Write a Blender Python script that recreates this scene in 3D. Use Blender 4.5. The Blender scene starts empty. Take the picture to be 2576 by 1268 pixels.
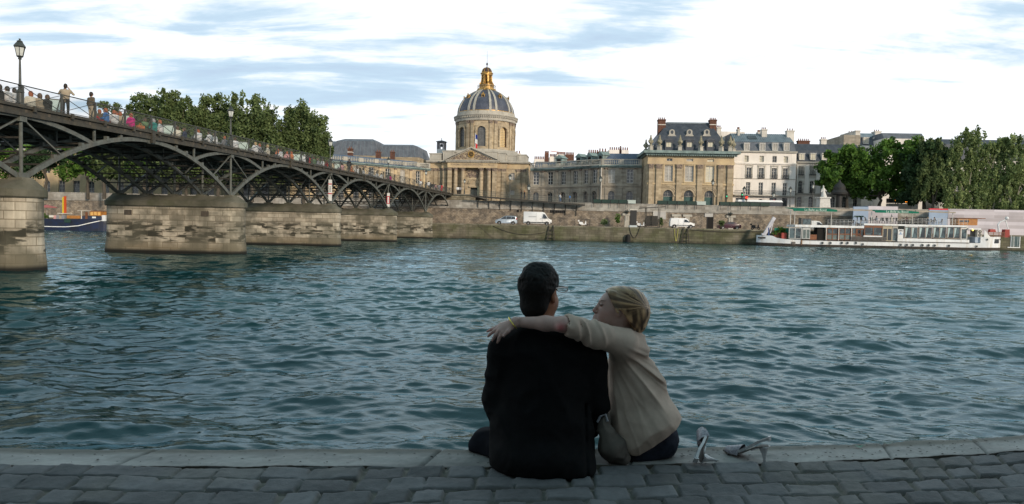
import bpy, bmesh, math, random, time
import numpy as np
from mathutils import Vector, Matrix, Euler
T0 = time.time()
R = math.radians
C = bpy.context.scene.collection
# -- camera geometry
F, CX, CY, HC = 1765.0, 1287.5, 634.0, 2.87
PITCH, ROLL = math.atan(71/1765), 0.021
_f = Vector((0, math.cos(PITCH), -math.sin(PITCH)))
_u0 = Vector((0, math.sin(PITCH), math.cos(PITCH)))
_r = Vector((1, 0, 0))*math.cos(ROLL) + _u0*math.sin(ROLL)
_u = Vector((-1, 0, 0))*math.sin(ROLL) + _u0*math.cos(ROLL)
CAM = Vector((0, 0, HC))
def ray(px, py): return _f + _r*((px-CX)/F) + _u*((CY-py)/F)
def P(px, py, Y): d = ray(px, py); return CAM + d*(Y/d.y)
def PZ(px, py, z): d = ray(px, py); return CAM + d*((z-HC)/d.z)
def PP(px, py, o, n):
 d = ray(px, py); return CAM + d*((Vector(o)-CAM).dot(Vector(n))/d.dot(Vector(n)))
def proj(v):
 w = Vector(v)-CAM; k = F/w.dot(_f)
 return (CX + w.dot(_r)*k, CY - w.dot(_u)*k)
# -- materials
MATS = {}
def srgb(h):
 if isinstance(h, str):
  h = h.lstrip('#'); c = [int(h[i:i+2], 16)/255 for i in (0, 2, 4)]
 else: c = h
 return tuple(((x/12.92) if x <= .04045 else ((x+.055)/1.055)**2.4) for x in c)+(1,)
def lin(r, g, b): return (r, g, b, 1)
def mk(name, c1, c2=None, scale=1.0, rough=.8, metal=0.0, bump=0.0, bscale=None, stretch=(1, 1, 1), brick=None,
       streak=None, spec=.3, detail=5, attr=None, emit=None, trans=0.0, contrast=(.35, .65), grime=None, alpha=None):
 """c1/c2 two base colours mixed by noise; brick=(w,h,mortar_colour,mortar_size); streak=(colour,amount); grime=(colour,z0,z1)"""
 if name in MATS: return MATS[name]
 m = bpy.data.materials.new(name); m.use_nodes = True; nt = m.node_tree; N = nt.nodes; L = nt.links
 b = N['Principled BSDF']; b.inputs['Roughness'].default_value = rough; b.inputs['Metallic'].default_value = metal
 b.inputs['Specular IOR Level'].default_value = spec
 if trans: b.inputs['Transmission Weight'].default_value = trans
 tc = N.new('ShaderNodeTexCoord'); mp = N.new('ShaderNodeMapping'); mp.inputs['Scale'].default_value = stretch
 L.new(tc.outputs['Object'], mp.inputs['Vector'])
 def noise(sc, det=detail, vec=None):
  n = N.new('ShaderNodeTexNoise'); n.inputs['Scale'].default_value = sc; n.inputs['Detail'].default_value = det
  n.inputs['Roughness'].default_value = .6
  L.new(vec or mp.outputs['Vector'], n.inputs['Vector']); return n.outputs['Fac']
 def ramp(fac, a, c):
  r = N.new('ShaderNodeMapRange'); r.inputs['From Min'].default_value = a; r.inputs['From Max'].default_value = c
  L.new(fac, r.inputs['Value']); return r.outputs['Result']
 def mix(fac, a, c, mode='MIX'):
  x = N.new('ShaderNodeMix'); x.data_type = 'RGBA'; x.blend_type = mode
  for s, val in ((x.inputs[0], fac), (x.inputs[6], a), (x.inputs[7], c)):
   if hasattr(val, 'is_output') or isinstance(val, bpy.types.NodeSocket): L.new(val, s)
   else: s.default_value = val
  return x.outputs[2]
 col = c1
 if c2 is not None: col = mix(ramp(noise(scale), *contrast), c1, c2)
 if attr:
  a = N.new('ShaderNodeAttribute'); a.attribute_name = attr
  col = mix(1.0, a.outputs['Color'], col if c2 is not None else c1, 'MULTIPLY')
 if brick:
  br = N.new('ShaderNodeTexBrick'); w, h, mc, ms = brick
  sp = N.new('ShaderNodeSeparateXYZ'); cb = N.new('ShaderNodeCombineXYZ'); ad = N.new('ShaderNodeMath'); ad.operation = 'ADD'
  L.new(tc.outputs['Object'], sp.inputs[0]); L.new(sp.outputs[0], ad.inputs[0]); L.new(sp.outputs[1], ad.inputs[1])
  L.new(ad.outputs[0], cb.inputs[0]); L.new(sp.outputs[2], cb.inputs[1]); L.new(cb.outputs[0], br.inputs['Vector'])
  br.inputs['Scale'].default_value = 1.0; br.inputs['Brick Width'].default_value = w; br.inputs['Row Height'].default_value = h
  br.inputs['Mortar Size'].default_value = ms; br.inputs['Color1'].default_value = (1, 1, 1, 1); br.inputs['Color2'].default_value = (.62, .6, .58, 1)
  br.inputs['Mortar'].default_value = mc; br.inputs['Mortar Smooth'].default_value = .3
  col = mix(1.0, col, br.outputs['Color'], 'MULTIPLY')
 if streak:
  mp2 = N.new('ShaderNodeMapping'); mp2.inputs['Scale'].default_value = (1, 1, .12); L.new(tc.outputs['Object'], mp2.inputs['Vector'])
  s = ramp(noise(streak[2] if len(streak) > 2 else 1.2, 6, mp2.outputs['Vector']), .5, .72)
  mm = N.new('ShaderNodeMath'); mm.operation = 'MULTIPLY'; L.new(s, mm.inputs[0]); mm.inputs[1].default_value = streak[1]
  col = mix(mm.outputs[0], col, streak[0])
 if grime:
  sp = N.new('ShaderNodeSeparateXYZ'); L.new(tc.outputs['Object'], sp.inputs[0])
  nz = N.new('ShaderNodeMath'); nz.operation = 'MULTIPLY_ADD'; L.new(noise(1.3), nz.inputs[0]); nz.inputs[1].default_value = abs(grime[2]-grime[1])*1.2; L.new(sp.outputs[2], nz.inputs[2])
  gr = ramp(nz.outputs[0], grime[2]+.3*abs(grime[2]-grime[1]), grime[1]+.3*abs(grime[2]-grime[1]))
  col = mix(gr, col, grime[0])
 if isinstance(col, tuple): b.inputs['Base Color'].default_value = col
 else: L.new(col, b.inputs['Base Color'])
 if bump:
  bp = N.new('ShaderNodeBump'); bp.inputs['Strength'].default_value = 1; bp.inputs['Distance'].default_value = bump
  L.new(noise(bscale or scale*4, 6), bp.inputs['Height']); L.new(bp.outputs[0], b.inputs['Normal'])
 if emit:
  b.inputs['Emission Color'].default_value = emit[0]; b.inputs['Emission Strength'].default_value = emit[1]
 if alpha is not None: b.inputs['Alpha'].default_value = alpha
 MATS[name] = m
 return m
# -- things
def empty(name, loc=(0, 0, 0), rz=0.0):
 o = bpy.data.objects.new(name, None); o.empty_display_size = .3; C.objects.link(o); o.location = loc; o.rotation_euler = (0, 0, rz); return o
def tag(o, label=None, cat=None, group=None, kind=None):
 if label: o['label'] = label
 if cat: o['category'] = cat
 if group: o['group'] = group
 if kind: o['kind'] = kind
 return o
def thing(name, label, cat, loc=(0, 0, 0), rz=0.0, group=None): return tag(empty(name, loc, rz), label, cat, group)
KID = {}
def kids(o): return list(KID.get(o.as_pointer(), []))
def wipe(o):
 for c in kids(o): wipe(c)
 KID.pop(o.as_pointer(), None); bpy.data.objects.remove(o)
def setparent(o, p):
 if p is not None:
  o.parent = p; KID.setdefault(p.as_pointer(), []).append(o)
def dup(root, loc=None, rz=None, parent=None, label=None, group=None, mats=None, scale=None):
 r = root.copy(); C.objects.link(r)
 if parent is not None: setparent(r, parent)
 if loc is not None: r.location = loc
 if rz is not None: r.rotation_euler = (0, 0, rz)
 if scale: r.scale = (scale,)*3
 if label: r['label'] = label
 if group: r['group'] = group
 if mats and r.type == 'MESH' and r.name.split('.')[0] in mats:
  r.material_slots[0].link = 'OBJECT'; r.material_slots[0].material = mats[r.name.split('.')[0]]
 for c in kids(root): dup(c, parent=r, mats=mats)
 return r
class MB:
 def __init__(s): s.v = []; s.f = []; s.col = None
 def add(s, vs, fs):
  o = len(s.v); s.v += [tuple(p) for p in vs]; s.f += [tuple(i+o for i in f) for f in fs]; return s
 def box(s, x0, x1, y0, y1, z0, z1):
  return s.add([(x0, y0, z0), (x1, y0, z0), (x1, y1, z0), (x0, y1, z0), (x0, y0, z1), (x1, y0, z1), (x1, y1, z1), (x0, y1, z1)],
                     [(0, 3, 2, 1), (4, 5, 6, 7), (0, 1, 5, 4), (1, 2, 6, 5), (2, 3, 7, 6), (3, 0, 4, 7)])
 def taper(s, x0, x1, y0, y1, z0, z1, dx, dy):
  return s.add([(x0, y0, z0), (x1, y0, z0), (x1, y1, z0), (x0, y1, z0), (x0+dx, y0+dy, z1), (x1-dx, y0+dy, z1), (x1-dx, y1-dy, z1), (x0+dx, y1-dy, z1)],
                     [(0, 3, 2, 1), (4, 5, 6, 7), (0, 1, 5, 4), (1, 2, 6, 5), (2, 3, 7, 6), (3, 0, 4, 7)])
 def bar(s, p, q, w, h=None):
  h = h or w; p = Vector(p); q = Vector(q); d = (q-p)
  if d.length < 1e-6: return s
  d.normalize(); a = Vector((0, 0, 1)) if abs(d.z) < .95 else Vector((0, 1, 0))
  x = d.cross(a).normalized()*w/2; z = x.cross(d).normalized()*h/2
  vs = [p-x-z, p+x-z, p+x+z, p-x+z, q-x-z, q+x-z, q+x+z, q-x+z]
  return s.add(vs, [(0, 3, 2, 1), (4, 5, 6, 7), (0, 1, 5, 4), (1, 2, 6, 5), (2, 3, 7, 6), (3, 0, 4, 7)])
 def tube(s, pts, r, n=6, cap=True):
  pts = [Vector(p) for p in pts]; rs = r if isinstance(r, (list, tuple)) else [r]*len(pts); rings = []; vs = []
  prev = None
  for i, p in enumerate(pts):
   d = (pts[min(i+1, len(pts)-1)]-pts[max(i-1, 0)]).normalized()
   if prev is None:
    a = Vector((0, 0, 1)) if abs(d.z) < .9 else Vector((1, 0, 0)); x = d.cross(a).normalized()
   else: x = (prev - d*prev.dot(d)).normalized()
   prev = x; y = d.cross(x)
   for k in range(n):
    t = 2*math.pi*k/n; vs.append(p+(x*math.cos(t)+y*math.sin(t))*rs[i])
  fs = []
  for i in range(len(pts)-1):
   for k in range(n):
    fs.append((i*n+k, i*n+(k+1) % n, (i+1)*n+(k+1) % n, (i+1)*n+k))
  if cap: fs += [tuple(range(n))[::-1], tuple((len(pts)-1)*n+k for k in range(n))]
  return s.add(vs, fs)
 def lathe(s, prof, n=16, c=(0, 0), a0=0.0, a1=2*math.pi, sx=1, sy=1):
  full = abs(a1-a0-2*math.pi) < 1e-6; m = n if full else n+1; vs = []; fs = []
  for r, z in prof:
   for k in range(m):
    t = a0+(a1-a0)*k/n; vs.append((c[0]+r*math.cos(t)*sx, c[1]+r*math.sin(t)*sy, z))
  for i in range(len(prof)-1):
   for k in range(n):
    k2 = (k+1) % m
    fs.append((i*m+k, i*m+k2, (i+1)*m+k2, (i+1)*m+k))
  return s.add(vs, fs)
 def prism(s, poly, y0, y1):      # poly in (x,z)
  n = len(poly); vs = [(x, y0, z) for x, z in poly]+[(x, y1, z) for x, z in poly]
  return s.add(vs, [tuple(range(n)), tuple(range(2*n-1, n-1, -1))]+[(i, i+n, (i+1) % n+n, (i+1) % n) for i in range(n)])
 def prismz(s, poly, z0, z1):
  n = len(poly); vs = [(x, y, z0) for x, y in poly]+[(x, y, z1) for x, y in poly]
  return s.add(vs, [tuple(range(n-1, -1, -1)), tuple(range(n, 2*n))]+[(i, (i+1) % n, (i+1) % n+n, i+n) for i in range(n)])
 def prismx(s, poly, x0, x1):     # poly in (y,z)
  n = len(poly); vs = [(x0, y, z) for y, z in poly]+[(x1, y, z) for y, z in poly]
  return s.add(vs, [tuple(range(n-1, -1, -1)), tuple(range(n, 2*n))]+[(i, (i+1) % n, (i+1) % n+n, i+n) for i in range(n)])
 def sph(s, c, r, n=10, m=6):
  r = r if isinstance(r, (tuple, list)) else (r, r, r); vs = []; fs = []
  for i in range(m+1):
   p = math.pi*i/m
   for k in range(n):
    t = 2*math.pi*k/n
    vs.append((c[0]+r[0]*math.sin(p)*math.cos(t), c[1]+r[1]*math.sin(p)*math.sin(t), c[2]+r[2]*math.cos(p)))
  for i in range(m):
   for k in range(n): fs.append((i*n+k, (i+1)*n+k, (i+1)*n+(k+1) % n, i*n+(k+1) % n))
  return s.add(vs, fs)
 def cyl(s, c, r, axis, l, n=14):
  c = Vector(c); a = {'x': Vector((1, 0, 0)), 'y': Vector((0, 1, 0)), 'z': Vector((0, 0, 1))}[axis]
  return s.tube([c-a*l/2, c+a*l/2], r, n)
 def warp(s, fn): s.v = [fn(*p) for p in s.v]; return s
 def build(s, name, mat, parent=None, loc=None, smooth=False, rz=None, label=None):
  me = bpy.data.meshes.new(name); me.from_pydata(s.v, [], s.f)
  bm = bmesh.new(); bm.from_mesh(me); bmesh.ops.remove_doubles(bm, verts=bm.verts, dist=1e-5); bmesh.ops.recalc_face_normals(bm, faces=bm.faces); bm.to_mesh(me); bm.free()
  if smooth:
   me.shade_smooth()
   try: me.set_sharp_from_angle(angle=R(35))
   except Exception: pass
  o = bpy.data.objects.new(name, me); C.objects.link(o)
  if mat: me.materials.append(mat)
  if loc is not None: o.location = loc
  if rz is not None: o.rotation_euler = (0, 0, rz)
  setparent(o, parent)
  if label: o['label'] = label
  return o
def npmesh(name, v, f, mat, parent=None, cols=None, smooth=True, loc=None):
 """numpy verts (n,3), quads (m,4) or tris"""
 me = bpy.data.meshes.new(name); v = np.asarray(v, dtype=np.float32); f = np.asarray(f, dtype=np.int32)
 k = f.shape[1]; me.vertices.add(len(v)); me.vertices.foreach_set('co', v.ravel())
 me.loops.add(f.size); me.loops.foreach_set('vertex_index', f.ravel())
 me.polygons.add(len(f)); me.polygons.foreach_set('loop_start', np.arange(0, f.size, k, dtype=np.int32)); me.polygons.foreach_set('loop_total', np.full(len(f), k, dtype=np.int32))
 me.update(calc_edges=True); me.validate()
 if cols is not None:
  a = me.color_attributes.new('Col', 'FLOAT_COLOR', 'POINT'); a.data.foreach_set('color', np.asarray(cols, dtype=np.float32).ravel())
 if smooth: me.shade_smooth()
 me.materials.append(mat); o = bpy.data.objects.new(name, me); C.objects.link(o)
 if loc is not None: o.location = loc
 setparent(o, parent)
 return o
# -- smooth noise in numpy
def _hash(i, j, k, seed):
 h = (i.astype(np.int64)*374761393 + j.astype(np.int64)*668265263 + k.astype(np.int64)*2147483647 + seed*1274126177) & 0xffffffff
 h = ((h ^ (h >> 13))*1274126177) & 0xffffffff
 return ((h ^ (h >> 16)) & 0xffff)/65535.0
def vnoise(x, y, z, seed=0):
 xi, yi, zi = np.floor(x), np.floor(y), np.floor(z); fx, fy, fz = x-xi, y-yi, z-zi
 fx, fy, fz = (t*t*(3-2*t) for t in (fx, fy, fz)); o = 0
 for a in (0, 1):
  for b in (0, 1):
   for c in (0, 1):
    o = o + _hash(xi+a, yi+b, zi+c, seed)*(fx if a else 1-fx)*(fy if b else 1-fy)*(fz if c else 1-fz)
 return o
def fbm(x, y, z, seed=0, oct=4):
 o = 0; a = .5; s = 0
 for i in range(oct): o = o+a*vnoise(x*2**i, y*2**i, z*2**i, seed+i); s += a; a *= .5
 return o/s
# -- surface nets on a signed distance field
def nets(fn, lo, hi, h):
 lo = np.array(lo, float); hi = np.array(hi, float); n = np.ceil((hi-lo)/h).astype(int)+1
 X, Y, Z = np.meshgrid(*[lo[i]+h*np.arange(n[i]) for i in range(3)], indexing='ij')
 D = fn(X, Y, Z).astype(np.float32); S = D < 0
 cnt = np.zeros(tuple(n-1), np.int8)
 for a in (0, 1):
  for b in (0, 1):
   for c in (0, 1): cnt += S[a:n[0]-1+a, b:n[1]-1+b, c:n[2]-1+c]
 act = (cnt > 0) & (cnt < 8); idx = -np.ones(act.shape, np.int64); I = np.argwhere(act); idx[act] = np.arange(len(I))
 acc = np.zeros((len(I), 3)); w = np.zeros(len(I))
 cor = [(a, b, c) for a in (0, 1) for b in (0, 1) for c in (0, 1)]
 for p in cor:
  for ax in range(3):
   if p[ax]: continue
   q = list(p); q[ax] = 1
   d0 = D[I[:, 0]+p[0], I[:, 1]+p[1], I[:, 2]+p[2]]; d1 = D[I[:, 0]+q[0], I[:, 1]+q[1], I[:, 2]+q[2]]
   m = (d0 < 0) != (d1 < 0); t = np.where(m, d0/np.where(m, d0-d1, 1), 0)
   pt = np.array(p, float)[None]+0*acc; pt[:, ax] += t
   acc[m] += pt[m]; w[m] += 1
 V = lo+(I+acc/w[:, None])*h; Fs = []
 for ax in range(3):
  sl = [slice(1, -1)]*3; sl[ax] = slice(0, -1); s2 = list(sl); s2[ax] = slice(1, None)
  b1, b2 = [(1, 2), (2, 0), (0, 1)][ax]
  e = S[tuple(sl)] != S[tuple(s2)]; st = S[tuple(sl)][e]; E = np.argwhere(e); off = np.ones(3, int); off[ax] = 0; E = E+off
  def g(d1, d2):
   q = E.copy(); q[:, b1] -= d1; q[:, b2] -= d2; return idx[q[:, 0], q[:, 1], q[:, 2]]
  quad = np.stack([g(1, 1), g(0, 1), g(0, 0), g(1, 0)], 1)
  quad[~st] = quad[~st][:, ::-1]; Fs.append(quad)
 Fq = np.concatenate(Fs); Fq = Fq[(Fq >= 0).all(1)]
 return V, Fq
def cone(X, Y, Z, a, b, ra, rb, sq=None):
 """capsule with two radii; sq=(sx,sy,sz) squashes space"""
 a = np.array(a, float); b = np.array(b, float); s = np.array(sq if sq else (1, 1, 1), float)
 d = (b-a)*s; L2 = (d**2).sum() + 1e-12
 px, py, pz = (X-a[0])*s[0], (Y-a[1])*s[1], (Z-a[2])*s[2]
 t = np.clip((px*d[0]+py*d[1]+pz*d[2])/L2, 0, 1)
 return np.sqrt((px-d[0]*t)**2+(py-d[1]*t)**2+(pz-d[2]*t)**2)-(ra+(rb-ra)*t)
def ell(X, Y, Z, c, r, rot=None):
 x, y, z = X-c[0], Y-c[1], Z-c[2]
 if rot is not None:
  M = np.array(rot.transposed()); x, y, z = (M[i][0]*x+M[i][1]*y+M[i][2]*z for i in range(3))
 k0 = np.sqrt((x/r[0])**2+(y/r[1])**2+(z/r[2])**2); k1 = np.sqrt((x/r[0]**2)**2+(y/r[1]**2)**2+(z/r[2]**2)**2)+1e-9
 return k0*(k0-1)/k1
def sm(a, b, k):
 h = np.clip(.5+.5*(b-a)/k, 0, 1); return b*(1-h)+a*h-k*h*(1-h)
def smx(a, b, k): return -sm(-a, -b, k)
# == world, sun, camera
sc = bpy.context.scene
w = bpy.data.worlds.new('World'); sc.world = w; w.use_nodes = True
nt = w.node_tree; N = nt.nodes; L = nt.links; bg = N['Background']
SUN_EL, SUN_AZ = R(18), R(142)      # azimuth measured from +Y towards +X
sky = N.new('ShaderNodeTexSky'); sky.sky_type = 'NISHITA'; sky.sun_disc = False; sky.sun_elevation = SUN_EL; sky.sun_rotation = SUN_AZ
sky.dust_density = 2; sky.ozone_density = 2
def wmix(fac, a, b, mode='MIX'):
 x = N.new('ShaderNodeMix'); x.data_type = 'RGBA'; x.blend_type = mode
 for s, val in ((x.inputs[0], fac), (x.inputs[6], a), (x.inputs[7], b)):
  if isinstance(val, bpy.types.NodeSocket): L.new(val, s)
  else: s.default_value = val
 return x.outputs[2]
def wmath(op, a, b=0.0, c=None, clamp=False):
 x = N.new('ShaderNodeMath'); x.operation = op; x.use_clamp = clamp
 for s, val in zip(x.inputs, (a, b, c)):
  if val is None: continue
  if isinstance(val, bpy.types.NodeSocket): L.new(val, s)
  else: s.default_value = val
 return x.outputs[0]
tc = N.new('ShaderNodeTexCoord'); sp = N.new('ShaderNodeSeparateXYZ'); L.new(tc.outputs['Generated'], sp.inputs[0])
zz = wmath('MAXIMUM', sp.outputs[2], 0.0)
den = wmath('ADD', zz, 0.12)
cb = N.new('ShaderNodeCombineXYZ'); L.new(wmath('DIVIDE', sp.outputs[0], den), cb.inputs[0]); L.new(wmath('DIVIDE', sp.outputs[1], den), cb.inputs[1])
def wnoise(sc_, det, loc, scale, rough=.55, dist=0.0):
 mp = N.new('ShaderNodeMapping'); mp.inputs['Location'].default_value = loc; mp.inputs['Scale'].default_value = scale
 L.new(cb.outputs[0], mp.inputs['Vector']); n = N.new('ShaderNodeTexNoise'); n.inputs['Scale'].default_value = sc_; n.inputs['Detail'].default_value = det
 n.inputs['Roughness'].default_value = rough; n.inputs['Distortion'].default_value = dist
 L.new(mp.outputs[0], n.inputs['Vector']); return n.outputs['Fac']
def wramp(v, a, b):
 r = N.new('ShaderNodeMapRange'); r.interpolation_type = 'SMOOTHSTEP'; r.inputs['From Min'].default_value = a; r.inputs['From Max'].default_value = b
 L.new(v, r.inputs['Value']); return r.outputs['Result']
big = wnoise(.62, 7, (3.1, 1.7, 0), (.8, 1.1, 1), .6, .3)
fine = wnoise(2.2, 6, (7.7, 2.2, 0), (.55, 1.6, 1), .6, .4)
patch = wramp(wmath('MULTIPLY_ADD', fine, .62, wmath('MULTIPLY', big, .75)), .63, .96)
elev = wramp(sp.outputs[2], .03, .26)
patch = wmath('MULTIPLY', patch, wmath('MULTIPLY_ADD', elev, .75, .25))
skyblue = wmix(.8, wmix(1.0, sky.outputs[0], (.11, .11, .11, 1), 'MULTIPLY'), (.50, .66, .92, 1))
edge = wmix(wramp(patch, 0, .45), (1.0, 1.01, 1.02, 1), (.56, .74, .84, 1))
cl = wmix(wmath('MULTIPLY', patch, .9), edge, (.38, .47, .62, 1))
veil = wramp(big, .35, .6)
upper = wmix(veil, (.10, .24, .29, 1), (.38, .53, .59, 1))
hi = wramp(sp.outputs[2], .30, .62)
col = wmix(hi, wmix(.12, cl, skyblue), upper)
below = wramp(sp.outputs[2], -.02, 0.0)
col = wmix(below, (.06, .08, .08, 1), col)
L.new(col, bg.inputs['Color']); bg.inputs['Strength'].default_value = 1.22
sd = bpy.data.lights.new('sun', 'SUN'); sd.energy = 3.3; sd.angle = R(7); sd.color = (1, .84, .66)
so = bpy.data.objects.new('sun', sd); C.objects.link(so)
sv = Vector((math.sin(SUN_AZ)*math.cos(SUN_EL), math.cos(SUN_AZ)*math.cos(SUN_EL), math.sin(SUN_EL)))
so.rotation_euler = (-sv).to_track_quat('-Z', 'Y').to_euler(); so.location = (60, -40, 60)
cd = bpy.data.cameras.new('camera'); cam = bpy.data.objects.new('camera', cd); C.objects.link(cam)
cd.sensor_width = 36; cd.lens = F/2575*36; cd.clip_end = 6000; cd.clip_start = .05
M = Matrix((( _r.x, _u.x, -_f.x, 0), (_r.y, _u.y, -_f.y, 0), (_r.z, _u.z, -_f.z, HC), (0, 0, 0, 1)))
cam.matrix_world = M; sc.camera = cam
sc.view_settings.view_transform = 'Standard'; sc.view_settings.look = 'None'; sc.view_settings.exposure = 0; sc.view_settings.gamma = 1
sc.render.engine = 'CYCLES'; sc.cycles.max_bounces = 5; sc.cycles.transparent_max_bounces = 12; sc.cycles.use_denoising = True
# == layout numbers
ZQ = 1.75                 # near quay
ZP = 2.70                 # far lower quay
ZS = 6.40                 # far street
def bankY(x): return 127.0-.035*x
BW = 15.0                  # lower quay width
th = R(6.05); BB = Vector((math.sin(th), math.cos(th), 0)); TT = Vector((math.cos(th), -math.sin(th), 0))
# -- river water
def make_water():
 rows = np.concatenate([np.geomspace(3.0, 7, 30, endpoint=False), np.geomspace(7, 42, 560, endpoint=False), np.geomspace(42, 133, 230)])
 nc = 560; u = np.linspace(-1, 1, nc); u = u*.62+.38*u**3
 Y = rows[:, None]+0*u[None]; X = (rows[:, None]*1.25+5)*u[None]
 dy = np.gradient(rows)[:, None]+0*u[None]; dx = np.gradient(X, axis=1); sp_ = np.maximum(dy*.8, dx*.9)
 rng = np.random.RandomState(4); Z = np.zeros_like(X); DX = np.zeros_like(X); DY = np.zeros_like(X)
 gust = np.clip(.15+1.6*fbm(X*.05, Y*.035, X*0, 11, 3), .3, 1.7)*np.clip(.55+(Y-6)/30, .55, 1)
 for i in range(90):
  lam = .22*(9/.22)**(rng.rand()**.95); k = 2*math.pi/lam
  a = rng.normal(0, .55)+math.pi*.45
  amp = .0062*lam**.95*(1 if lam < 1.4 else (1.4/lam)**.8)*rng.uniform(.5, 1.3)*(.92+.5*max(0, 1-lam/.7))
  ph = rng.rand()*6.28; att = np.clip((lam/sp_-2.2)/3.0, 0, 1)
  arg = k*(X*math.cos(a)+Y*math.sin(a))+ph+2.2*vnoise(X*.35/lam**.5+i, Y*.35/lam**.5, X*0, 50+i)
  g = gust if lam < 1.2 else 1
  Z += amp*att*g*np.sin(arg); s = amp*att*g*np.cos(arg)*.8; DX += s*math.cos(a); DY += s*math.sin(a)
 V = np.stack([X+DX, Y+DY, Z], -1).reshape(-1, 3); nr = len(rows)
 i, j = np.meshgrid(np.arange(nr-1), np.arange(nc-1), indexing='ij'); a = (i*nc+j).ravel()
 Fq = np.stack([a, a+1, a+nc+1, a+nc], 1)
 m = bpy.data.materials.new('river_water'); m.use_nodes = True; nt = m.node_tree; N = nt.nodes; L = nt.links; b = N['Principled BSDF']
 b.inputs['Base Color'].default_value = (.008, .050, .055, 1); b.inputs['Roughness'].default_value = .05; b.inputs['IOR'].default_value = 1.33
 tc = N.new('ShaderNodeTexCoord'); mp = N.new('ShaderNodeMapping'); mp.inputs['Scale'].default_value = (1, 1.5, 1); L.new(tc.outputs['Object'], mp.inputs[0])
 n1 = N.new('ShaderNodeTexNoise'); n1.inputs['Scale'].default_value = 3.8; n1.inputs['Detail'].default_value = 4; n1.inputs['Distortion'].default_value = .5; L.new(mp.outputs[0], n1.inputs['Vector'])
 n2 = N.new('ShaderNodeTexNoise'); n2.inputs['Scale'].default_value = .85; n2.inputs['Detail'].default_value = 3; L.new(mp.outputs[0], n2.inputs['Vector'])
 sp = N.new('ShaderNodeSeparateXYZ'); L.new(tc.outputs['Object'], sp.inputs[0])
 far = N.new('ShaderNodeMapRange'); far.inputs['From Min'].default_value = 15; far.inputs['From Max'].default_value = 60; L.new(sp.outputs[1], far.inputs[0])
 b1 = N.new('ShaderNodeBump'); b1.inputs['Distance'].default_value = .012; L.new(n1.outputs[0], b1.inputs['Height'])
 b2 = N.new('ShaderNodeBump'); b2.inputs['Distance'].default_value = .20; L.new(far.outputs[0], b2.inputs['Strength']); L.new(n2.outputs[0], b2.inputs['Height']); L.new(b1.outputs[0], b2.inputs['Normal'])
 df = N.new('ShaderNodeBsdfDiffuse'); df.inputs['Color'].default_value = (.006, .036, .038, 1); gl = N.new('ShaderNodeBsdfGlossy'); gl.inputs['Color'].default_value = (.74, .91, .97, 1); gl.inputs['Roughness'].default_value = .045
 fr = N.new('ShaderNodeFresnel'); fr.inputs['IOR'].default_value = 1.33; ms = N.new('ShaderNodeMixShader')
 for q in (df, gl, fr): L.new(b2.outputs[0], q.inputs['Normal'])
 L.new(fr.outputs[0], ms.inputs[0]); L.new(df.outputs[0], ms.inputs[1]); L.new(gl.outputs[0], ms.inputs[2]); L.new(ms.outputs[0], N['Material Output'].inputs['Surface'])
 o = npmesh('river_water', V, Fq, m); tag(o, kind='structure')
make_water()
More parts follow.
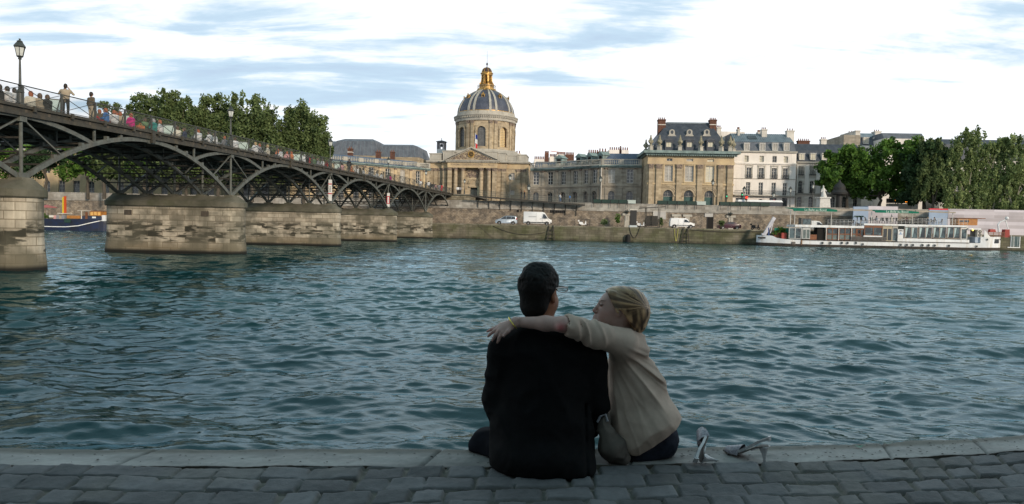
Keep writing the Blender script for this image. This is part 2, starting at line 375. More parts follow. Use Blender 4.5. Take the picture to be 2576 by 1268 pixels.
# -- near quay: kerb + cobbles, as one height field each
KE = [(-9, 3.0), (-3.5, 3.28), (-1.9, 3.36), (-.37, 3.46), (1, 3.56), (2.14, 3.74), (2.85, 3.91), (4.2, 4.30), (9, 6.2)]
KX = np.array([p[0] for p in KE]); KYv = np.array([p[1] for p in KE])
def kedge(x):
 return sum(np.interp(x+d, KX, KYv) for d in (-.6, -.3, 0, .3, .6))/5
KW = .28
def make_quay():
 h = .0085
 xs = np.arange(-4.6, 4.8, h); bs = np.concatenate([[-.01], np.arange(0, 1.25, h)])
 A, B = np.meshgrid(xs, bs, indexing='ij')
 rot = np.clip((A-.7)/2.6, 0, 1)*.62           # rows swing round towards the right
 wob = .035*(fbm(A*1.3, B*1.3, A*0, 3, 3)-.5)
 U = A+B*np.tan(rot)*1.0+wob*1.6; W = B+wob-.012+.02*np.sin(A*1.9)
 rh = .138; rr = np.floor(W/rh); jit = _hash(rr, rr*0+7, rr*0, 5)
 bw = .186; Us = U/bw+jit*1.0+.5*(rr % 2); cc = np.floor(Us)
 j0 = (_hash(cc, rr, rr*0, 9)-.5)*.55; j1 = (_hash(cc+1, rr, rr*0, 9)-.5)*.42
 fu = (Us-cc-j0)/(1+j1-j0); left = fu < 0; right_ = fu > 1
 cid = cc-left.astype(float)+right_.astype(float); j0 = (_hash(cid, rr, rr*0, 9)-.5)*.55; j1 = (_hash(cid+1, rr, rr*0, 9)-.5)*.42
 fu = (Us-cid-j0)/(1+j1-j0); fv = W/rh-rr
 wv = (_hash(cid, rr, rr*0, 21)-.5)*.10
 du = np.minimum(fu, 1-fu)*bw*(1+j1-j0); dv = np.minimum(fv-.02-np.abs(wv), 1-fv-.02)*rh
 n2 = fbm(A*9, B*9, A*0, 31, 4)-.5
 rad = .018; e = np.where((du < rad) & (dv < rad), rad-np.sqrt(np.maximum(rad-du, 0)**2+np.maximum(rad-dv, 0)**2), np.minimum(du, dv))
 e = e+n2*.026
 prof = np.clip((e-.003)/.008, 0, 1); prof = prof*prof*(3-2*prof)
 hgt = _hash(cid, rr, rr*0, 33); tx = (_hash(cid, rr, rr*0, 35)-.5); ty = (_hash(cid, rr, rr*0, 37)-.35)
 flat = _hash(cid, rr, rr*0, 41) > .9
 Z = prof*(.0125+.008*hgt+tx*.016*(fu-.5)-.010*(fv-.6)+ty*.020*(fv-.5)+.0025*np.sqrt(np.clip(4*fu*(1-fu), 0, 1)*np.clip(4*fv*(1-fv), 0, 1)))
 Z = Z+.009*(fbm(A*13, B*17, A*0, 61, 5)-.5)*prof+.003*(fbm(A*60, B*60, A*0, 71, 2)-.5)+.014*(fbm(A*1.6, B*1.6, A*0, 81, 2)-.5)
 Z = Z-np.clip(.014-B, 0, .014)*.9
 tone = .75+.5*_hash(cid, rr, rr*0, 44); fine = fbm(A*40, B*40, A*0, 51, 3); blot = fbm(A*7, B*7, A*0, 53, 4)
 st = np.stack([.124*tone, .122*tone, .126*tone], -1)*(.7+.5*blot[..., None])*(.8+.4*fine[..., None])
 mo = np.stack([.135+0*A, .125+0*A, .105+0*A], -1)*(.62+.7*fine[..., None])*(.8+.4*blot[..., None])
 pc = prof[..., None]; crev_shade = np.exp(-((e-.004)/.005)**2)*(fv > .5)*(dv < du)*np.clip(hgt*1.6, .2, 1); col = st*pc+mo*(1-pc); col = col*(1-.8*crev_shade[..., None])  # shadow lines painted into the stone colour along near-side joint edges
 sand = np.clip((fbm(A*2.1, B*2.1, A*0, 91, 3)-.56)*9, 0, 1)[..., None]*(.55+.45*(1-pc)); col = col*(1-sand*.6)+mo*sand*.6
 ky = kedge(A)-KW-B
 V = np.stack([A, ky, ZQ-.012+Z], -1).reshape(-1, 3); n0, n1 = A.shape
 i, j = np.meshgrid(np.arange(n0-1), np.arange(n1-1), indexing='ij'); q = (i*n1+j).ravel(); Fq = np.stack([q, q+n1, q+n1+1, q+1], 1)[:, ::-1]
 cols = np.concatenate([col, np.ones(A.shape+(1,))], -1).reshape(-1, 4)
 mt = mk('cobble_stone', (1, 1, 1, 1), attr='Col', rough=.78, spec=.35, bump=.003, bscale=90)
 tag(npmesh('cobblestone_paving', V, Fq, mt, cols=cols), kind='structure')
 xs = np.arange(-5.2, 5.6, .010); s = np.concatenate([np.linspace(0, KW-.05, 26), KW-.05+.05*np.sin(np.linspace(.1, 1.5, 8))+.0, [KW+.012, KW+.016, KW+.016]])
 zp = np.concatenate([np.zeros(26), -.05*(1-np.cos(np.linspace(.1, 1.5, 8))), [-.10, -.4, -1.9]])
 A, S = np.meshgrid(xs, s, indexing='ij'); ZP_ = zp[None]+0*A
 jx = np.array([-4.9, -3.75, -1.72, -.36, .62, 1.95, 2.5, 3.9]); jd = np.min(np.abs((A-(S-.14)*.35)[..., None]-jx), -1)
 groove = np.exp(-(jd/.008)**2)
 n3 = fbm(A*5, S*9, A*0, 13, 5)-.5; chip = np.clip(fbm(A*3.2, S*3.2, A*0, 19, 3)-.62, 0, 1)*np.clip((.33-np.abs(A-.0))*6, 0, 1)
 topm = (S < KW-.02)
 hollow = np.exp(-((A+.30)/.26)**4)*np.clip(1-S/.2, 0, 1)
 dz = -groove*.012+n3*.014+.004*(fbm(A*50, S*50, A*0, 23, 2)-.5)-hollow*.012*(fbm(A*8, S*8, A*0, 29, 2)+.3)
 ky = kedge(A)-KW+S+(n3*.012)*(S > KW-.06)
 V = np.stack([A, ky, ZQ+ZP_+dz*np.where(S > KW, .3, 1)], -1).reshape(-1, 3); n0, n1 = A.shape
 i, j = np.meshgrid(np.arange(n0-1), np.arange(n1-1), indexing='ij'); q = (i*n1+j).ravel(); Fq = np.stack([q, q+n1, q+n1+1, q+1], 1)
 t = fbm(A*4, S*10, A*0, 17, 4); f2 = fbm(A*70, S*70, A*0, 27, 2)
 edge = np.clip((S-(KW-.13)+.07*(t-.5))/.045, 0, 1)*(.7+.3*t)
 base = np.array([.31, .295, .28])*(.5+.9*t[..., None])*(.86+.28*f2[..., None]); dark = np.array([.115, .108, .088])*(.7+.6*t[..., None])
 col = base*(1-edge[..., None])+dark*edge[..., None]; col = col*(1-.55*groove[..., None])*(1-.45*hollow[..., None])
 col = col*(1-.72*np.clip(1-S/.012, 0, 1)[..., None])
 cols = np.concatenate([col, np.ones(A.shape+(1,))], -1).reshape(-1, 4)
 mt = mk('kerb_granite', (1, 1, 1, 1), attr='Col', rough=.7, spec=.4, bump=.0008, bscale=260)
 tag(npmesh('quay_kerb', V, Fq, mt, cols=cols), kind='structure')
 mb = MB(); mb.add([(-60, -9, ZQ-.02), (60, -9, ZQ-.02), (60, -1, ZQ-.02), (-60, -1, ZQ-.02)], [(0, 1, 2, 3)])
 xs = list(np.linspace(-60, 60, 121)); o = len(mb.v)
 vs = [(x, -1, ZQ-.02) for x in xs]+[(x, float(kedge(np.array(x)))-KW-.9 if abs(x) < 9 else (2.0 if x < 0 else 5.0), ZQ-.02) for x in xs]
 n = len(xs); mb.add(vs, [(i, i+1, i+1+n, i+n) for i in range(n-1)])
 tag(mb.build('quay_ground', mk('quay_ground', lin(.09, .1, .105), lin(.14, .13, .12), 2, bump=.01, bscale=9)), kind='structure')
 tag(MB().box(-70, 70, -10.2, -9, ZQ-.5, 11.5).build('embankment_shade_wall', mk('embankment_stone', lin(.2, .18, .15), lin(.12, .11, .1), .6, brick=(.9, .4, (.5, .5, .5, 1), .02), bump=.02)),  # high wall out of view behind the camera, added to shade the foreground
  'long unseen stone embankment wall added behind the near quay to shade it', 'wall')
make_quay()
rng = random.Random(5); mb = MB()
def _kerbpt(x, s): return Vector((x, float(kedge(np.array(x)))-KW+s, ZQ+.006))
for i in range(330):
 x = rng.choice([rng.uniform(-2.6, .9), rng.uniform(.7, 3.2), rng.uniform(.7, 3.2)]); s = rng.uniform(.01, .2); p = _kerbpt(x, s)
 l = rng.uniform(.003, .010); a = rng.uniform(-.5, .5); d = Vector((math.cos(a), math.sin(a), 0))*l; n_ = Vector((-d.y, d.x, 0))*rng.uniform(.25, .5); zt = Vector((0, 0, rng.uniform(.001, .003)))
 mb.add([p-d, p+n_+zt, p+d, p-n_+zt], [(0, 1, 2, 3)])
tag(mb.build('bark_litter', mk('dark_litter', lin(.025, .022, .02), rough=.9)), 'tiny dark crumbs of bark and leaf scattered along the pale kerb', 'litter', kind='stuff')
def leaf(px, py, l, a, col, label):
 p = PZ(px, py, ZQ+.012); me = MB(); n = 10; vs = []
 for k in range(n):
  t = 2*math.pi*k/n; vs.append((l*math.cos(t), l*.42*math.sin(t)*(1-.3*math.cos(t)), .006*math.cos(2*t)))
 vs.append((0, 0, .001)); me.add(vs, [(k, (k+1) % n, n) for k in range(n)]); me.tube([(l*.9, 0, 0), (l*1.5, .004, 0)], .0012, 4)
 o = me.build('fallen_leaf', col, None, p, rz=a); tag(o, label, 'leaf')
leaf(2160, 1122, 0.024, .15, mk('leaf_green', lin(.20, .34, .27), lin(.3, .4, .32), 60), 'pale green fallen leaf flat on the kerb, nearer of the two to the sandals')
leaf(2232, 1113, .026, -.3, mk('leaf_pale', lin(.3, .36, .32), lin(.4, .4, .36), 60), 'pale grey curled leaf on the kerb by the slanting joint')
# -- far bank: lower quay, walls, street
def bank_poly(off, x0, x1): return [(x0, bankY(x0)+off), (x1, bankY(x1)+off)]
green_wall = mk('quay_wall_stone', lin(.19, .17, .13), lin(.11, .115, .06), .35, rough=.9, brick=(1.1, .42, (.42, .42, .38, 1), .02), streak=(lin(.05, .05, .035), .75, .8), grime=(lin(.012, .012, .010), .0, .75), bump=.03, bscale=3)
rubble = mk('embankment_rubble', lin(.38, .32, .25), lin(.17, .15, .13), 1.1, rough=.95, brick=(.55, .26, (.55, .52, .48, 1), .035), streak=(lin(.09, .08, .07), .6, .5), bump=.05, bscale=4, contrast=(.38, .62))
smooth_stone = mk('parapet_stone', lin(.44, .42, .38), lin(.30, .28, .25), .7, rough=.9, brick=(1.4, .5, (.72, .72, .70, 1), .015), streak=(lin(.14, .14, .13), .6), bump=.01)
pave = mk('quay_pavement', lin(.20, .19, .17), lin(.13, .12, .11), 1.2, rough=.9, bump=.01)
asph = mk('street_asphalt', lin(.06, .06, .06), lin(.045, .045, .045), 2, rough=.9, bump=.006)
XL, XR = -170.0, 190.0
def strip(name, o0, o1, z, mat):
 mb = MB(); mb.add([(XL, bankY(XL)+o0, z), (XR, bankY(XR)+o0, z), (XR, bankY(XR)+o1, z), (XL, bankY(XL)+o1, z)], [(0, 1, 2, 3)]); return tag(mb.build(name, mat), kind='structure')
def bwall(name, x0, x1, o0, o1, z0, z1, mat, label=None, cat='wall', parent=None):
 mb = MB(); n = max(1, int((x1-x0)/6));
 for i in range(n):
  a = x0+(x1-x0)*i/n; b = x0+(x1-x0)*(i+1)/n
  mb.add([(a, bankY(a)+o0, z0), (b, bankY(b)+o0, z0), (b, bankY(b)+o1, z0), (a, bankY(a)+o1, z0), (a, bankY(a)+o0, z1), (b, bankY(b)+o0, z1), (b, bankY(b)+o1, z1), (a, bankY(a)+o1, z1)],
               [(4, 5, 6, 7), (0, 1, 5, 4), (2, 3, 7, 6)]+([(3, 0, 4, 7)] if i == 0 else [])+([(1, 2, 6, 5)] if i == n-1 else []))
 o = mb.build(name, mat, parent)
 if label: tag(o, label, cat)
 return o
strip('lower_quay', 0.35, BW, ZP, pave)
strip('embankment_street', BW+.3, 26, ZS, asph)
t = MB(); t.add([(-900, 152, ZS-.03), (900, 152, ZS-.03), (2500, 3000, ZS-.03), (-2500, 3000, ZS-.03)], [(0, 1, 2, 3)]); t.add([(-900, bankY(XL)-1, ZS-.05), (XL, bankY(XL)+BW, ZS-.05), (XL, 152, ZS-.05), (-900, 152, ZS-.05)], [(0, 1, 2, 3)]); t.add([(XR, bankY(XR)+BW, ZS-.05), (900, 118, ZS-.05), (900, 152, ZS-.05), (XR, 152, ZS-.05)], [(0, 1, 2, 3)])
tag(t.build('ground', asph), kind='structure')
qw = thing('quay_wall', 'low mossy river wall with a black tide line under the parked vans', 'wall', (0, 0, 0))
bwall('wall_face', XL, XR, 0, .5, -.6, ZP-.22, green_wall, parent=qw)
bwall('coping', XL, XR, -.06, .55, ZP-.22, ZP+.02, mk('coping_stone', lin(.26, .24, .19), lin(.15, .15, .10), .8, brick=(1.6, 2, (.5, .5, .5, 1), .02), bump=.01), parent=qw)
ew = thing('embankment_wall', 'tall rubble stone embankment wall with pale parapet behind the parked vans', 'wall', (0, 0, 0))
bwall('wall_face', XL, XR, BW, BW+.9, ZP-.1, 5.80, rubble, parent=ew)
bwall('string_course', XL, XR, BW-.12, BW+1.0, 5.80, 6.12, smooth_stone, parent=ew)
bwall('parapet', XL, XR, BW+.10, BW+.55, 6.12, 7.26, smooth_stone, parent=ew)
bwall('coping', XL, XR, BW+.02, BW+.63, 7.26, 7.43, smooth_stone, parent=ew)
# == footbridge
iron = mk('bridge_iron', lin(.12, .13, .115), lin(.07, .075, .068), 3, rough=.55, spec=.4, streak=(lin(.10, .07, .045), .5, 2))
iron_dark = mk('bridge_iron_dark', lin(.05, .045, .038), lin(.03, .03, .028), 3, rough=.7)
wood = mk('deck_boards', lin(.12, .10, .075), lin(.07, .06, .05), 4, rough=.85)
def pier_mat():
 m = mk('pier_masonry', lin(.56, .50, .40), lin(.33, .30, .24), .9, rough=.9, brick=(1.25, .43, (.42, .40, .36, 1), .03), bump=.025, bscale=5, streak=(lin(.09, .082, .06), .85, .7))
 nt = m.node_tree; N = nt.nodes; L = nt.links; b = N['Principled BSDF']; src = b.inputs['Base Color'].links[0].from_socket
 tc = N.new('ShaderNodeTexCoord'); sp = N.new('ShaderNodeSeparateXYZ'); L.new(tc.outputs['Object'], sp.inputs[0])
 def mr(v, a, b_, c=0, d=1):
  r = N.new('ShaderNodeMapRange'); r.interpolation_type = 'SMOOTHSTEP'
  for k, x in zip(('From Min', 'From Max', 'To Min', 'To Max'), (a, b_, c, d)): r.inputs[k].default_value = x
  L.new(v, r.inputs['Value']); return r.outputs[0]
 def mul(a, b_):
  x = N.new('ShaderNodeMath'); x.operation = 'MULTIPLY'; L.new(a, x.inputs[0]); L.new(b_, x.inputs[1]); return x.outputs[0]
 mp = N.new('ShaderNodeMapping'); mp.inputs['Scale'].default_value = (.75, .75, 2.9); L.new(tc.outputs['Object'], mp.inputs[0])
 nz = N.new('ShaderNodeTexNoise'); nz.inputs['Scale'].default_value = 1.0; nz.inputs['Detail'].default_value = 5; L.new(mp.outputs[0], nz.inputs[0])
 def mixc(f, c, prev):
  x = N.new('ShaderNodeMix'); x.data_type = 'RGBA'; L.new(f, x.inputs[0]); L.new(prev, x.inputs[6]); x.inputs[7].default_value = c; return x.outputs[2]
 bk = N.new('ShaderNodeTexBrick'); src_b = [n for n in N if n.type == 'TEX_BRICK' and n != bk][0]; L.new(src_b.inputs['Vector'].links[0].from_socket, bk.inputs['Vector'])
 for q, v_ in (('Scale', 1), ('Brick Width', 1.25), ('Row Height', .43), ('Mortar Size', .012), ('Mortar Smooth', .5)): bk.inputs[q].default_value = v_
 bk.inputs['Color1'].default_value = (0, 0, 0, 1); bk.inputs['Color2'].default_value = (1, 1, 1, 1); bk.inputs['Mortar'].default_value = (.15, .15, .15, 1)
 ma = N.new('ShaderNodeMath'); ma.operation = 'MULTIPLY_ADD'; L.new(bk.outputs['Color'], ma.inputs[0]); ma.inputs[1].default_value = .20; L.new(nz.outputs[0], ma.inputs[2])
 band = mul(mr(sp.outputs[2], .6, 1.1), mr(sp.outputs[2], 2.9, 2.1)); er = mul(mr(ma.outputs[0], .58, .68), band)
 col = mixc(er, lin(.035, .033, .024), src)
 low = mr(sp.outputs[2], 1.25, .5); x = N.new('ShaderNodeMath'); x.operation = 'MULTIPLY'; L.new(low, x.inputs[0]); x.inputs[1].default_value = .7
 col = mixc(x.outputs[0], lin(.14, .11, .065), col)
 nz2 = N.new('ShaderNodeTexNoise'); nz2.inputs['Scale'].default_value = .45; nz2.inputs['Detail'].default_value = 6; L.new(tc.outputs['Object'], nz2.inputs[0])
 x2 = N.new('ShaderNodeMath'); x2.operation = 'MULTIPLY'; L.new(mr(nz2.outputs[0], .46, .60), x2.inputs[0]); x2.inputs[1].default_value = .6
 col = mixc(x2.outputs[0], lin(.10, .095, .07), col)
 col = mixc(mr(sp.outputs[2], .42, .12), lin(.010, .010, .008), col)
 L.new(col, b.inputs['Base Color']); return m
PM = pier_mat()
cap_stone = mk('pier_cap_stone', lin(.15, .14, .11), lin(.07, .07, .05), .8, rough=.95, bump=.02, bscale=4, streak=(lin(.07, .075, .04), .7, .8))
ST = [9.5, 32.3, 53.0, 74.6, 97.2, 120.4, 143.6]
ZD = [8.10, 8.23, 8.41, 8.55, 8.67, 8.72, 8.90]
def zdeck(s): return float(np.interp(s, [-30]+ST, [7.7]+ZD))
RT = [-28.1-2.35*k for k in range(5)]
ZSPR = 4.65
bridge = thing('footbridge', 'long iron arched footbridge with timber deck crossing the river on stone piers', 'bridge', (0, 0, 0), -th)
def bl(t, s, z): return Vector((t, s, z))
def bw(t, s, z): return TT*t+BB*s+Vector((0, 0, z))
for k, s in enumerate(ST[:-1]):
 hw = 1.12
 def outline(w, t0, t1, nose):
  pts = []
  for i in range(13):
   a = -math.pi/2+math.pi*i/12; pts.append((t0-nose+nose*math.cos(a), s+w*math.sin(a)))
  for i in range(13):
   a = math.pi/2+math.pi*i/12; pts.append((t1+nose+nose*math.cos(a), s+w*math.sin(a)))
  return pts
 def loft(mb, rings):
  n = len(rings[0][0]); vs = []; fs = []
  for o, z in rings: vs += [(x, y, z) for x, y in o]
  for i in range(len(rings)-1):
   for j in range(n): fs.append((i*n+j, i*n+(j+1) % n, (i+1)*n+(j+1) % n, (i+1)*n+j))
  fs.append(tuple(range((len(rings)-1)*n, len(rings)*n))); mb.add(vs, fs)
 tg = {1: (118, None), 2: (618, 265), 3: (857, None), 4: (998, None), 5: (1088, None)}.get(k); t0, t1 = -26.75, -38.6
 if tg:
  t0 = min(np.arange(-28.6, -26.2, .02), key=lambda q: abs(max(proj(bw(x, y, 1.2))[0] for x, y in outline(hw, q, t1, 1.0))-tg[0]-(-6 if k == 1 else -1)))
 t1 = -38.35
 mb = MB(); R_ = [(outline(hw+.30, t0+.14, t1-.1, 1.02), -1.5), (outline(hw+.12, t0+.08, t1-.1, 1.0), .3), (outline(hw+.06, t0+.03, t1, 1.0), 1.0), (outline(hw, t0, t1, 1.0), 1.6), (outline(hw-.03, t0, t1, 1.0), 3.68)]
 loft(mb, R_); pr = mb.build('stone_pier', PM, bridge)
 mb = MB(); loft(mb, [(outline(hw+.08, t0+.08, t1-.08, 1.0), 3.66), (outline(hw+.13, t0+.13, t1-.13, 1.0), 3.72), (outline(hw+.13, t0+.13, t1-.13, 1.0), 4.06), (outline(hw+.06, t0+.06, t1-.06, 1.0), 4.12), (outline(.34, RT[0]+.62, RT[-1]-.6, .3), 4.56)])
 mb.build('pier_cap', cap_stone, pr)
 for t in RT: MB().taper(t-.42, t+.42, s-.45, s+.45, 4.35, 4.66, .08, .08).build('bearing', cap_stone, pr)
 if k < 3:
  mb = MB()
  for ta in (-29.6, -33.2): mb.lathe([(.10, 0), (.17, .02), (.17, .06), (.10, .08), (.10, 0)], 14).v[-70:];
  for xa in (-29.9, -36.3): MB().box(xa, xa+.6, s-hw-.03, s-hw+.1, 2.95, 3.35).build('mooring_recess', mk('recess_dark', lin(.10, .08, .06), lin(.05, .045, .04), 6), pr)
def parab(s0, s1, zs, zc, n=22):
 return [(s0+(s1-s0)*i/n, zc-(zc-zs)*(2*i/n-1)**2) for i in range(n+1)]
def archz(s, s0, s1, zc): u = (s-s0)/(s1-s0); return zc-(zc-ZSPR)*(2*u-1)**2
for k in range(6):
 s0, s1 = ST[k]+.12, ST[k+1]-.12; zc = zdeck((s0+s1)/2)-.62; L_ = s1-s0
 for r, t in enumerate(RT):
  mb = MB(); pts = parab(s0, s1, ZSPR, zc)
  h = .25 if r == 0 else .22
  for a, b in zip(pts, pts[1:]): mb.bar((t, a[0], a[1]), (t, b[0], b[1]), .17, h)
  for u in (.10, .2, .30, .36, .64, .70, .8, .90):
   s_ = s0+L_*u; z = archz(s_, s0, s1, zc); mb.box(t-.10, t+.10, s_-.10, s_+.10, z-.02, z+.27)
  mb.box(t-.12, t+.12, (s0+s1)/2-.25, (s0+s1)/2+.25, zc-.18, zc+.35)
  for u in (.25, .75):
   s_ = s0+L_*u; mb.bar((t, s_, archz(s_, s0, s1, zc)), (t, s_, zdeck(s_)-.5), .11)
  for u in (.36, .44, .56, .64, .12):
   s_ = s0+L_*u; z = archz(s_, s0, s1, zc)
   if u == .12: continue
   mb.bar((t, s_, z), (t, s_, zdeck(s_)-.5), .07)
  mb.build('arch', iron, bridge)
 for u in (.07, .135, .20, .25, .31, .38, .46, .54, .62, .69, .75, .80, .865, .93):
  s_ = s0+L_*u; z = archz(s_, s0, s1, zc); MB().bar((RT[0], s_, z), (RT[-1], s_, z), .09).build('tie_bar', iron_dark, bridge)
for k in range(1, 6):
 s = ST[k]; q0 = ST[k]-.25*(ST[k]-ST[k-1]); q1 = ST[k]+.25*(ST[k+1]-ST[k]); zt = zdeck(s)-.52
 for r, t in enumerate(RT):
  mb = MB()
  zq = ZSPR+(zdeck(s)-.62-ZSPR)*.75
  for j in range(14):
   def pt(u):
    ss = q0+(q1-q0)*u; return (t, ss, zt+.02-(zt-zq)*(2*u-1)**2)
   mb.bar(pt(j/14), pt((j+1)/14), .15, .22)
  sa = mb.build('spandrel_arch', iron, bridge)
  mb = MB(); mb.tube([(t, s, ZSPR), (t, s, zt+.1)], .085, 8); mb.box(t-.16, t+.16, s-.22, s+.22, zt-.28, zt+.1); mb.box(t-.14, t+.14, s-.3, s+.3, ZSPR-.05, ZSPR+.25)
  mb.build('post', iron, bridge)
  for sg in (-1, 1):
   e = ST[k+sg]; ss = s+(e-s)*.128; A = ST[k]+.12*sg; B_ = e-.12*sg; z = archz(ss, A, B_, zdeck((A+B_)/2)-.62)
   MB().bar((t, s+.1*sg, zt-.12), (t, ss, z+.08), .075).build('strut', iron, bridge)
  if r < 4:
   mb = MB(); t2 = RT[r+1]
   for z in (5.25, 5.95, 6.65, 7.3): mb.bar((t, s, z), (t2, s, z), .09)
   mb.bar((t, s, 4.8), (t2, s, 5.95), .05); mb.bar((t2, s, 4.8), (t, s, 5.95), .05)
   for sg in (-1, 1):
    for q, zz in ((.128, 5.4), (.25, 6.8)):
     pass
   mb.build('cross_brace', iron_dark, bridge)
mb = MB()
for t in (RT[1], RT[2], RT[3]):
 for k in range(6):
  pass
mb = MB(); seg = np.arange(-20, 145.01, 1.5)
for a, b in zip(seg, seg[1:]):
 for (x0, x1, zt_, zb_) in ((-38.0, -27.85, 0, -.10),):
  za, zb = zdeck(a), zdeck(b)
  mb.add([(x0, a, za+zb_), (x1, a, za+zb_), (x1, b, zb+zb_), (x0, b, zb+zb_), (x0, a, za), (x1, a, za), (x1, b, zb), (x0, b, zb)], [(0, 3, 2, 1), (4, 5, 6, 7), (1, 2, 6, 5), (3, 0, 4, 7)])
DK = mb
for a in seg: mb.box(-37.9, -27.95, a-.08, a+.08, zdeck(a)-.34, zdeck(a)-.10)
for t in RT[1:]:
 mb.bar((t, -20, zdeck(-20)-.42), (t, 145, zdeck(145)-.42), .14, .2)
mb.build('deck', wood, bridge)
for t, nm in ((-27.93, 'edge_beam'), (-37.95, 'edge_beam')):
 mb = MB()
 for a, b in zip(ST, ST[1:]):
  n = 4
  for i in range(n):
   p, q = a+(b-a)*i/n, a+(b-a)*(i+1)/n
   mb.bar((t+.06, p, zdeck(p)-.06), (t+.06, q, zdeck(q)-.06), .07, .15)
   mb.bar((t-.05, p, zdeck(p)-.24), (t-.05, q, zdeck(q)-.24), .05, .22)
   mb.bar((t-.02, p, zdeck(p)-.44), (t-.02, q, zdeck(q)-.44), .16, .18)
 for a in np.arange(ST[0], ST[-1], 2.6): mb.box(t+.05, t+.14, a-.09, a+.09, zdeck(a)-.24, zdeck(a)+.03)
 for k in range(6): m_ = (ST[k]+ST[k+1])/2; mb.box(t-.1, t+.14, m_-.16, m_+.16, zdeck(m_)-.75, zdeck(m_)+.05)
 mb.build(nm, mk('edge_iron', lin(.06, .055, .042), lin(.035, .032, .027), 4, rough=.6, streak=(lin(.12, .09, .05), .4, 2)), bridge)
netm = mk('rail_mesh', lin(.10, .11, .10), rough=.7, alpha=.24)
rail_iron = mk('rail_iron', lin(.07, .075, .068), lin(.05, .05, .048), 3, rough=.5)
for t in (-27.98, -37.85):
 for k in range(6):
  a, b = ST[k], ST[k+1]; n = 8; mb = MB(); H = .98
  mb.bar((t, a, zdeck(a)+H), (t, b, zdeck(b)+H), .07, .05)
  net = MB()
  for i in range(n):
   p, q = a+(b-a)*i/n, a+(b-a)*(i+1)/n; zp_, zq_ = zdeck(p), zdeck(q)
   mb.box(t-.04, t+.04, p-.05, p+.05, zp_-.2, zp_+H); mb.bar((t-.03, p, zp_+.9), (t-.3, p, zp_+.02), .04)
   mb.bar((t, p, zp_+H-.04), (t, q, zq_+.06), .028); mb.bar((t+.02, p, zp_+.06), (t+.02, q, zq_+H-.04), .028)
   mb.bar((t, p, zp_+.08), (t, q, zq_+.08), .03)
   net.add([(t-.03, p+.05, zp_+.06), (t-.03, q-.05, zq_+.06), (t-.03, q-.05, zq_+H-.05), (t-.03, p+.05, zp_+H-.05)], [(0, 1, 2, 3)])
  r_ = mb.build('railing', rail_iron, bridge); net.build('wire_mesh', netm, r_)
mb = MB(); mb.box(-38.6, -24.4, 143.9, 152, ZP-.1, 8.45); mb.build('abutment', mk('abutment_stone', lin(.34, .30, .22), lin(.20, .18, .14), .8, brick=(1.3, .45, (.45, .42, .36, 1), .05), bump=.03, streak=(lin(.08, .08, .05), .7, .7)), bridge)
mb = MB(); mb.box(-38.8, -24.2, 143.7, 152, 8.47, 8.62); mb.build('abutment_coping', cap_stone, bridge)
mb = MB(); mb.box(-38.8, -24.5, 145.2, 175, 8.64, 8.86); mb.build('landing', mk('landing_stone', lin(.2, .18, .15), lin(.14, .13, .11), 1), bridge)
mb = MB(); mb.box(-26.6, -26.2, 143.84, 143.9, 5.9, 7.6); mb.build('scale_board', mk('recess_dark', lin(.1, .08, .06)), bridge)
# -- lamps on the bridge
lamp_iron = mk('lamp_iron', lin(.05, .055, .05), lin(.035, .04, .036), 5, rough=.45, spec=.5)
lamp_glass = mk('lamp_glass', lin(.62, .64, .60), lin(.5, .52, .5), 5, rough=.15, spec=.6)
def make_lamp(h=3.3, tall=False):
 root = empty('street_lamp')
 mb = MB(); hp = h-.95
 mb.lathe([(.19, 0), (.19, .12), (.15, .16), (.15, .62), (.19, .66), (.17, .72), (.09, .82), (.075, .95), (.10, 1.0), (.065, 1.06), (.055, hp*.6+.4), (.045, hp-.08), (.09, hp-.05), (.07, hp), (.06, hp+.02), (0, hp+.02)], 12)
 mb.build('pole', lamp_iron, root, smooth=True)
 mb = MB(); mb.lathe([(.05, hp), (.16, hp+.06), (.15, hp+.1), (0, hp+.1)], 6)
 for k in range(6):
  a = 2*math.pi*k/6; mb.bar((.145*math.cos(a), .145*math.sin(a), hp+.08), (.235*math.cos(a), .235*math.sin(a), hp+.52), .022)
 mb.lathe([(.24, hp+.50), (.29, hp+.54), (.28, hp+.58), (.16, hp+.74), (.13, hp+.76), (.15, hp+.80), (.10, hp+.84), (.03, hp+.88), (.06, hp+.93), (.02, hp+.95), (0, hp+.95)], 6)
 ln = mb.build('lantern', lamp_iron, root)
 MB().lathe([(0, hp+.1), (.135, hp+.1), (.225, hp+.5), (0, hp+.5)], 6).build('glass', lamp_glass, ln)
 return root
lamp0 = make_lamp()
first = True
lamp_lab = ['tall dark lamp post nearest the camera, rising above the near end of the footbridge', 'lamp post on the footbridge in front of the tall poplars', 'lamp post on the footbridge directly left of the palace roof, above the striped white sign',
   'lamp post on the footbridge above the second white and red sign', 'lamp post on the footbridge close to its far end']
for k in range(1, 6):
 p = bw(-28.12, ST[k], zdeck(ST[k])-.02)
 o = lamp0 if k == 1 else dup(lamp0)
 o.location = p; o['label'] = lamp_lab[k-1]; o['category'] = 'street lamp'; o['group'] = 'lamp posts along the near railing of the footbridge'
o = dup(lamp0, loc=bw(-25.9, 146.5, 8.86), label='lamp post standing at the far landing of the footbridge before the portico columns', group='lamp posts along the near railing of the footbridge')
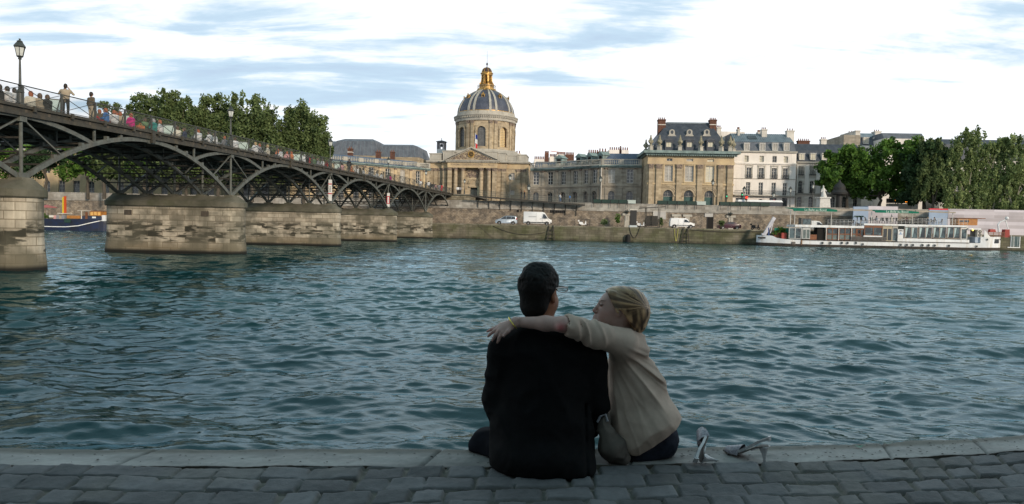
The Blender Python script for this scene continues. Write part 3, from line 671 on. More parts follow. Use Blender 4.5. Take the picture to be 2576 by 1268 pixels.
# -- navigation boards on the piers
white = mk('sign_white', lin(.8, .8, .78), lin(.7, .7, .68), 8, rough=.5); redp = mk('sign_red', lin(.55, .02, .04), rough=.5); blk = mk('paint_black', lin(.02, .02, .02), rough=.5)
def nav(k, z0, z1, stripes, label, lab2):
 s = ST[k]-.2; W = .38; n = thing('navigation_sign', label, 'sign', bw(-28.0, s, z0), -th, 'white and red navigation boards hung on the piers')
 MB().box(-W/2, W/2, -.06, 0, 0, z1-z0).build('board', white, n)
 for zz, hh, full in stripes:
  mb = MB()
  if full: mb.box(-W/2-.01, W/2+.01, -.08, -.062, zz-hh/2, zz+hh/2)
  else:
   mb.box(-W/2-.01, -W/2+.07, -.08, -.062, zz-hh/2, zz+hh/2); mb.box(W/2-.07, W/2+.01, -.08, -.062, zz-hh/2, zz+hh/2)
  mb.build('red_stripe', redp, n)
 if lab2:
  mb = MB(); [mb.box(-.05, .05, -.075, -.062, lab2[0]+i*.16, lab2[0]+i*.16+.10) for i in range(lab2[1])]; mb.build('black_marks', blk, n)
 return n
nav(3, 4.95, 7.27, [(.80, .1, True), (1.84, .1, True)], 'tall slim white navigation board with two thin red bands on the third bridge pier', (1.0, 4))
nav(4, 4.90, 6.85, [(.46, .09, True), (1.46, .09, True), (.96, .92, False)], 'shorter white navigation board framed in red on the fourth bridge pier', None)
pg = mk('panel_glass', lin(.40, .52, .48), lin(.5, .6, .56), 2, rough=.2, alpha=.75)
dpl = ['pale green display panel behind the railing just right of the nearest lamp post', 'pale green display panel beside the man in the cap', 'pale green display panel behind the person in teal',
       'white tinted display panel between the people in white and the second lamp post', 'pale display panel in the crowd right of the second lamp post', 'pale display panel behind the person with the white cap', 'pale display panel right of the third lamp post']
for (px, lab) in zip((140, 318, 427, 612, 745, 757, 850), dpl):
 p = PP(px, 400, TT*-31.0, TT); s = p.dot(BB); root = thing('display_panel', lab, 'panel', bw(-31.0, s, zdeck(s)), -th+R(35), 'pale display panels standing on the footbridge')
 MB().box(-.42, .42, -.01, .01, .12, 1.25).build('sheet', pg, root); fr = MB()
 for x in (-.44, .44): fr.box(x-.025, x+.025, -.025, .025, 0, 1.3)
 fr.box(-.42, .42, -.025, .025, 1.25, 1.3); fr.build('frame', rail_iron, root)
# -- ramp from the bridge end along the wall
ramp = thing('access_ramp', 'dark iron access ramp sloping down to the right along the embankment wall', 'ramp', (0, 0, 0))
A = P(1183, 492, 141); B_ = P(1470, 515.5, 140.5)
mb = MB(); mb.bar(A, B_, 1.6, .14); mb.bar(A+Vector((0, -.8, -.1)), B_+Vector((0, -.8, -.1)), .1, .30); mb.build('walkway', iron_dark, ramp)
mb = MB(); n = 9
for yy in (-.75,):
 for i in range(n+1):
  p = A.lerp(B_, i/n)+Vector((0, yy, 0)); mb.bar(p, p+Vector((0, 0, 1.15)), .07)
 for h in (.35, .75, 1.15): mb.bar(A+Vector((0, yy, h)), B_+Vector((0, yy, h)), .05)
rl = mb.build('railing', rail_iron, ramp)
d_ = Vector((0, -.72, 0)); MB().add([A+d_, B_+d_, B_+d_+Vector((0, 0, 1.1)), A+d_+Vector((0, 0, 1.1))], [(0, 1, 2, 3)]).build('wire_mesh', netm, rl)
for i in range(1, 11):
 p = A.lerp(B_, (i-.3)/10.4); mb = MB(); yw = bankY(p.x)+BW-.02; mb.box(p.x-.05, p.x+.05, yw-.25, yw, p.z-2.3, p.z-.2); mb.bar((p.x, p.y-.5, p.z-.3), (p.x, yw-.1, p.z-1.5), .07)
 mb.build('bracket', iron_dark, ramp)
# == building kit
warm = mk('stone_warm', lin(.54, .44, .30), lin(.40, .33, .235), .35, rough=.9, brick=(1.1, .45, (.80, .78, .74, 1), .02), streak=(lin(.19, .16, .13), .4, .6), bump=.01)
warm2 = mk('stone_warm_frieze', lin(.58, .45, .27), lin(.44, .34, .22), .5, rough=.9, streak=(lin(.2, .16, .12), .4, .6))
greyst = mk('stone_grey', lin(.44, .395, .32), lin(.31, .28, .235), .4, rough=.9, brick=(1.1, .45, (.80, .79, .77, 1), .02), streak=(lin(.12, .11, .10), .6, .7))
palest = mk('stone_pale', lin(.47, .44, .38), lin(.36, .34, .30), .6, rough=.9, streak=(lin(.17, .17, .15), .55, .8))
orn = mk('ornament_stone', lin(.30, .235, .18), lin(.14, .11, .10), 2.5, rough=.95, contrast=(.42, .58))
cream = mk('render_cream', lin(.82, .77, .71), lin(.72, .67, .62), .3, rough=.9, streak=(lin(.35, .33, .31), .5, .6))
cream2 = mk('render_cream_grey', lin(.76, .72, .65), lin(.62, .59, .53), .3, rough=.9, brick=(6, .5, (.8, .8, .78, 1), .02), streak=(lin(.3, .29, .27), .5, .6))
slate = mk('slate', lin(.055, .065, .085), lin(.035, .042, .055), 1.5, rough=.55, spec=.45, streak=(lin(.10, .11, .12), .4, 1.2))
slate_l = mk('slate_light', lin(.13, .145, .17), lin(.085, .095, .115), .8, rough=.6, streak=(lin(.2, .21, .22), .5, 1))
zinc = mk('zinc_roof', lin(.20, .245, .28), lin(.13, .17, .20), .6, rough=.5, spec=.5, streak=(lin(.08, .10, .11), .5, 1))
leadg = mk('weathered_copper', lin(.24, .32, .31), lin(.15, .20, .19), 1.0, rough=.7, streak=(lin(.09, .10, .10), .5, 1))
brickm = mk('chimney_brick', lin(.20, .095, .065), lin(.13, .07, .055), 2, rough=.95, brick=(.5, .2, (.6, .6, .6, 1), .03))
chimw = mk('chimney_render', lin(.68, .64, .58), lin(.50, .47, .42), .6, rough=.9, streak=(lin(.2, .19, .18), .5, 1))
pot = mk('chimney_pot', lin(.26, .11, .07), lin(.12, .07, .05), 4, rough=.9)
wf = mk('window_white', lin(.66, .64, .60), lin(.5, .49, .46), 3, rough=.6)
wfg = mk('window_grey', lin(.40, .38, .35), lin(.3, .29, .27), 3, rough=.6)
glass_d = mk('glass_dark', lin(.025, .03, .035), lin(.06, .065, .07), .5, rough=.12, spec=.6)
glass_c = mk('glass_curtain', lin(.42, .39, .34), lin(.25, .24, .22), .8, rough=.2, spec=.5)
glass_y = mk('blind_cream', lin(.62, .58, .46), lin(.5, .47, .38), .5, rough=.3)
glass_l = mk('glass_leaded', lin(.16, .16, .155), lin(.09, .09, .09), 1, rough=.2, spec=.5)
gold = mk('gilding', lin(.60, .37, .11), lin(.22, .14, .06), 1.6, rough=.42, metal=.5, contrast=(.4, .6))
door_g = mk('door_green', lin(.05, .12, .11), lin(.04, .08, .08), 2, rough=.5)
dark = mk('dark_opening', lin(.015, .014, .013), rough=.9)
railb = mk('balcony_iron', lin(.03, .03, .035), rough=.5)
class Fr:
 def __init__(s, o, deg, name=None, label=None, cat='building', group=None):
  s.o = Vector((o[0], o[1], 0)); s.a = R(deg); s.u = Vector((math.cos(s.a), math.sin(s.a), 0)); s.w = Vector((-math.sin(s.a), math.cos(s.a), 0))
  s.root = thing(name, label, cat, s.o, s.a, group) if name else None
 def at(s, px, py, w=0.0):
  p = PP(px, py, s.o+s.w*w, s.w); return ((p-s.o).dot(s.u), p.z)
 def world(s, u, w, z): return s.o+s.u*u+s.w*w+Vector((0, 0, z))
Z3 = lambda x, y: (559.5+x*.25368, 307.7+y*.25368)
Z5 = lambda x, y: (1014.1+x*.19306, 307.7+y*.19306)
Z6 = lambda x, y: (1293.9+x*.16547, 335.7+y*.16547)
Z7 = lambda x, y: (1573.65+x*.19305, 279.8+y*.19305)
Z8 = lambda x, y: (1993.3+x*.22946, 293.7+y*.22946)
def wallh(mb, x0, x1, z0, z1, holes, y=0.0, dep=.45):
 """front wall face with real openings; hole=(xa,xb,za,zb,arch)"""
 hs = [h if len(h) > 4 else tuple(h)+(False,) for h in holes]
 us = sorted(set([x0, x1]+[min(max(v, x0), x1) for h in hs for v in h[:2]])); vs = sorted(set([z0, z1]+[min(max(v, z0), z1) for h in hs for v in h[2:4]]))
 for a, b in zip(us, us[1:]):
  if b-a < 1e-4: continue
  for c, d in zip(vs, vs[1:]):
   if d-c < 1e-4: continue
   mx, mz = (a+b)/2, (c+d)/2
   if any(h[0] < mx < h[1] and h[2] < mz < h[3] for h in hs): continue
   mb.add([(a, y, c), (b, y, c), (b, y, d), (a, y, d)], [(0, 1, 2, 3)])
 for xa, xb, za, zb, ar in hs:
  zs = zb-(xb-xa)/2 if ar else zb
  mb.add([(xa, y, za), (xa, y+dep, za), (xa, y+dep, zs), (xa, y, zs)], [(0, 1, 2, 3)]); mb.add([(xb, y, za), (xb, y+dep, za), (xb, y+dep, zs), (xb, y, zs)], [(3, 2, 1, 0)])
  mb.add([(xa, y, za), (xb, y, za), (xb, y+dep, za), (xa, y+dep, za)], [(0, 1, 2, 3)])
  if ar:
   r = (xb-xa)/2; cx = (xa+xb)/2; n = 10; pts = [(cx-r*math.cos(math.pi*k/n), zs+r*math.sin(math.pi*k/n)) for k in range(n+1)]
   for k in range(n):
    (p, q), (s_, t_) = pts[k], pts[k+1]
    mb.add([(p, y, q), (s_, y, t_), (s_, y, zb), (p, y, zb)], [(0, 1, 2, 3)]); mb.add([(p, y, q), (p, y+dep, q), (s_, y+dep, t_), (s_, y, t_)], [(0, 1, 2, 3)])
  else: mb.add([(xa, y, zs), (xb, y, zs), (xb, y+dep, zs), (xa, y+dep, zs)], [(3, 2, 1, 0)])
 return mb
def shell(mb, x0, x1, z0, z1, d):
 mb.add([(x0, 0, z0), (x0, d, z0), (x0, d, z1), (x0, 0, z1), (x1, 0, z0), (x1, d, z0), (x1, d, z1), (x1, 0, z1)], [(0, 1, 2, 3), (7, 6, 5, 4), (1, 5, 6, 2), (3, 2, 6, 7)])
WC = {}
def win(parent, x, z, w, h, arch=False, nx=2, nz=4, fm=None, pm=None, dep=.30, fw=.07, bw_=.035, name='window', y=0.0, rz=None, loc=None):
 """window: mesh part 'window' (frame and bars) with a 'pane' sub-part, base centre at x,z"""
 fm = fm or wf; pm = pm or glass_d; key = (round(w, 2), round(h, 2), arch, nx, nz, fm.name, pm.name, dep, fw, name)
 L_ = loc if loc is not None else (x, y, z)
 if key in WC: return dup(WC[key], loc=L_, rz=rz if rz is not None else 0, parent=parent)
 mb = MB(); r = w/2; zs = h-r if arch else h; d0, d1 = dep, dep+.06
 mb.box(-r, -r+fw, d0, d1, 0, zs); mb.box(r-fw, r, d0, d1, 0, zs); mb.box(-r+fw, r-fw, d0, d1, 0, fw)
 if arch:
  n = 12
  for k in range(n):
   a, b = math.pi*k/n, math.pi*(k+1)/n; c, s_ = math.cos, math.sin
   mb.add([(r*c(a), d0, zs+r*s_(a)), (r*c(b), d0, zs+r*s_(b)), ((r-fw)*c(b), d0, zs+(r-fw)*s_(b)), ((r-fw)*c(a), d0, zs+(r-fw)*s_(a))], [(0, 1, 2, 3)])
 else: mb.box(-r+fw, r-fw, d0, d1, h-fw, h)
 for i in range(1, nx):
  X = -r+w*i/nx; zt = zs+math.sqrt(max(0, r*r-X*X)) if arch else h; t = bw_*(1.8 if (nx == 2 or (nx % 2 == 0 and i == nx//2)) else 1)
  mb.box(X-t/2, X+t/2, d0-.01, d1-.01, fw, zt-fw*.5)
 for j in range(1, nz):
  Zh = h*j/nz; hw_ = math.sqrt(max(0, r*r-(Zh-zs)**2)) if (arch and Zh > zs) else r
  mb.box(-hw_+fw*.5, hw_-fw*.5, d0-.02, d1-.02, Zh-bw_/2, Zh+bw_/2)
 o = mb.build(name, fm, parent, loc=L_, rz=rz)
 mb = MB()
 if arch:
  n = 12; vs = [(-r, d1-.01, 0), (r, d1-.01, 0)]+[(r*math.cos(math.pi*k/n), d1-.01, zs+r*math.sin(math.pi*k/n)) for k in range(n+1)]; mb.add(vs, [tuple(range(len(vs)))])
 else: mb.add([(-r, d1-.01, 0), (r, d1-.01, 0), (r, d1-.01, h), (-r, d1-.01, h)], [(0, 1, 2, 3)])
 mb.build('pane', pm, o); WC[key] = o
 return o
def balustrade(mb, x0, x1, z, h=1.5, y=-.2, bays=1, t=.35):
 mb.box(x0, x1, y, y+t, z, z+.28); mb.box(x0, x1, y-.03, y+t+.03, z+h-.22, z+h)
 L_ = (x1-x0)/bays
 for i in range(bays):
  a = x0+L_*i; pw = min(.55, L_*.14); mb.box(a, a+pw, y-.015, y+t+.015, z+.281, z+h-.221); mb.box(a+L_-pw, a+L_, y-.015, y+t+.015, z+.281, z+h-.221)
  n = max(2, int((L_-2*pw)/.42))
  for k in range(n):
   c = a+pw+(L_-2*pw)*(k+.5)/n
   for (r0, za, zb) in ((.07, .281, .5), (.125, .5, .85), (.07, .85, h-.221)): mb.box(c-r0, c+r0, y+t/2-r0, y+t/2+r0, z+za, z+zb)
def capital(mb, x, z, w, h, y0, y1):
 for i in range(3):
  e = .04+.05*i; mb.taper(x-w/2-e, x+w/2+e, y0-e, y1, z+h*i/3, z+h*(i+.92)/3, .04, .03)
 for s_ in (-1, 1): mb.sph((x+s_*w*.42, y0-.08, z+h*.72), .13, 6, 4)
def chimney(parent, x0, x1, y, z0, z1, mat, npots=3, d=.9, band=None, as_thing=None):
 mb = MB(); mb.box(x0, x1, y, y+d, z0, z1-.25); mb.box(x0-.1, x1+.1, y-.1, y+d+.1, z1-.25, z1)
 o = mb.build('chimney', mat, parent)
 for i in range(npots):
  x = x0+(x1-x0)*(i+.5)/npots; MB().lathe([(.13, z1-.01), (.10, z1+.45), (.14, z1+.5), (0, z1+.5)], 8, (x, y+d/2)).build('chimney_pot', pot, o)
 if band: MB().box(x0-.05, x1+.05, y-.05, y+d+.05, band[0], band[1]).build('band', chimw, o)
 return o
def dormer(parent, x, y, z, w, h, d, pm, fmat=None, roofm=None, arch=False, ped=False):
 mb = MB(); fmat = fmat or wf; mb.box(x-w/2-.12, x-w/2, y, y+d, z, z+h); mb.box(x+w/2, x+w/2+.12, y, y+d, z, z+h); mb.box(x-w/2, x+w/2, y, y+.2, z+h-.12, z+h); mb.box(x-w/2, x+w/2, y, y+.2, z, z+.12)
 mb.box(x-w/2-.2, x+w/2+.2, y-.1, y+d, z+h, z+h+.12)
 if ped: mb.prism([(x-w/2-.3, z+h+.121), (x+w/2+.3, z+h+.121), (x, z+h+.55)], y-.1, y+d)
 o = mb.build('dormer', fmat, parent)
 mb = MB(); mb.add([(x-w/2, y+.1, z+.12), (x+w/2, y+.1, z+.12), (x+w/2, y+.1, z+h-.12), (x-w/2, y+.1, z+h-.12)], [(0, 1, 2, 3)]); mb.build('pane', pm, o)
 mb = MB(); mb.box(x-.03, x+.03, y+.03, y+.09, z+.12, z+h-.12); mb.build('glazing_bar', fmat, o)
 return o
# == central domed block
FC = Fr((-10.5, 185.0), -6.05, 'domed_palace', 'warm stone domed palace with columned portico, pediment and gilded lantern', 'building')
rt = FC.root; U = lambda zx, zy=600, w=0: FC.at(*Z5(zx, zy), w)[0]; ZZ = lambda zx, zy, w=0: FC.at(*Z5(zx, zy), w)[1]
G0 = 6.3
zc = ZZ(900, 500); zent = ZZ(900, 595); zcap = ZZ(900, 632)         # cornice line, architrave bottom, capital bottom
uL, uR = U(583), U(1222); uLL, uRR = U(330, 600, 2), U(1622, 600, 2)
uc = (uL+uR)/2
def ar(x, z, w): return x, z
dl, dr = U(868), U(962); zdt = ZZ(915, 852)
mb = MB(); wallh(mb, uL, uR, G0, zent, [(dl, dr, G0, zdt)], y=1.3, dep=.6); mb.box(uL, uL+.9, .1, 1.29, G0, zent); mb.box(uR-1.1, uR, .1, 1.29, G0, zent); mb.build('portico_wall', warm, rt)
MB().box(dl, dr, 1.9, 2.0, G0, zdt).build('door', mk('door_dark', lin(.02, .035, .04), lin(.03, .04, .04), 2), rt)
MB().box(dr+.1, dr+.35, .9, 1.2, G0, ZZ(970, 838)).build('banner', mk('banner_cream', lin(.62, .62, .42), rough=.8), rt)
mb = MB(); n = 18; cxa = (dl+dr)/2; za_ = ZZ(915, 800); ra_ = (U(985)-U(835))/2
for (ro, ri, yy) in ((ra_, ra_-.35, 1.02), (ra_-.4, ra_-.65, 1.12)):
 for k in range(n):
  a, b = math.pi*k/n, math.pi*(k+1)/n; c, s_ = math.cos, math.sin
  vs = [(cxa+r_*c(t_), y_, za_+r_*s_(t_)*1.1) for y_ in (yy, 1.29) for r_, t_ in ((ro, a), (ro, b), (ri, b), (ri, a))]
  mb.add(vs, [(0, 1, 2, 3), (0, 4, 5, 1), (3, 2, 6, 7)])
mb.box(dl-.3, dr+.3, .95, 1.29, zdt+.1, zdt+.5)
mb.build('door_arch', warm, rt)
rng = random.Random(3); mb = MB()
for i in range(70):      # carved relief over the door
 x = rng.uniform(U(815), U(985)); z = rng.uniform(ZZ(900, 715), zcap+.4); mb.sph((x, 1.28, z), (rng.uniform(.12, .4), .12, rng.uniform(.1, .3)), 6, 4)
mb.build('carved_relief', orn, rt)
for zx in (680, 775, 1015, 1115):
 x = U(zx); mb = MB(); mb.box(x-.75, x+.75, -.35, .95, G0, G0+.5); mb.lathe([(.68, G0+.5), (.68, G0+.7), (.56, G0+.85), (.575, G0+3), (.49, zcap)], 16, (x, .3)); cb_ = mb.build('column', warm, rt, smooth=True)
 mb = MB(); mb.lathe([(.49, zcap), (.56, zcap+.1), (.52, zcap+.3), (.72, zcap+.62), (.6, zcap+.64)], 12, (x, .3)); mb.box(x-.72, x+.72, -.42, 1.0, zent-.2, zent-.003)
 for k in range(8): a = k*math.pi/4; mb.sph((x+.6*math.cos(a), .3+.6*math.sin(a), zcap+.45), .12, 6, 4)
 mb.build('capital', orn, cb_)
for zx, ww in ((607, 1.1), (1190, 1.15)):
 x = U(zx); mb = MB(); mb.box(x-ww/2, x+ww/2, -.2, .095, G0, zcap); p_ = mb.build('pilaster', warm, rt); mb = MB(); capital(mb, x, zcap, ww, zent-zcap-.01, -.2, .095); mb.build('capital', orn, p_)
mb = MB(); mb.box(uL-.1, uR+.1, -.35, 4.2, zent, zc-.35); mb.box(uL-.02, uR+.02, -.42, -.352, zent+.02, zent+.28); mb.build('entablature', warm2, rt)
mb = MB(); mb.box(uL-.5, uR+.5, -.75, 4.2, zc-.35, zc-.12); mb.box(uL-.65, uR+.65, -.95, 4.2, zc-.118, zc+.12)
for i in range(34): x = uL-.3+(uR-uL+.6)*i/33; mb.box(x-.11, x+.11, -.7, -.36, zc-.55, zc-.352)
mb.build('cornice', palest, rt)
pa = FC.at(*Z5(890, 322)); pl = U(545, 490)-.1; pr_ = U(1252, 495)+.1; z0 = zc+.12
mb = MB(); mb.prism([(pl+.6, z0+.003), (pr_-.6, z0+.003), (pa[0], pa[1]-.45)], -.3, 4); pd = mb.build('pediment', warm, rt)
mb = MB()
for e in (pl, pr_):
 for th_, yy, off in ((.30, -.95, 0), (.28, -.6, -.29)):
  d = Vector((pa[0]-e, 0, pa[1]-z0)).normalized(); nn = Vector((-d.z, 0, d.x)); nn = nn if nn.z > 0 else -nn
  a = Vector((e, 0, z0))+nn*off; b = Vector((pa[0], 0, pa[1]))+Vector((0, 0, off))
  mb.add([(a.x, yy, a.z), (b.x, yy, b.z), (b.x, yy, b.z-th_), (a.x+nn.x*-.0, yy, a.z-th_*.3), (a.x, 4, a.z), (b.x, 4, b.z), (b.x, 4, b.z-th_), (a.x, 4, a.z-th_*.3)], [(0, 1, 2, 3), (4, 7, 6, 5), (0, 4, 5, 1), (3, 2, 6, 7), (0, 3, 7, 4)])
 for i in range(16):
  t_ = (i+.5)/16; x = e+(pa[0]-e)*t_; z = z0+(pa[1]-z0)*t_-.62
  if z > z0+.1: mb.box(x-.11, x+.11, -.55, -.31, z, z+.22)
mb.build('raking_cornice', palest, pd)
mb = MB()
for i in range(90):
 t_ = rng.uniform(-1, 1); x = pa[0]+t_*(uR-uL)*.44; zmax = (pa[1]-z0)*(1-abs(t_))*.8
 if zmax < .35 or abs(x-pa[0]) < .9: continue
 mb.sph((x, -.32, z0+.15+rng.uniform(0, zmax-.3)), (rng.uniform(.15, .35), .16, rng.uniform(.12, .3)), 6, 4)
mb.build('carved_relief', orn, pd)
ck = Vector((pa[0], -.42, ZZ(900, 420))); rr = .86
mb = MB(); mb.lathe([(rr, -.1), (rr+.05, .1), (rr-.2, .14), (rr-.24, 0)], 24); mb.warp(lambda x, y, z: (x+ck.x, ck.y-z, y+ck.z)); cko = mb.build('clock', gold, pd)
mb = MB(); mb.lathe([(0, .02), (rr-.23, .02)], 24); mb.warp(lambda x, y, z: (x+ck.x, ck.y-z, y+ck.z)); mb.build('clock_face', mk('clock_face', lin(.05, .03, .015), lin(.1, .07, .03), 3), cko)
mb = MB(); mb.bar((ck.x, ck.y-.06, ck.z), (ck.x+.42, ck.y-.06, ck.z-.14), .08, .04); mb.bar((ck.x, ck.y-.08, ck.z), (ck.x-.28, ck.y-.08, ck.z+.05), .1, .04); mb.build('clock_hands', gold, cko)
try:
 cu = bpy.data.curves.new('inscription', 'FONT'); cu.body = 'JVL. MAZARIN S.R.E. CARD. BASILICAM ET GYMNAS. F.C.A. M.D.C.LXI'; cu.size = .62; cu.align_x = 'CENTER'; cu.extrude = .01
 ot = bpy.data.objects.new('inscription', cu); C.objects.link(ot); dg = bpy.context.evaluated_depsgraph_get(); mt_ = bpy.data.meshes.new_from_object(ot.evaluated_get(dg)); bpy.data.objects.remove(ot)
 xs_ = [v.co.x for v in mt_.vertices]; k_ = (uR-uL-1.6)/(max(xs_)-min(xs_))
 io = bpy.data.objects.new('inscription', mt_); C.objects.link(io); mt_.materials.append(orn); io.scale = (k_, 1, 1); io.rotation_euler = (R(90), 0, 0); io.location = (uc, -.37, zent+.62); setparent(io, rt)
except Exception as e: print('text', e)
for (a, b, w0, pil) in ((uLL, U(512, 600, 1.2)-.01, 2.2, (365, 420, 485)), (U(505, 600, 1.2), uL-.12, 1.2, (540,)), (uR+.12, U(1348, 600, 1.2), 1.2, (1240, 1308)), (U(1350, 600, 2.2)+.01, uRR, 2.2, (1500, 1570))):
 h_ = []
 if pil[0] == 1500: h_ = [(U(1395, 700, w0), U(1450, 700, w0), ZZ(1400, 750, w0), ZZ(1400, 660, w0)), (U(1395, 700, w0), U(1450, 700, w0), ZZ(1400, 950, w0), ZZ(1400, 885, w0))]
 mb = MB();
 wallh(mb, a, b, G0, zent, h_, y=w0, dep=.4); mb.box(a+.003, a+.2, w0+.5, w0+12, G0, zent); mb.box(b-.2, b-.003, w0+.5, w0+12, G0, zent); mb.build('wall', warm, rt)
 for hh in h_: win(rt, (hh[0]+hh[1])/2, hh[2], hh[1]-hh[0], hh[3]-hh[2], nx=2, nz=3, y=w0, pm=glass_c)
 mb = MB(); mb.box(a-.1, b+.1, w0-.15, w0+12, zent+.003, zc-.45); mb.build('frieze', warm2, rt)
 mb = MB(); mb.box(a-.5, b+.5, w0-.75, w0+12, zc-.447, zc-.25); mb.box(a-.6, b+.6, w0-.9, w0+12, zc-.247, zc+.05); mb.build('cornice', palest, rt)
 for zx in pil:
  x = U(zx, 700, w0); mb = MB(); mb.box(x-.5, x+.5, w0-.25, w0-.003, G0, zcap); p_ = mb.build('pilaster', warm, rt)
  mb = MB(); capital(mb, x, zcap, 1.0, zent-zcap-.01, w0-.25, w0-.003); mb.build('capital', orn, p_)
for zxa, zxb, zya, w0 in ((342, 500, 402, 3.5), (515, 662, 372, 3.0), (1065, 1222, 378, 3.0), (1226, 1330, 395, 3.4), (1335, 1478, 425, 4.0), (1482, 1600, 418, 4.2)):
 a, b = U(zxa, 450, w0), U(zxb, 450, w0); zt = ZZ((zxa+zxb)/2, zya, w0); mb = MB(); mb.box(a, b, w0, w0+8, zc+.05, zt-.25); mb.box(a-.15, b+.15, w0-.15, w0+8.1, zt-.247, zt); mb.box(a+.5, b-.5, w0-.06, w0-.003, zc+.5, zt-.6); mb.build('attic_block', palest, rt)
mb = MB(); mb.box(uLL+1, uRR-1, 9.5, 34, zc-1, zc+1.2); mb.build('nave_roof', zinc, rt)
DC = Vector((0.02, 20.2)); DR = 8.42
def on(a, r): return (DC.x+r*math.sin(a), DC.y-r*math.cos(a))      # a=0 faces the river, positive to the right
dz0, dz1 = 22.6, 31.9
mb = MB(); mb.box(DC.x-9.6, DC.x+9.6, DC.y-9.6, DC.y+9.6, zc+1.2, 23.0); mb.lathe([(9.3, 23.0), (9.3, 23.5), (8.9, 23.6), (0, 23.6)], 48, DC); mb.build('drum_base', palest, rt)
mb = MB(); NS = 96; wz0, wz1, ww = 24.35, 30.0, 2.75; ha = ww/2/DR
for k in range(NS):
 a0, a1 = 2*math.pi*k/NS, 2*math.pi*(k+1)/NS
 for za, zb in ((23.6, wz0), (wz0, wz1), (wz1, dz1)):
  am = ((a0+a1)/2+math.pi/8) % (math.pi/4)-math.pi/8
  if za == wz0 and abs(am) < ha: continue
  (xa, ya), (xb, yb) = on(a0, DR), on(a1, DR); mb.add([(xa, ya, za), (xb, yb, za), (xb, yb, zb), (xa, ya, zb)], [(0, 1, 2, 3)])
drum = mb.build('drum', warm, rt)
glow = mk('glass_sunlit', lin(1, .70, .34), lin(1, .62, .26), 1.5, rough=.14, metal=1, bump=.01, bscale=2)  # gold in the pane colour stands in for reflected sunlight
for k in range(8):
 a = k*math.pi/4; c_, s_ = math.cos(a), math.sin(a)
 if math.cos(a) < -.3: continue
 def W(x, y, z): return (DC.x+(DR-y)*s_+x*c_, DC.y-(DR-y)*c_+x*s_, z)
 mb = MB(); wallh(mb, -ww/2-.35, ww/2+.35, wz0-.01, wz1+.05, [(-ww/2+.1, ww/2-.1, wz0, wz1-.1, True)], y=-.02, dep=.8)
 n = 14; r = ww/2-.1; zs = wz1-.1-r
 for ro, ri, yy in ((r+.42, r+.02, -.16),):
  for j in range(n):
   t0_, t1_ = math.pi*j/n, math.pi*(j+1)/n
   vs = [(q*math.cos(t), y_, zs+q*math.sin(t)) for y_ in (yy, .1) for q, t in ((ro, t0_), (ro, t1_), (ri, t1_), (ri, t0_))]; mb.add(vs, [(0, 1, 2, 3), (0, 4, 5, 1), (3, 2, 6, 7)])
 for sx in (-1, 1): mb.box(sx*(r+.22)-.2, sx*(r+.22)+.2, -.1, .05, wz0, zs); mb.box(sx*(r+.22)-.28, sx*(r+.22)+.28, -.18, .05, zs-.2, zs)
 mb.warp(W); mb.build('window_surround', warm, drum)
 wo = win(rt, 0, 0, 2*r, wz1-.1-wz0, arch=True, nx=6, nz=12, fm=mk('lead_bars', lin(.10, .10, .10)), pm=(glow if k == 1 else glass_l), dep=.45, fw=.08, loc=W(0, 0, wz0), rz=a)
for k in range(8):
 for da in (-.083, .083):
  a = (k+.5)*math.pi/4+da
  if math.cos(a) < -.4: continue
  c_, s_ = math.cos(a), math.sin(a); W = lambda x, y, z: (DC.x+(DR-y)*s_+x*c_, DC.y-(DR-y)*c_+x*s_, z)
  mb = MB(); mb.box(-.42, .42, -.3, .1, 23.6, 30.7); mb.warp(W); p_ = mb.build('pilaster', warm, rt)
  mb = MB(); capital(mb, 0, 30.7, .84, .85, -.3, .1); mb.warp(W); mb.build('capital', orn, p_)
mb = MB(); mb.lathe([(8.5, 31.55), (8.85, 31.6), (8.85, 32.3), (8.95, 32.35), (8.95, 32.6), (9.35, 33.0), (9.35, 33.2), (8.9, 33.3), (8.5, 33.35), (8.5, 33.9), (8.35, 33.95), (8.35, 34.3)], 96, DC)
for k in range(96): a = 2*math.pi*k/96; x, y = on(a, 9.08); mb.box(x-.12, x+.12, y-.12, y+.12, 32.35, 32.85)
mb.build('drum_cornice', palest, rt)
prof = [(8.15, 34.3), (8.1, 34.9), (7.98, 35.6), (7.72, 36.3), (7.3, 37.2), (6.76, 38.1), (5.76, 39.15), (4.6, 40.05), (3.7, 40.6), (2.84, 41.0)]
domem = mk('dome_slate', lin(.075, .085, .12), lin(.045, .052, .075), .8, rough=.5, spec=.4, streak=(lin(.13, .14, .16), .5, .8))
mb = MB(); mb.lathe(prof, 64, DC); dome = mb.build('dome', domem, rt, smooth=True)
ribm = mk('dome_rib_lead', lin(.44, .42, .36), lin(.32, .31, .28), 1, rough=.6)
def dr_(z): return float(np.interp(z, [p[1] for p in prof], [p[0] for p in prof]))
for k in range(8):
 for da in (-.105, .105):
  a = (k+.5)*math.pi/4+da
  if math.cos(a) < -.35: continue
  mb = MB(); pts = [(r_, z) for r_, z in prof]
  for i in range(len(pts)-1):
   (r0, z0_), (r1, z1_) = pts[i], pts[i+1]; w0_, w1_ = .33*(r0/8.15)**.5, .33*(r1/8.15)**.5; c_, s_ = math.cos(a), math.sin(a)
   def Q(r_, x, z): return (DC.x+r_*s_+x*c_, DC.y-r_*c_+x*s_, z)
   vs = [Q(r0-.05, -w0_, z0_), Q(r0+.2, -w0_, z0_+.05), Q(r0+.2, w0_, z0_+.05), Q(r0-.05, w0_, z0_), Q(r1-.05, -w1_, z1_), Q(r1+.2, -w1_, z1_+.05), Q(r1+.2, w1_, z1_+.05), Q(r1-.05, w1_, z1_)]
   mb.add(vs, [(0, 1, 5, 4), (1, 2, 6, 5), (2, 3, 7, 6)])
  mb.build('rib', ribm, dome)
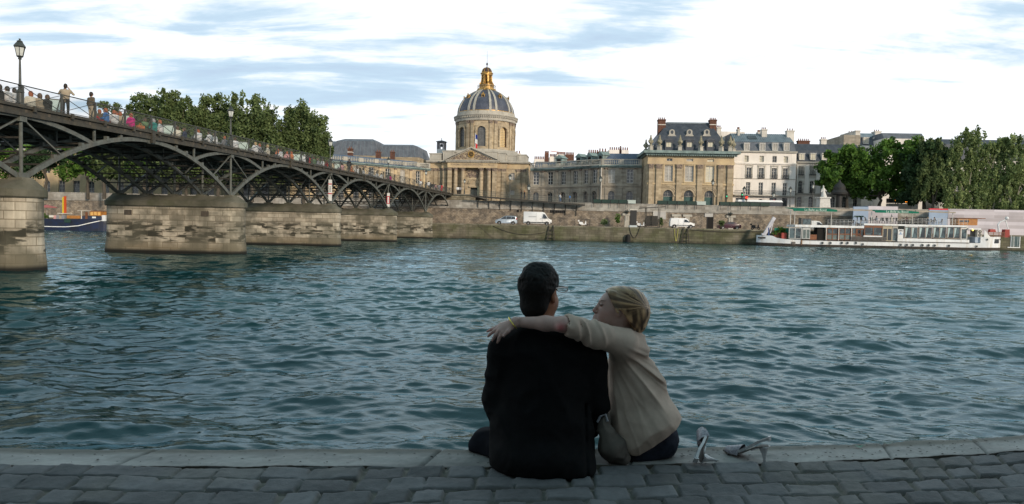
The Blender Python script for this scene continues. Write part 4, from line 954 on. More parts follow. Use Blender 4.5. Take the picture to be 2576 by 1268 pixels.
MB().lathe([(8.2, 34.3), (8.32, 34.32), (8.3, 34.5), (8.12, 34.52)], 64, DC).build('gilded_band', gold, dome)
for k in range(8):
 a = k*math.pi/4; z = 38.6; r_ = dr_(z); c_, s_ = math.cos(a), math.sin(a)
 if math.cos(a) < -.5: continue
 W = lambda x, y, zz_: (DC.x+(r_+.35-y)*s_+x*c_, DC.y-(r_+.35-y)*c_+x*s_, z+zz_)
 mb = MB(); n = 14
 for j in range(n):
  t0_, t1_ = 2*math.pi*j/n, 2*math.pi*(j+1)/n
  vs = [(q*math.cos(t)*.8, y_, q*math.sin(t)*1.25) for y_ in (0, .8) for q, t in ((.58, t0_), (.58, t1_), (.33, t1_), (.33, t0_))]; mb.add(vs, [(0, 1, 2, 3), (0, 4, 5, 1), (3, 2, 6, 7)])
 mb.sph((0, .1, .85), (.28, .2, .22), 6, 4); mb.sph((0, .1, -.85), (.2, .15, .22), 6, 4)
 for sx in (-1, 1): mb.sph((sx*.45, .1, .45), (.14, .14, .2), 6, 4)
 mb.warp(W); oc = mb.build('lucarne', gold, dome)
 mb = MB(); mb.box(-.26, .26, .3, .35, -.4, .4); mb.warp(W); mb.build('opening', dark, oc)
LC = DC; mb = MB(); mb.lathe([(2.84, 40.95), (2.95, 41.1), (2.85, 41.35), (2.7, 41.45), (2.7, 41.6), (2.2, 41.65), (2.1, 41.7), (2.1, 42.5), (2.2, 42.6), (2.2, 42.8), (1.7, 42.85)], 32, LC); lant = mb.build('lantern', gold, rt, smooth=True)
mb = MB()
for k in range(24): a = 2*math.pi*k/24; x, y = on(a, 2.62); mb.bar((x, y, 41.6), (x, y, 42.6), .06)
mb.lathe([(2.58, 42.5), (2.66, 42.5), (2.66, 42.62), (2.58, 42.62), (2.58, 42.5)], 24, LC); mb.build('balcony_rail', mk('gilt_dull', lin(.32, .24, .15), lin(.2, .16, .12), 3, rough=.5, metal=.3), lant)
for k in range(8):
 a = (k+.5)*math.pi/4; mb = MB(); c_, s_ = math.cos(a), math.sin(a); W = lambda x, y, z: (LC.x+y*s_+x*c_, LC.y-y*c_+x*s_, z)
 mb.box(-.26, .26, .9, 1.45, 42.8, 45.7); mb.prismx([(1.45, 42.8), (2.05, 42.8), (2.1, 43.3), (1.75, 43.7), (1.6, 44.6), (1.62, 45.3), (1.45, 45.5)], -.17, .17); mb.sph((0, 1.95, 43.15), (.2, .25, .28), 8, 5)
 mb.warp(W); mb.build('buttress', gold, lant)
MB().lathe([(.85, 42.8), (.85, 45.8)], 12, LC).build('core', dark, lant)
mb = MB(); mb.lathe([(1.2, 45.5), (1.65, 45.6), (1.65, 45.9), (1.85, 46.05), (1.85, 46.2), (1.5, 46.3), (1.45, 46.45)], 24, LC); mb.build('cornice', gold, lant)
mb = MB(); cp = [(1.42, 46.4), (1.38, 46.8), (1.2, 47.25), (.85, 47.65), (.35, 47.85), (.12, 48.0), (.1, 48.5), (.24, 48.65), (.27, 48.9), (.2, 49.1), (.05, 49.25), (.035, 50.5), (.02, 52.6), (0, 52.6)]; mb.lathe(cp, 20, LC); mb.build('cupola', mk('cupola_slate', lin(.07, .05, .05), lin(.04, .03, .04), 2), lant, smooth=True)
for k in range(8):
 a = (k+.5)*math.pi/4; mb = MB(); pts = [(LC.x+(r_+.03)*math.sin(a), LC.y-(r_+.03)*math.cos(a), z) for r_, z in cp[:5]]; mb.tube(pts, [.13, .12, .1, .08, .05], 5); mb.build('cupola_rib', gold, lant)
fl = thing('flag', 'blue white and red flag hanging from a white pole above the pediment', 'flag', FC.world(U(935, 340, 2), 2.0, z0), FC.a)
zt = ZZ(935, 140, 2)-z0; MB().tube([(0, 0, 0), (0, 0, zt)], [.07, .05], 8).build('pole', white, fl)
for i, (cn, cm) in enumerate((('blue', mk('flag_blue', lin(.02, .05, .3), rough=.8)), ('white', mk('flag_white', lin(.75, .75, .75), rough=.8)), ('red', mk('flag_red', lin(.5, .02, .03), rough=.8)))):
 mb = MB(); za, zb = zt-.3-i*1.15, zt-.3-(i+1)*1.15-.1
 for j in range(5):
  x0_, x1_ = .02+.11*j, .02+.11*(j+1); y = lambda q: .12*math.sin(q*9+i)
  mb.add([(x0_, y(x0_), za-.4*x0_), (x1_, y(x1_), za-.4*x1_), (x1_, y(x1_), zb-.5*x1_), (x0_, y(x0_), zb-.5*x0_)], [(0, 1, 2, 3)])
 mb.build('stripe', cm, fl)
w0 = 12; a, b = U(437, 300, w0), U(540, 300, w0); zb0, zb1, zb2, zb3 = (ZZ(485, v, w0) for v in (405, 350, 250, 207)); cx_ = (a+b)/2; hw = (b-a)/2
bf = thing('belfry', 'small slate capped belfry with open bell arches left of the drum', 'belfry', FC.world(cx_, w0+hw, zb0-1), FC.a)
H1, H2, H3 = zb1-zb0+1, zb2-zb0+1, zb3-zb0+1
MB().box(-hw, hw, -hw, hw, -1.5, H1).build('base', zinc, bf)
mb = MB()
for sx in (-1, 1):
 for sy in (-1, 1): mb.box(sx*(hw-.2)-.2, sx*(hw-.2)+.2, sy*(hw-.2)-.2, sy*(hw-.2)+.2, H1, H2)
 mb.box(sx*.55-.09, sx*.55+.09, -hw+.05, -hw+.25, H1, H2-.5); mb.box(sx*.55-.09, sx*.55+.09, hw-.25, hw-.05, H1, H2-.5)
mb.box(-hw, hw, -hw, hw, H2-.35, H2); mb.build('posts', slate, bf)
mb = MB(); mb.taper(-hw-.35, hw+.35, -hw-.35, hw+.35, H2+.003, H3-.5, hw+.25, hw+.25); mb.lathe([(.12, H3-.5), (.06, H3-.2), (.12, H3-.1), (0, H3+.3)], 6); mb.build('roof', slate, bf)
mb = MB(); mb.lathe([(.0, H2-.5), (.2, H2-.6), (.3, H2-1.2), (.42, H2-1.4), (0, H2-1.4)], 10); mb.build('bell', slate, bf)
# == curved wings
def smooth(pts, n=8):
 P_ = [Vector((*p, 0)) for p in pts]; out = []
 for i in range(len(P_)-1):
  p0, p1, p2, p3 = P_[max(i-1, 0)], P_[i], P_[i+1], P_[min(i+2, len(P_)-1)]
  for k in range(n):
   t = k/n; out.append(.5*((2*p1)+(p2-p0)*t+(2*p0-5*p1+4*p2-p3)*t*t+(3*p1-p0-3*p2+p3)*t**3))
 out.append(P_[-1]); return out
class Curve:
 def __init__(s, pts, sm_=True):
  s.p = smooth(pts) if sm_ else [Vector((*p, 0)) for p in pts]; s.s = [0]
  for a, b in zip(s.p, s.p[1:]): s.s.append(s.s[-1]+(b-a).length)
  s.L = s.s[-1]
 def at(s, u):
  u_ = min(max(u, 0), s.L-1e-6); i = max(0, min(len(s.p)-2, int(np.searchsorted(s.s, u_, side='right'))-1)); t = (u-s.s[i])/(s.s[i+1]-s.s[i])
  a, b = s.p[i], s.p[i+1]
  def tan(j): j = min(max(j, 1), len(s.p)-2); return (s.p[j+1]-s.p[j-1]).normalized()
  d = (tan(i)*(1-min(max(t, 0), 1))+tan(i+1)*min(max(t, 0), 1)).normalized(); return a.lerp(b, t), d
 def W(s, u, y, z):
  p, d = s.at(u); return (p.x-d.y*y, p.y+d.x*y, z)
 def upx(s, px, z):
  best = min((abs(proj(s.W(u, 0, z))[0]-px), u) for u in np.linspace(0, s.L, 400)); return best[1]
 def rz(s, u): d = s.at(u)[1]; return math.atan2(d.y, d.x)
def subdiv_wall(mb, cv, x0, x1, z0, z1, holes, **k):
 n = max(1, int((x1-x0)/1.2)); extra = [x0+(x1-x0)*i/n for i in range(n+1)]
 wallh(mb, x0, x1, z0, z1, [tuple(h) for h in holes]+[(e-1e-4, e+1e-4, z0-2, z0-1) for e in extra], **k)
def cbox(mb, x0, x1, y0, y1, z0, z1):
 n = max(1, int((x1-x0)/1.2))
 for i in range(n): mb.box(x0+(x1-x0)*i/n, x0+(x1-x0)*(i+1)/n, y0, y1, z0, z1)
zb_top, zb_bot, zw1, zw0, zs1, zs0, za1 = 18.2, 16.75, 15.95, 12.75, 12.45, 12.0, 10.9
def wing(name, label, cv, wins, gap, stone, upper_stone, x0=0, x1=None, bays=None, arches=True):
 root = thing(name, label, 'building', (0, 0, 0)); x1 = x1 or cv.L; mb = MB()
 hs = [(u-.75, u+.75, zw0, zw1) for u in wins]; ha_ = [(u-.78, u+.78, G0+1.6, za1, True) for u in wins] if arches else []
 subdiv_wall(mb, cv, x0, x1, G0, zs0, ha_); subdiv_wall(mb, cv, x0, x1, zs1, zb_bot-.5, hs); mb.warp(cv.W); mb.build('wall', upper_stone, root)
 mb = MB(); cbox(mb, x0, x1, -.28, .3, zs0, zs1); cbox(mb, x0, x1, -.12, .3, zs0-.35, zs0-.003); mb.warp(cv.W); mb.build('string_course', stone, root)
 mb = MB(); cbox(mb, x0, x1, -.3, .4, zb_bot-.5, zb_bot-.25); cbox(mb, x0, x1, -.65, .4, zb_bot-.247, zb_bot); mb.warp(cv.W); mb.build('cornice', leadg, root)
 mb = MB(); bays = bays or len(wins); balustrade(mb, x0, x1, zb_bot+.003, zb_top-zb_bot, bays=bays); mb.warp(cv.W); mb.build('balustrade', palest, root)
 for u in wins:
  win(root, 0, 0, 1.5, zw1-zw0, nx=2, nz=4, pm=glass_d if random.Random(int(u*10)).random() < .6 else glass_c, fw=.10, bw_=.07, loc=cv.W(u, 0, zw0), rz=cv.rz(u))
  if arches:
   win(root, 0, 0, 1.56, za1-G0-1.6, arch=True, nx=2, nz=3, pm=glass_d, fm=wfg, loc=cv.W(u, 0, G0+1.6), rz=cv.rz(u))
   mb = MB(); n = 12; zs = za1-.78
   for ro, ri, yy in ((1.45, 1.15, -.1), (1.1, .85, -.06)):
    for j in range(n):
     t0_, t1_ = math.pi*j/n, math.pi*(j+1)/n; vs = [(u+q*math.cos(t), y_, zs+q*math.sin(t)) for y_ in (yy, .0) for q, t in ((ro, t0_), (ro, t1_), (ri, t1_), (ri, t0_))]; mb.add(vs, [(0, 1, 2, 3), (0, 4, 5, 1), (3, 2, 6, 7)])
   mb.warp(cv.W); mb.build('arch_moulding', stone, root)
 for a, b in zip([x0]+list(wins), list(wins)+[x1]):
  c = (a+b)/2
  if b-a < 1.6: continue
  wv = min(.7, (b-a)*.22); mb = MB(); mb.box(c-wv/2, c+wv/2, -.16, -.003, zs1+.003, zb_bot-.95); mb.box(c-wv/2, c+wv/2, -.14, -.003, G0, zs0-.36); mb.warp(cv.W); p_ = mb.build('pilaster', stone, root)
  mb = MB(); capital(mb, c, zb_bot-.95, wv, .43, -.16, -.003); mb.warp(cv.W); mb.build('capital', orn, p_)
 return root
RWp = [(4.2, 176.6), (7.9, 175.6), (11.2, 173.4), (14.2, 170.4), (16.7, 167.4), (18.6, 164.6), (20.2, 162.2)]
cvR = Curve(RWp); wu = [cvR.upx(Z6(v, 690)[0], 14.3) for v in (325, 540, 740, 925, 1083, 1215)]
rw = wing('curved_wing', 'grey stone concave palace wing right of the dome with tall white windows and a balustrade', cvR, wu, 0, greyst, greyst, bays=6)
cvS = Curve([(20.2, 162.2), (24.6, 161.5), (29.2, 160.8)], False); ws = [cvS.upx(Z6(v, 690)[0], 14.3) for v in (1475, 1755)]
sw = wing('link_wing', 'short straight grey stone wing joining the concave wing to the corner pavilion', cvS, ws, 0, greyst, greyst, bays=2)
pp = cvS.W(.0, -.35, 0); MB().tube([(pp[0], pp[1], G0), (pp[0], pp[1], zb_bot-.6)], .14, 8).build('drainpipe', chimw, sw)
LWp = [(-72, 160), (-58, 161.5), (-44.8, 164.5), (-38.8, 168.6), (-33.8, 172.7), (-29, 177.3), (-25, 180.9), (-22.0, 184.4)]
cvL = Curve(LWp); lu = [cvL.upx(Z3(v, 500)[0], 14.3) for v in (1050, 1180, 1330, 1480, 1640, 1785, 1940)]; lu = sorted(set([3, 7, 11, 15, 19, 23, 27]+[u for u in lu if u > 29]))
lw = wing('curved_wing', 'sunny ochre stone concave palace wing left of the dome behind the footbridge', cvL, lu, 0, warm2, warm, bays=len(lu))
lw['group'] = rw['group'] = 'concave wings either side of the domed block'
def back_roof(cv, root, y0, y1, zt, mat, x0=.5, x1=None):
 x1 = x1 or cv.L-.5; n = 14; mb = MB(); us = [x0+(x1-x0)*i/n for i in range(n+1)]; vs = []
 for u in us: vs += [(u, y0, zb_bot), (u, y1, zt), (u, y1+2.5, zt+.1), (u, y1+3, zb_bot)]
 mb.add(vs, [(4*i+k, 4*i+4+k, 4*i+5+k, 4*i+1+k) for i in range(n) for k in range(3)]+[(0, 1, 2, 3), (4*n+3, 4*n+2, 4*n+1, 4*n)]); mb.warp(cv.W); return mb.build('roof', mat, root)
slate_b = mk('slate_blue', lin(.10, .13, .19), lin(.07, .09, .13), 1, rough=.45, spec=.5)
back_roof(cvR, rw, 2.0, 4.5, 18.9, slate_b); back_roof(cvS, sw, 2.0, 4.5, 19.9, slate_b); back_roof(cvL, lw, 1.6, 4.5, 18.75, slate_b, x0=1)
for zx in (610, 890, 1045, 1205):
 px, py = Z6(zx, 372); u = cvR.upx(px, 19.3); mb = MB(); mb.box(u-.85, u+.85, 2.0, 4.2, zb_bot+.3, 19.4); mb.prism([(u-1.15, 19.4), (u+1.15, 19.4), (u, 20.3)], 1.8, 4.4); mb.warp(cvR.W); d_ = mb.build('dormer', leadg, rw)
 mb = MB(); mb.box(u-.5, u+.5, 1.95, 1.99, zb_bot+.6, 19.2); mb.warp(cvR.W); mb.build('opening', dark, d_)
# == corner pavilion
V7 = lambda zx, zy: Z7(zx, zy)
FP = Fr((29.6, 153.5), -3.0, 'corner_pavilion', 'ochre stone corner pavilion with steep slate mansard roof, rooftop statues and two brick chimneys', 'building')
rp = FP.root; u7 = lambda zx, zy=800, w=0: FP.at(*Z7(zx, zy), w)[0]; z7 = lambda zx, zy, w=0: FP.at(*Z7(zx, zy), w)[1]
a, b = u7(285), u7(1405); zg = 6.3; zco = z7(850, 575); zfr = z7(850, 655); zar = z7(850, 695); dep = 15
wx = [(u7(505), u7(612)), (u7(770), u7(883)), (u7(1040), u7(1152))]; wz = (z7(828, 918), z7(828, 712)); axs = [(u7(487, 1100), u7(612, 1100)), (u7(757, 1100), u7(880, 1100)), (u7(1024, 1110), u7(1147, 1110))]; azt = z7(818, 1030)
mb = MB(); wallh(mb, a, b, zg, z7(850, 945), [(p, q, zg, azt, True) for p, q in axs], dep=.8); wallh(mb, a, b, z7(850, 940), zar, [(p, q, *wz) for p, q in wx], dep=.45); shell(mb, a, b, zg, zar, dep)
mb.build('wall', warm, rp)
mb = MB(); wallh(mb, a-.02, b+.02, zfr, zco, [(u7(528), u7(603), z7(565, 650), z7(565, 615)), (u7(785), u7(873), z7(828, 655), z7(828, 620)), (u7(1055), u7(1145), z7(1100, 662), z7(1100, 628))], y=-.05, dep=.3); mb.box(a-.1, b+.1, -.15, .1, zar, zfr-.003); shell(mb, a-.02, b+.02, zar, zco, dep); mb.build('frieze', warm2, rp)
for p, q, c1, c2, pmm in ((528, 603, 615, 650, glass_d), (785, 873, 620, 655, glass_c), (1055, 1145, 628, 662, glass_y)):
 x0, x1 = u7(p), u7(q); win(rp, (x0+x1)/2, z7((p+q)/2, c2), x1-x0, z7((p+q)/2, c1)-z7((p+q)/2, c2), nx=2, nz=1, pm=pmm, dep=.2)
for i, (p, q) in enumerate(wx): win(rp, (p+q)/2, wz[0], q-p, wz[1]-wz[0], nx=2, nz=5, pm=(glass_c, glass_c, glass_y)[i], fw=.12, bw_=.06);
for p, q in wx: mb = MB(); mb.box(p-.25, q+.25, -.12, -.003, wz[0]-.25, wz[0]-.02); mb.box(p-.3, p-.02, -.08, -.003, wz[0], wz[1]+.2); mb.box(q+.02, q+.3, -.08, -.003, wz[0], wz[1]+.2); mb.box(p-.3, q+.3, -.1, -.003, wz[1]+.21, wz[1]+.4); mb.build('window_surround', warm2, rp)
for p, q in axs:
 zsill = zg+(azt-zg)*.5; MB().box(p, q, .7, .78, zg, azt-(q-p)*.42).build('door', door_g, rp); win(rp, (p+q)/2, azt-(q-p)/2-.4, q-p, (q-p)/2+.4, arch=True, nx=4, nz=2, pm=glass_d, fm=wfg, dep=.6)
 mb = MB(); n = 14; r = (q-p)/2; zs = azt-r; c0 = (p+q)/2
 for ro, ri, yy in ((r+.95, r+.75, -.14), (r+.70, r+.42, -.10), (r+.34, r+.02, -.05)):
  for j in range(n):
   t0_, t1_ = math.pi*j/n, math.pi*(j+1)/n; vs = [(c0+k_*math.cos(t), y_, zs+k_*math.sin(t)) for y_ in (yy, .0) for k_, t in ((ro, t0_), (ro, t1_), (ri, t1_), (ri, t0_))]; mb.add(vs, [(0, 1, 2, 3), (0, 4, 5, 1), (3, 2, 6, 7)])
 for sx in (-1, 1): mb.box(c0+sx*(r+.5)-.35, c0+sx*(r+.5)+.35, -.16, -.003, zs-.35, zs)
 mb.build('arch_moulding', warm, rp)
mb = MB(); mb.box(a-.1, b+.1, -.14, -.003, z7(850, 962), z7(850, 940)); mb.build('string_course', warm2, rp)
for p, q in ((300, 350), (395, 462), (660, 728), (930, 998), (1200, 1264), (1320, 1385)):
 x0, x1 = u7(p), u7(q); mb = MB(); mb.box(x0, x1, -.35, -.145, zg, z7((p+q)/2, 752)); p_ = mb.build('pilaster', warm, rp); mb = MB(); zz0 = z7((p+q)/2, 750); capital(mb, (x0+x1)/2, zz0, x1-x0, zar-zz0-.01, -.35, -.1); mb.build('capital', orn, p_)
zc1 = z7(850, 522)
mb = MB(); mb.box(a-.5, b+.5, -.6, dep+.5, zco+.003, zco+.3); mb.box(a-1.1, b+1.1, -1.2, dep+1, zco+.303, zc1)
for i in range(40): x = a-.3+(b-a+.6)*i/39; mb.box(x-.13, x+.13, -1.0, -.1, zco-.22, zco)
mb.build('cornice', leadg, rp)
def mansard(parent, x0, x1, y0, y1, z0, z1, z2, t0, t1, ty0, ty1, mat, mid=None):
 mb = MB(); m = mid or ((x0*.55+t0*.45), (x1*.55+t1*.45), (y0*.55+ty0*.45), (y1*.55+ty1*.45))
 rings = [(x0, x1, y0, y1, z0), (m[0], m[1], m[2], m[3], z1), (t0, t1, ty0, ty1, z2)]; vs = []
 for (p, q, r, s_, z) in rings: vs += [(p, r, z), (q, r, z), (q, s_, z), (p, s_, z)]
 mb.add(vs, [(4*i+k, 4*i+(k+1) % 4, 4*i+4+(k+1) % 4, 4*i+4+k) for i in range(2) for k in range(4)]+[(8, 9, 10, 11)]); return mb.build('roof', mat, parent)
ra, rb = u7(335, 515, .5), u7(1345, 515, .5); rm0, rm1 = u7(425, 320, 2.5), u7(1225, 320, 2.5); rt0, rt1 = u7(540, 158, 5), u7(1098, 158, 5)
rf = mansard(rp, ra, rb, .6, dep-.6, zc1, z7(820, 320, 2.5), z7(820, 158, 5), rt0, rt1, 5, dep-5, slate, (rm0, rm1, 2.5, dep-2.5))
mb = MB(); zt_ = z7(820, 158, 5); mb.box(rt0-.15, rt1+.15, 4.85, dep-4.85, zt_-.1, zt_+.2); mb.build('ridge_lead', zinc, rf)
for zx in (600, 828, 1053):
 w0 = 2.7; x = u7(zx, 280, w0); zb_, zt_ = z7(zx, 328, w0), z7(zx, 238, w0); mb = MB(); h_ = zt_-zb_; n = 12
 mb.prism([(x-.95, zb_), (x+.95, zb_), (x+.62, zb_+h_*.3), (x+.6, zb_+h_*.65)]+[(x+.6*math.cos(math.pi*k/8), zb_+h_*.65+h_*.35*math.sin(math.pi*k/8)) for k in range(1, 8)]+[(x-.6, zb_+h_*.65), (x-.62, zb_+h_*.3)], w0-.3, w0+2.2)
 d_ = mb.build('dormer', palest, rf); mb = MB(); n = 12; mb.add([(x+.33*math.cos(2*math.pi*k/n), w0-.31, zb_+h_*.58+.42*math.sin(2*math.pi*k/n)) for k in range(n)], [tuple(range(n))]); mb.build('pane', glass_d, d_)
for zx in (562, 830, 1102):
 w0 = .9; x = u7(zx, 440, w0); zb_, zt_ = z7(zx, 468, w0), z7(zx, 405, w0); hw = (u7(zx+38, 440, w0)-u7(zx-38, 440, w0))/2
 mb = MB(); wallh(mb, x-hw-.25, x+hw+.25, zb_-.9, zt_+.3, [(x-hw, x+hw, zb_, zt_)], y=w0-.35, dep=.3); mb.box(x-hw-.25, x-hw-.24, w0-.34, w0+2, zb_-.9, zt_+.3); mb.box(x+hw+.24, x+hw+.25, w0-.34, w0+2, zb_-.9, zt_+.3)
 n = 8; mb.prism([(x+(hw+.35)*math.cos(math.pi*k/n), zt_+.3+.5*math.sin(math.pi*k/n)) for k in range(n+1)], w0-.45, w0+2.3)
 d_ = mb.build('dormer', slate, rf); mb = MB(); mb.box(x-hw, x+hw, w0-.12, w0-.1, zb_, zt_); mb.box(x-.05, x+.05, w0-.17, w0-.121, zb_, zt_); mb.build('pane', glass_y, d_)
for p, q, t_, bt, w0 in ((425, 520, 105, 285, 4.0), (1097, 1185, 108, 250, 4.0)):
 x0, x1 = u7(p, 150, w0), u7(q, 150, w0); chimney(rp, x0, x1, w0, zc1+.5, z7(p, t_, w0), brickm, 4, 1.6, band=(z7(p, 180, w0), z7(p, 170, w0)))
def make_statue():
 o = empty('rooftop_statue'); mb = MB(); mb.taper(-.42, .42, -.42, .42, 0, .95, .06, .06); mb.box(-.48, .48, -.48, .48, .96, 1.06); mb.build('plinth', palest, o)
 mb = MB(); mb.lathe([(.3, 1.06), (.42, 1.15), (.22, 1.3), (.2, 1.4), (.42, 1.6), (.5, 1.95), (.46, 2.2), (.28, 2.4), (.30, 2.5), (.34, 2.55), (.2, 2.7), (.22, 2.85), (.13, 2.95), (.19, 3.1), (.10, 3.3), (0, 3.5)], 10)
 for k in range(7): a_ = k*.9; mb.sph((.42*math.cos(a_), .42*math.sin(a_), 1.9+.1*math.sin(a_*3)), (.17, .17, .25), 6, 4)
 for sx in (-1, 1): mb.tube([(sx*.45, 0, 1.7), (sx*.62, 0, 2.05), (sx*.36, 0, 2.35)], .07, 5)
 mb.build('figure', mk('statue_stone', lin(.38, .34, .24), lin(.2, .19, .14), 2.5, rough=.95, contrast=(.4, .6)), o); return o
st0 = make_statue(); st0['category'] = 'statue'
sl = ['stone rooftop ornament furthest back on the left edge of the pavilion cornice', 'stone rooftop ornament on the front left corner of the pavilion cornice', 'stone rooftop ornament left of the first pavilion dormer', 'stone rooftop ornament between the first and middle pavilion dormers',
      'stone rooftop ornament between the middle and last pavilion dormers', 'stone rooftop ornament right of the last pavilion dormer', 'stone rooftop ornament on the front right corner of the pavilion cornice', 'stone rooftop ornament behind the front right corner of the pavilion cornice']
for i, (zx, w0) in enumerate(((262, 8), (323, -.3), (438, -.3), (705, -.3), (975, -.3), (1243, -.3), (1360, -.3), (1400, 3.5))):
 x = u7(zx, 500, w0); o = st0 if i == 0 else dup(st0); o.location = FP.world(x, w0, zc1); o.rotation_euler = (0, 0, FP.a+i*.5); o['label'] = sl[i]; o['group'] = 'stone ornaments along the pavilion eaves'
# == white apartment house
FW = Fr((50.2, 157.0), -2.5, 'apartment_house', 'cream rendered apartment house with blue grey mansard right of the pavilion', 'building')
rwh = FW.root; uw = lambda zx, zy=800, w=0: FW.at(*Z7(zx, zy), w)[0]; zw = lambda zx, zy, w=0: FW.at(*Z7(zx, zy), w)[1]
a, b = uw(1395), uw(2215); cols = (1585, 1765, 1930, 2080); zE = zw(1850, 540)
holes = []; ws_ = []
for i, zx in enumerate(cols):
 dx_ = [0, 0, 0, 0][i]
 for (h0, h1, w_, nz_, sh) in ((660, 578, 56, 2, -14), (866, 733, 62, 3, 20), (1090, 925, 56, 4, 15)):
  x_ = zx+{0: {-14: -18, 20: 20, 15: 15}[sh], 1: 0, 2: 3, 3: 0}[i]; yy = (zx-1585)*.022
  x = uw(x_); hw = (uw(x_+w_/2)-uw(x_-w_/2))/2; holes.append((x-hw, x+hw, zw(x_, h0+yy), zw(x_, h1+yy))); ws_.append((x, hw, zw(x_, h0+yy), zw(x_, h1+yy), nz_, i))
g_ = [(uw(1700, 1180), uw(1810, 1180), zg, zw(1755, 1145), True), (uw(2035, 1180), uw(2105, 1180), zg, zw(2070, 1130)), (uw(1430, 1180), uw(1560, 1180), zg, zw(1500, 1130)), (uw(1870, 1180), uw(1960, 1180), zg, zw(1900, 1130))]
mb = MB(); wallh(mb, a, b, zg, zE, holes+g_, dep=.4); shell(mb, a, b, zg, zE, 13); mb.build('wall', cream, rwh)
for x, hw, z0_, z1_, nz_, i in ws_:
 pmm = glass_d if (nz_ != 2 or i == 2) else (glass_c if nz_ != 2 else glass_y); win(rwh, x, z0_, hw*2, z1_-z0_, nx=2, nz=nz_, pm=pmm, fm=wfg if nz_ == 2 else wf, fw=.08, bw_=.05)
 if nz_ == 3:
  mb = MB(); mb.box(x-hw-.3, x-hw-.05, -.08, -.003, z0_, z1_+.3); mb.box(x+hw+.05, x+hw+.3, -.08, -.003, z0_, z1_+.3); mb.box(x-hw-.35, x+hw+.35, -.12, -.003, z1_+.31, z1_+.55); mb.build('window_surround', palest, rwh)
  mb = MB(); mb.box(x-hw-.15, x+hw+.15, -.35, -.1, z0_-.12, z0_); [mb.box(x-hw-.15+(2*hw+.3)*k/9-.015, x-hw-.15+(2*hw+.3)*k/9+.015, -.35, -.32, z0_+.003, z0_+.7) for k in range(10)]; mb.box(x-hw-.15, x+hw+.15, -.36, -.32, z0_+.7, z0_+.76); mb.build('balconette', railb, rwh)
for q in g_: MB().box(q[0], q[1], .38, .45, q[2], q[3]-(.3 if len(q) > 4 else 0)).build('shopfront', glass_d, rwh)
mb = MB(); mb.box(a, b, -.25, -.003, zw(1800, 692), zw(1800, 672)); mb.build('cornice', cream, rwh); MB().box(a, b, -.12, -.003, zw(1800, 886), zw(1800, 878)).build('string_course', palest, rwh)
mb = MB(); zb_ = zw(1800, 1108); mb.box(a+.2, b-.1, -1.0, -.003, zb_, zb_+.22); bc = mb.build('balcony', palest, rwh); mb = MB(); L_ = b-a-.4
for k in range(70): x = a+.25+L_*k/69; mb.box(x-.015, x+.015, -.98, -.95, zb_+.22, zb_+1.1)
mb.box(a+.2, b-.1, -1.0, -.94, zb_+1.1, zb_+1.17); mb.build('balcony_rail', railb, bc)
mb = MB(); mb.box(a-.1, b+.1, -.4, 13.2, zE+.003, zE+.3); mb.build('eaves', palest, rwh)
rf = mansard(rwh, a+.1, b-.1, .05, 12.9, zE+.3, zw(1800, 405, 1.2), zw(1800, 300, 5), a+.4, b-.4, 5, 9, slate_l, (a+.2, b-.2, 1.2, 11.8))
mb = MB(); z0_, z1_ = zw(1800, 405, 1.2)+.05, zw(1800, 300, 5)+.05; mb.add([(a+.25, 1.15, z0_), (b-.25, 1.15, z0_), (b-.45, 5, z1_), (a+.45, 5, z1_)], [(0, 1, 2, 3)])
for k in range(30): x = a+.5+(b-a-1)*k/29; mb.bar((x, 1.15, z0_+.04), (x, 5, z1_+.04), .05, .06)
mb.build('zinc_slope', zinc, rf)
for i, zx in enumerate((1565, 1768, 1935, 2083)): zb_, zt_ = zw(zx, 515), zw(zx, 420); dormer(rf, uw(zx), -.05, zb_, (uw(zx+30)-uw(zx-30)), zt_-zb_, 1.6, glass_c, wf, ped=False)
mb = MB()
for i, zx in enumerate((1595, 1615, 1635, 1655, 1675, 1695)):
 x = uw(zx, 370, 3); mb.bar((x, 2.3, z0_+(z1_-z0_)*.3+.12), (x, 3.8, z0_+(z1_-z0_)*.69+.12), .28, .06)
mb.build('skylight', glass_d, rf)
for p, q, t_, mt_, w0 in ((1190, 1242, 210, chimw, 6), (1458, 1487, 232, chimw, 4), (1722, 1757, 270, chimw, 8), (1772, 1840, 235, chimw, 3.5), (2100, 2195, 250, chimw, 3.5)): chimney(rwh, uw(p, 300, w0), uw(q, 300, w0), w0, zw(p, 400, w0)-1, zw(p, t_, w0), mt_, 3, 1.2)
mb = MB(); mb.box(uw(1245, 280, 9), uw(1550, 280, 9), 9, 13, zE, zw(1400, 265, 9)); mb.build('rear_block', cream, rwh)
# == next house (behind the first plane tree)
FN = Fr((68.8, 159.0), -2.5, 'apartment_house', 'pale stone house with dark slate roof partly hidden by the first plane tree', 'building')
rn = FN.root; un = lambda zx, zy=700, w=0: FN.at(*Z8(zx, zy), w)[0]; zn = lambda zx, zy, w=0: FN.at(*Z8(zx, zy), w)[1]
a, b = un(42), un(760); zE = zn(100, 492); hs = []; ws_ = []
for i, zx in enumerate((90, 215, 340, 460, 585, 705)):
 for (h0, h1, w_, ar_, nz_, pmm) in ((632, 545, 55, False, 3, glass_c), (830, 702, 46, True, 4, glass_d), (1000, 875, 50, True, 4, glass_d)):
  x = un(zx-(8 if h0 > 900 else 2)); hw = (un(zx+w_/2)-un(zx-w_/2))/2; hs.append((x-hw, x+hw, zn(zx, h0), zn(zx, h1), ar_)); ws_.append((x, hw, zn(zx, h0), zn(zx, h1), ar_, nz_, pmm))
mb = MB(); wallh(mb, a, b, zg, zE, hs, dep=.4); shell(mb, a, b, zg, zE, 12); mb.build('wall', cream2, rn)
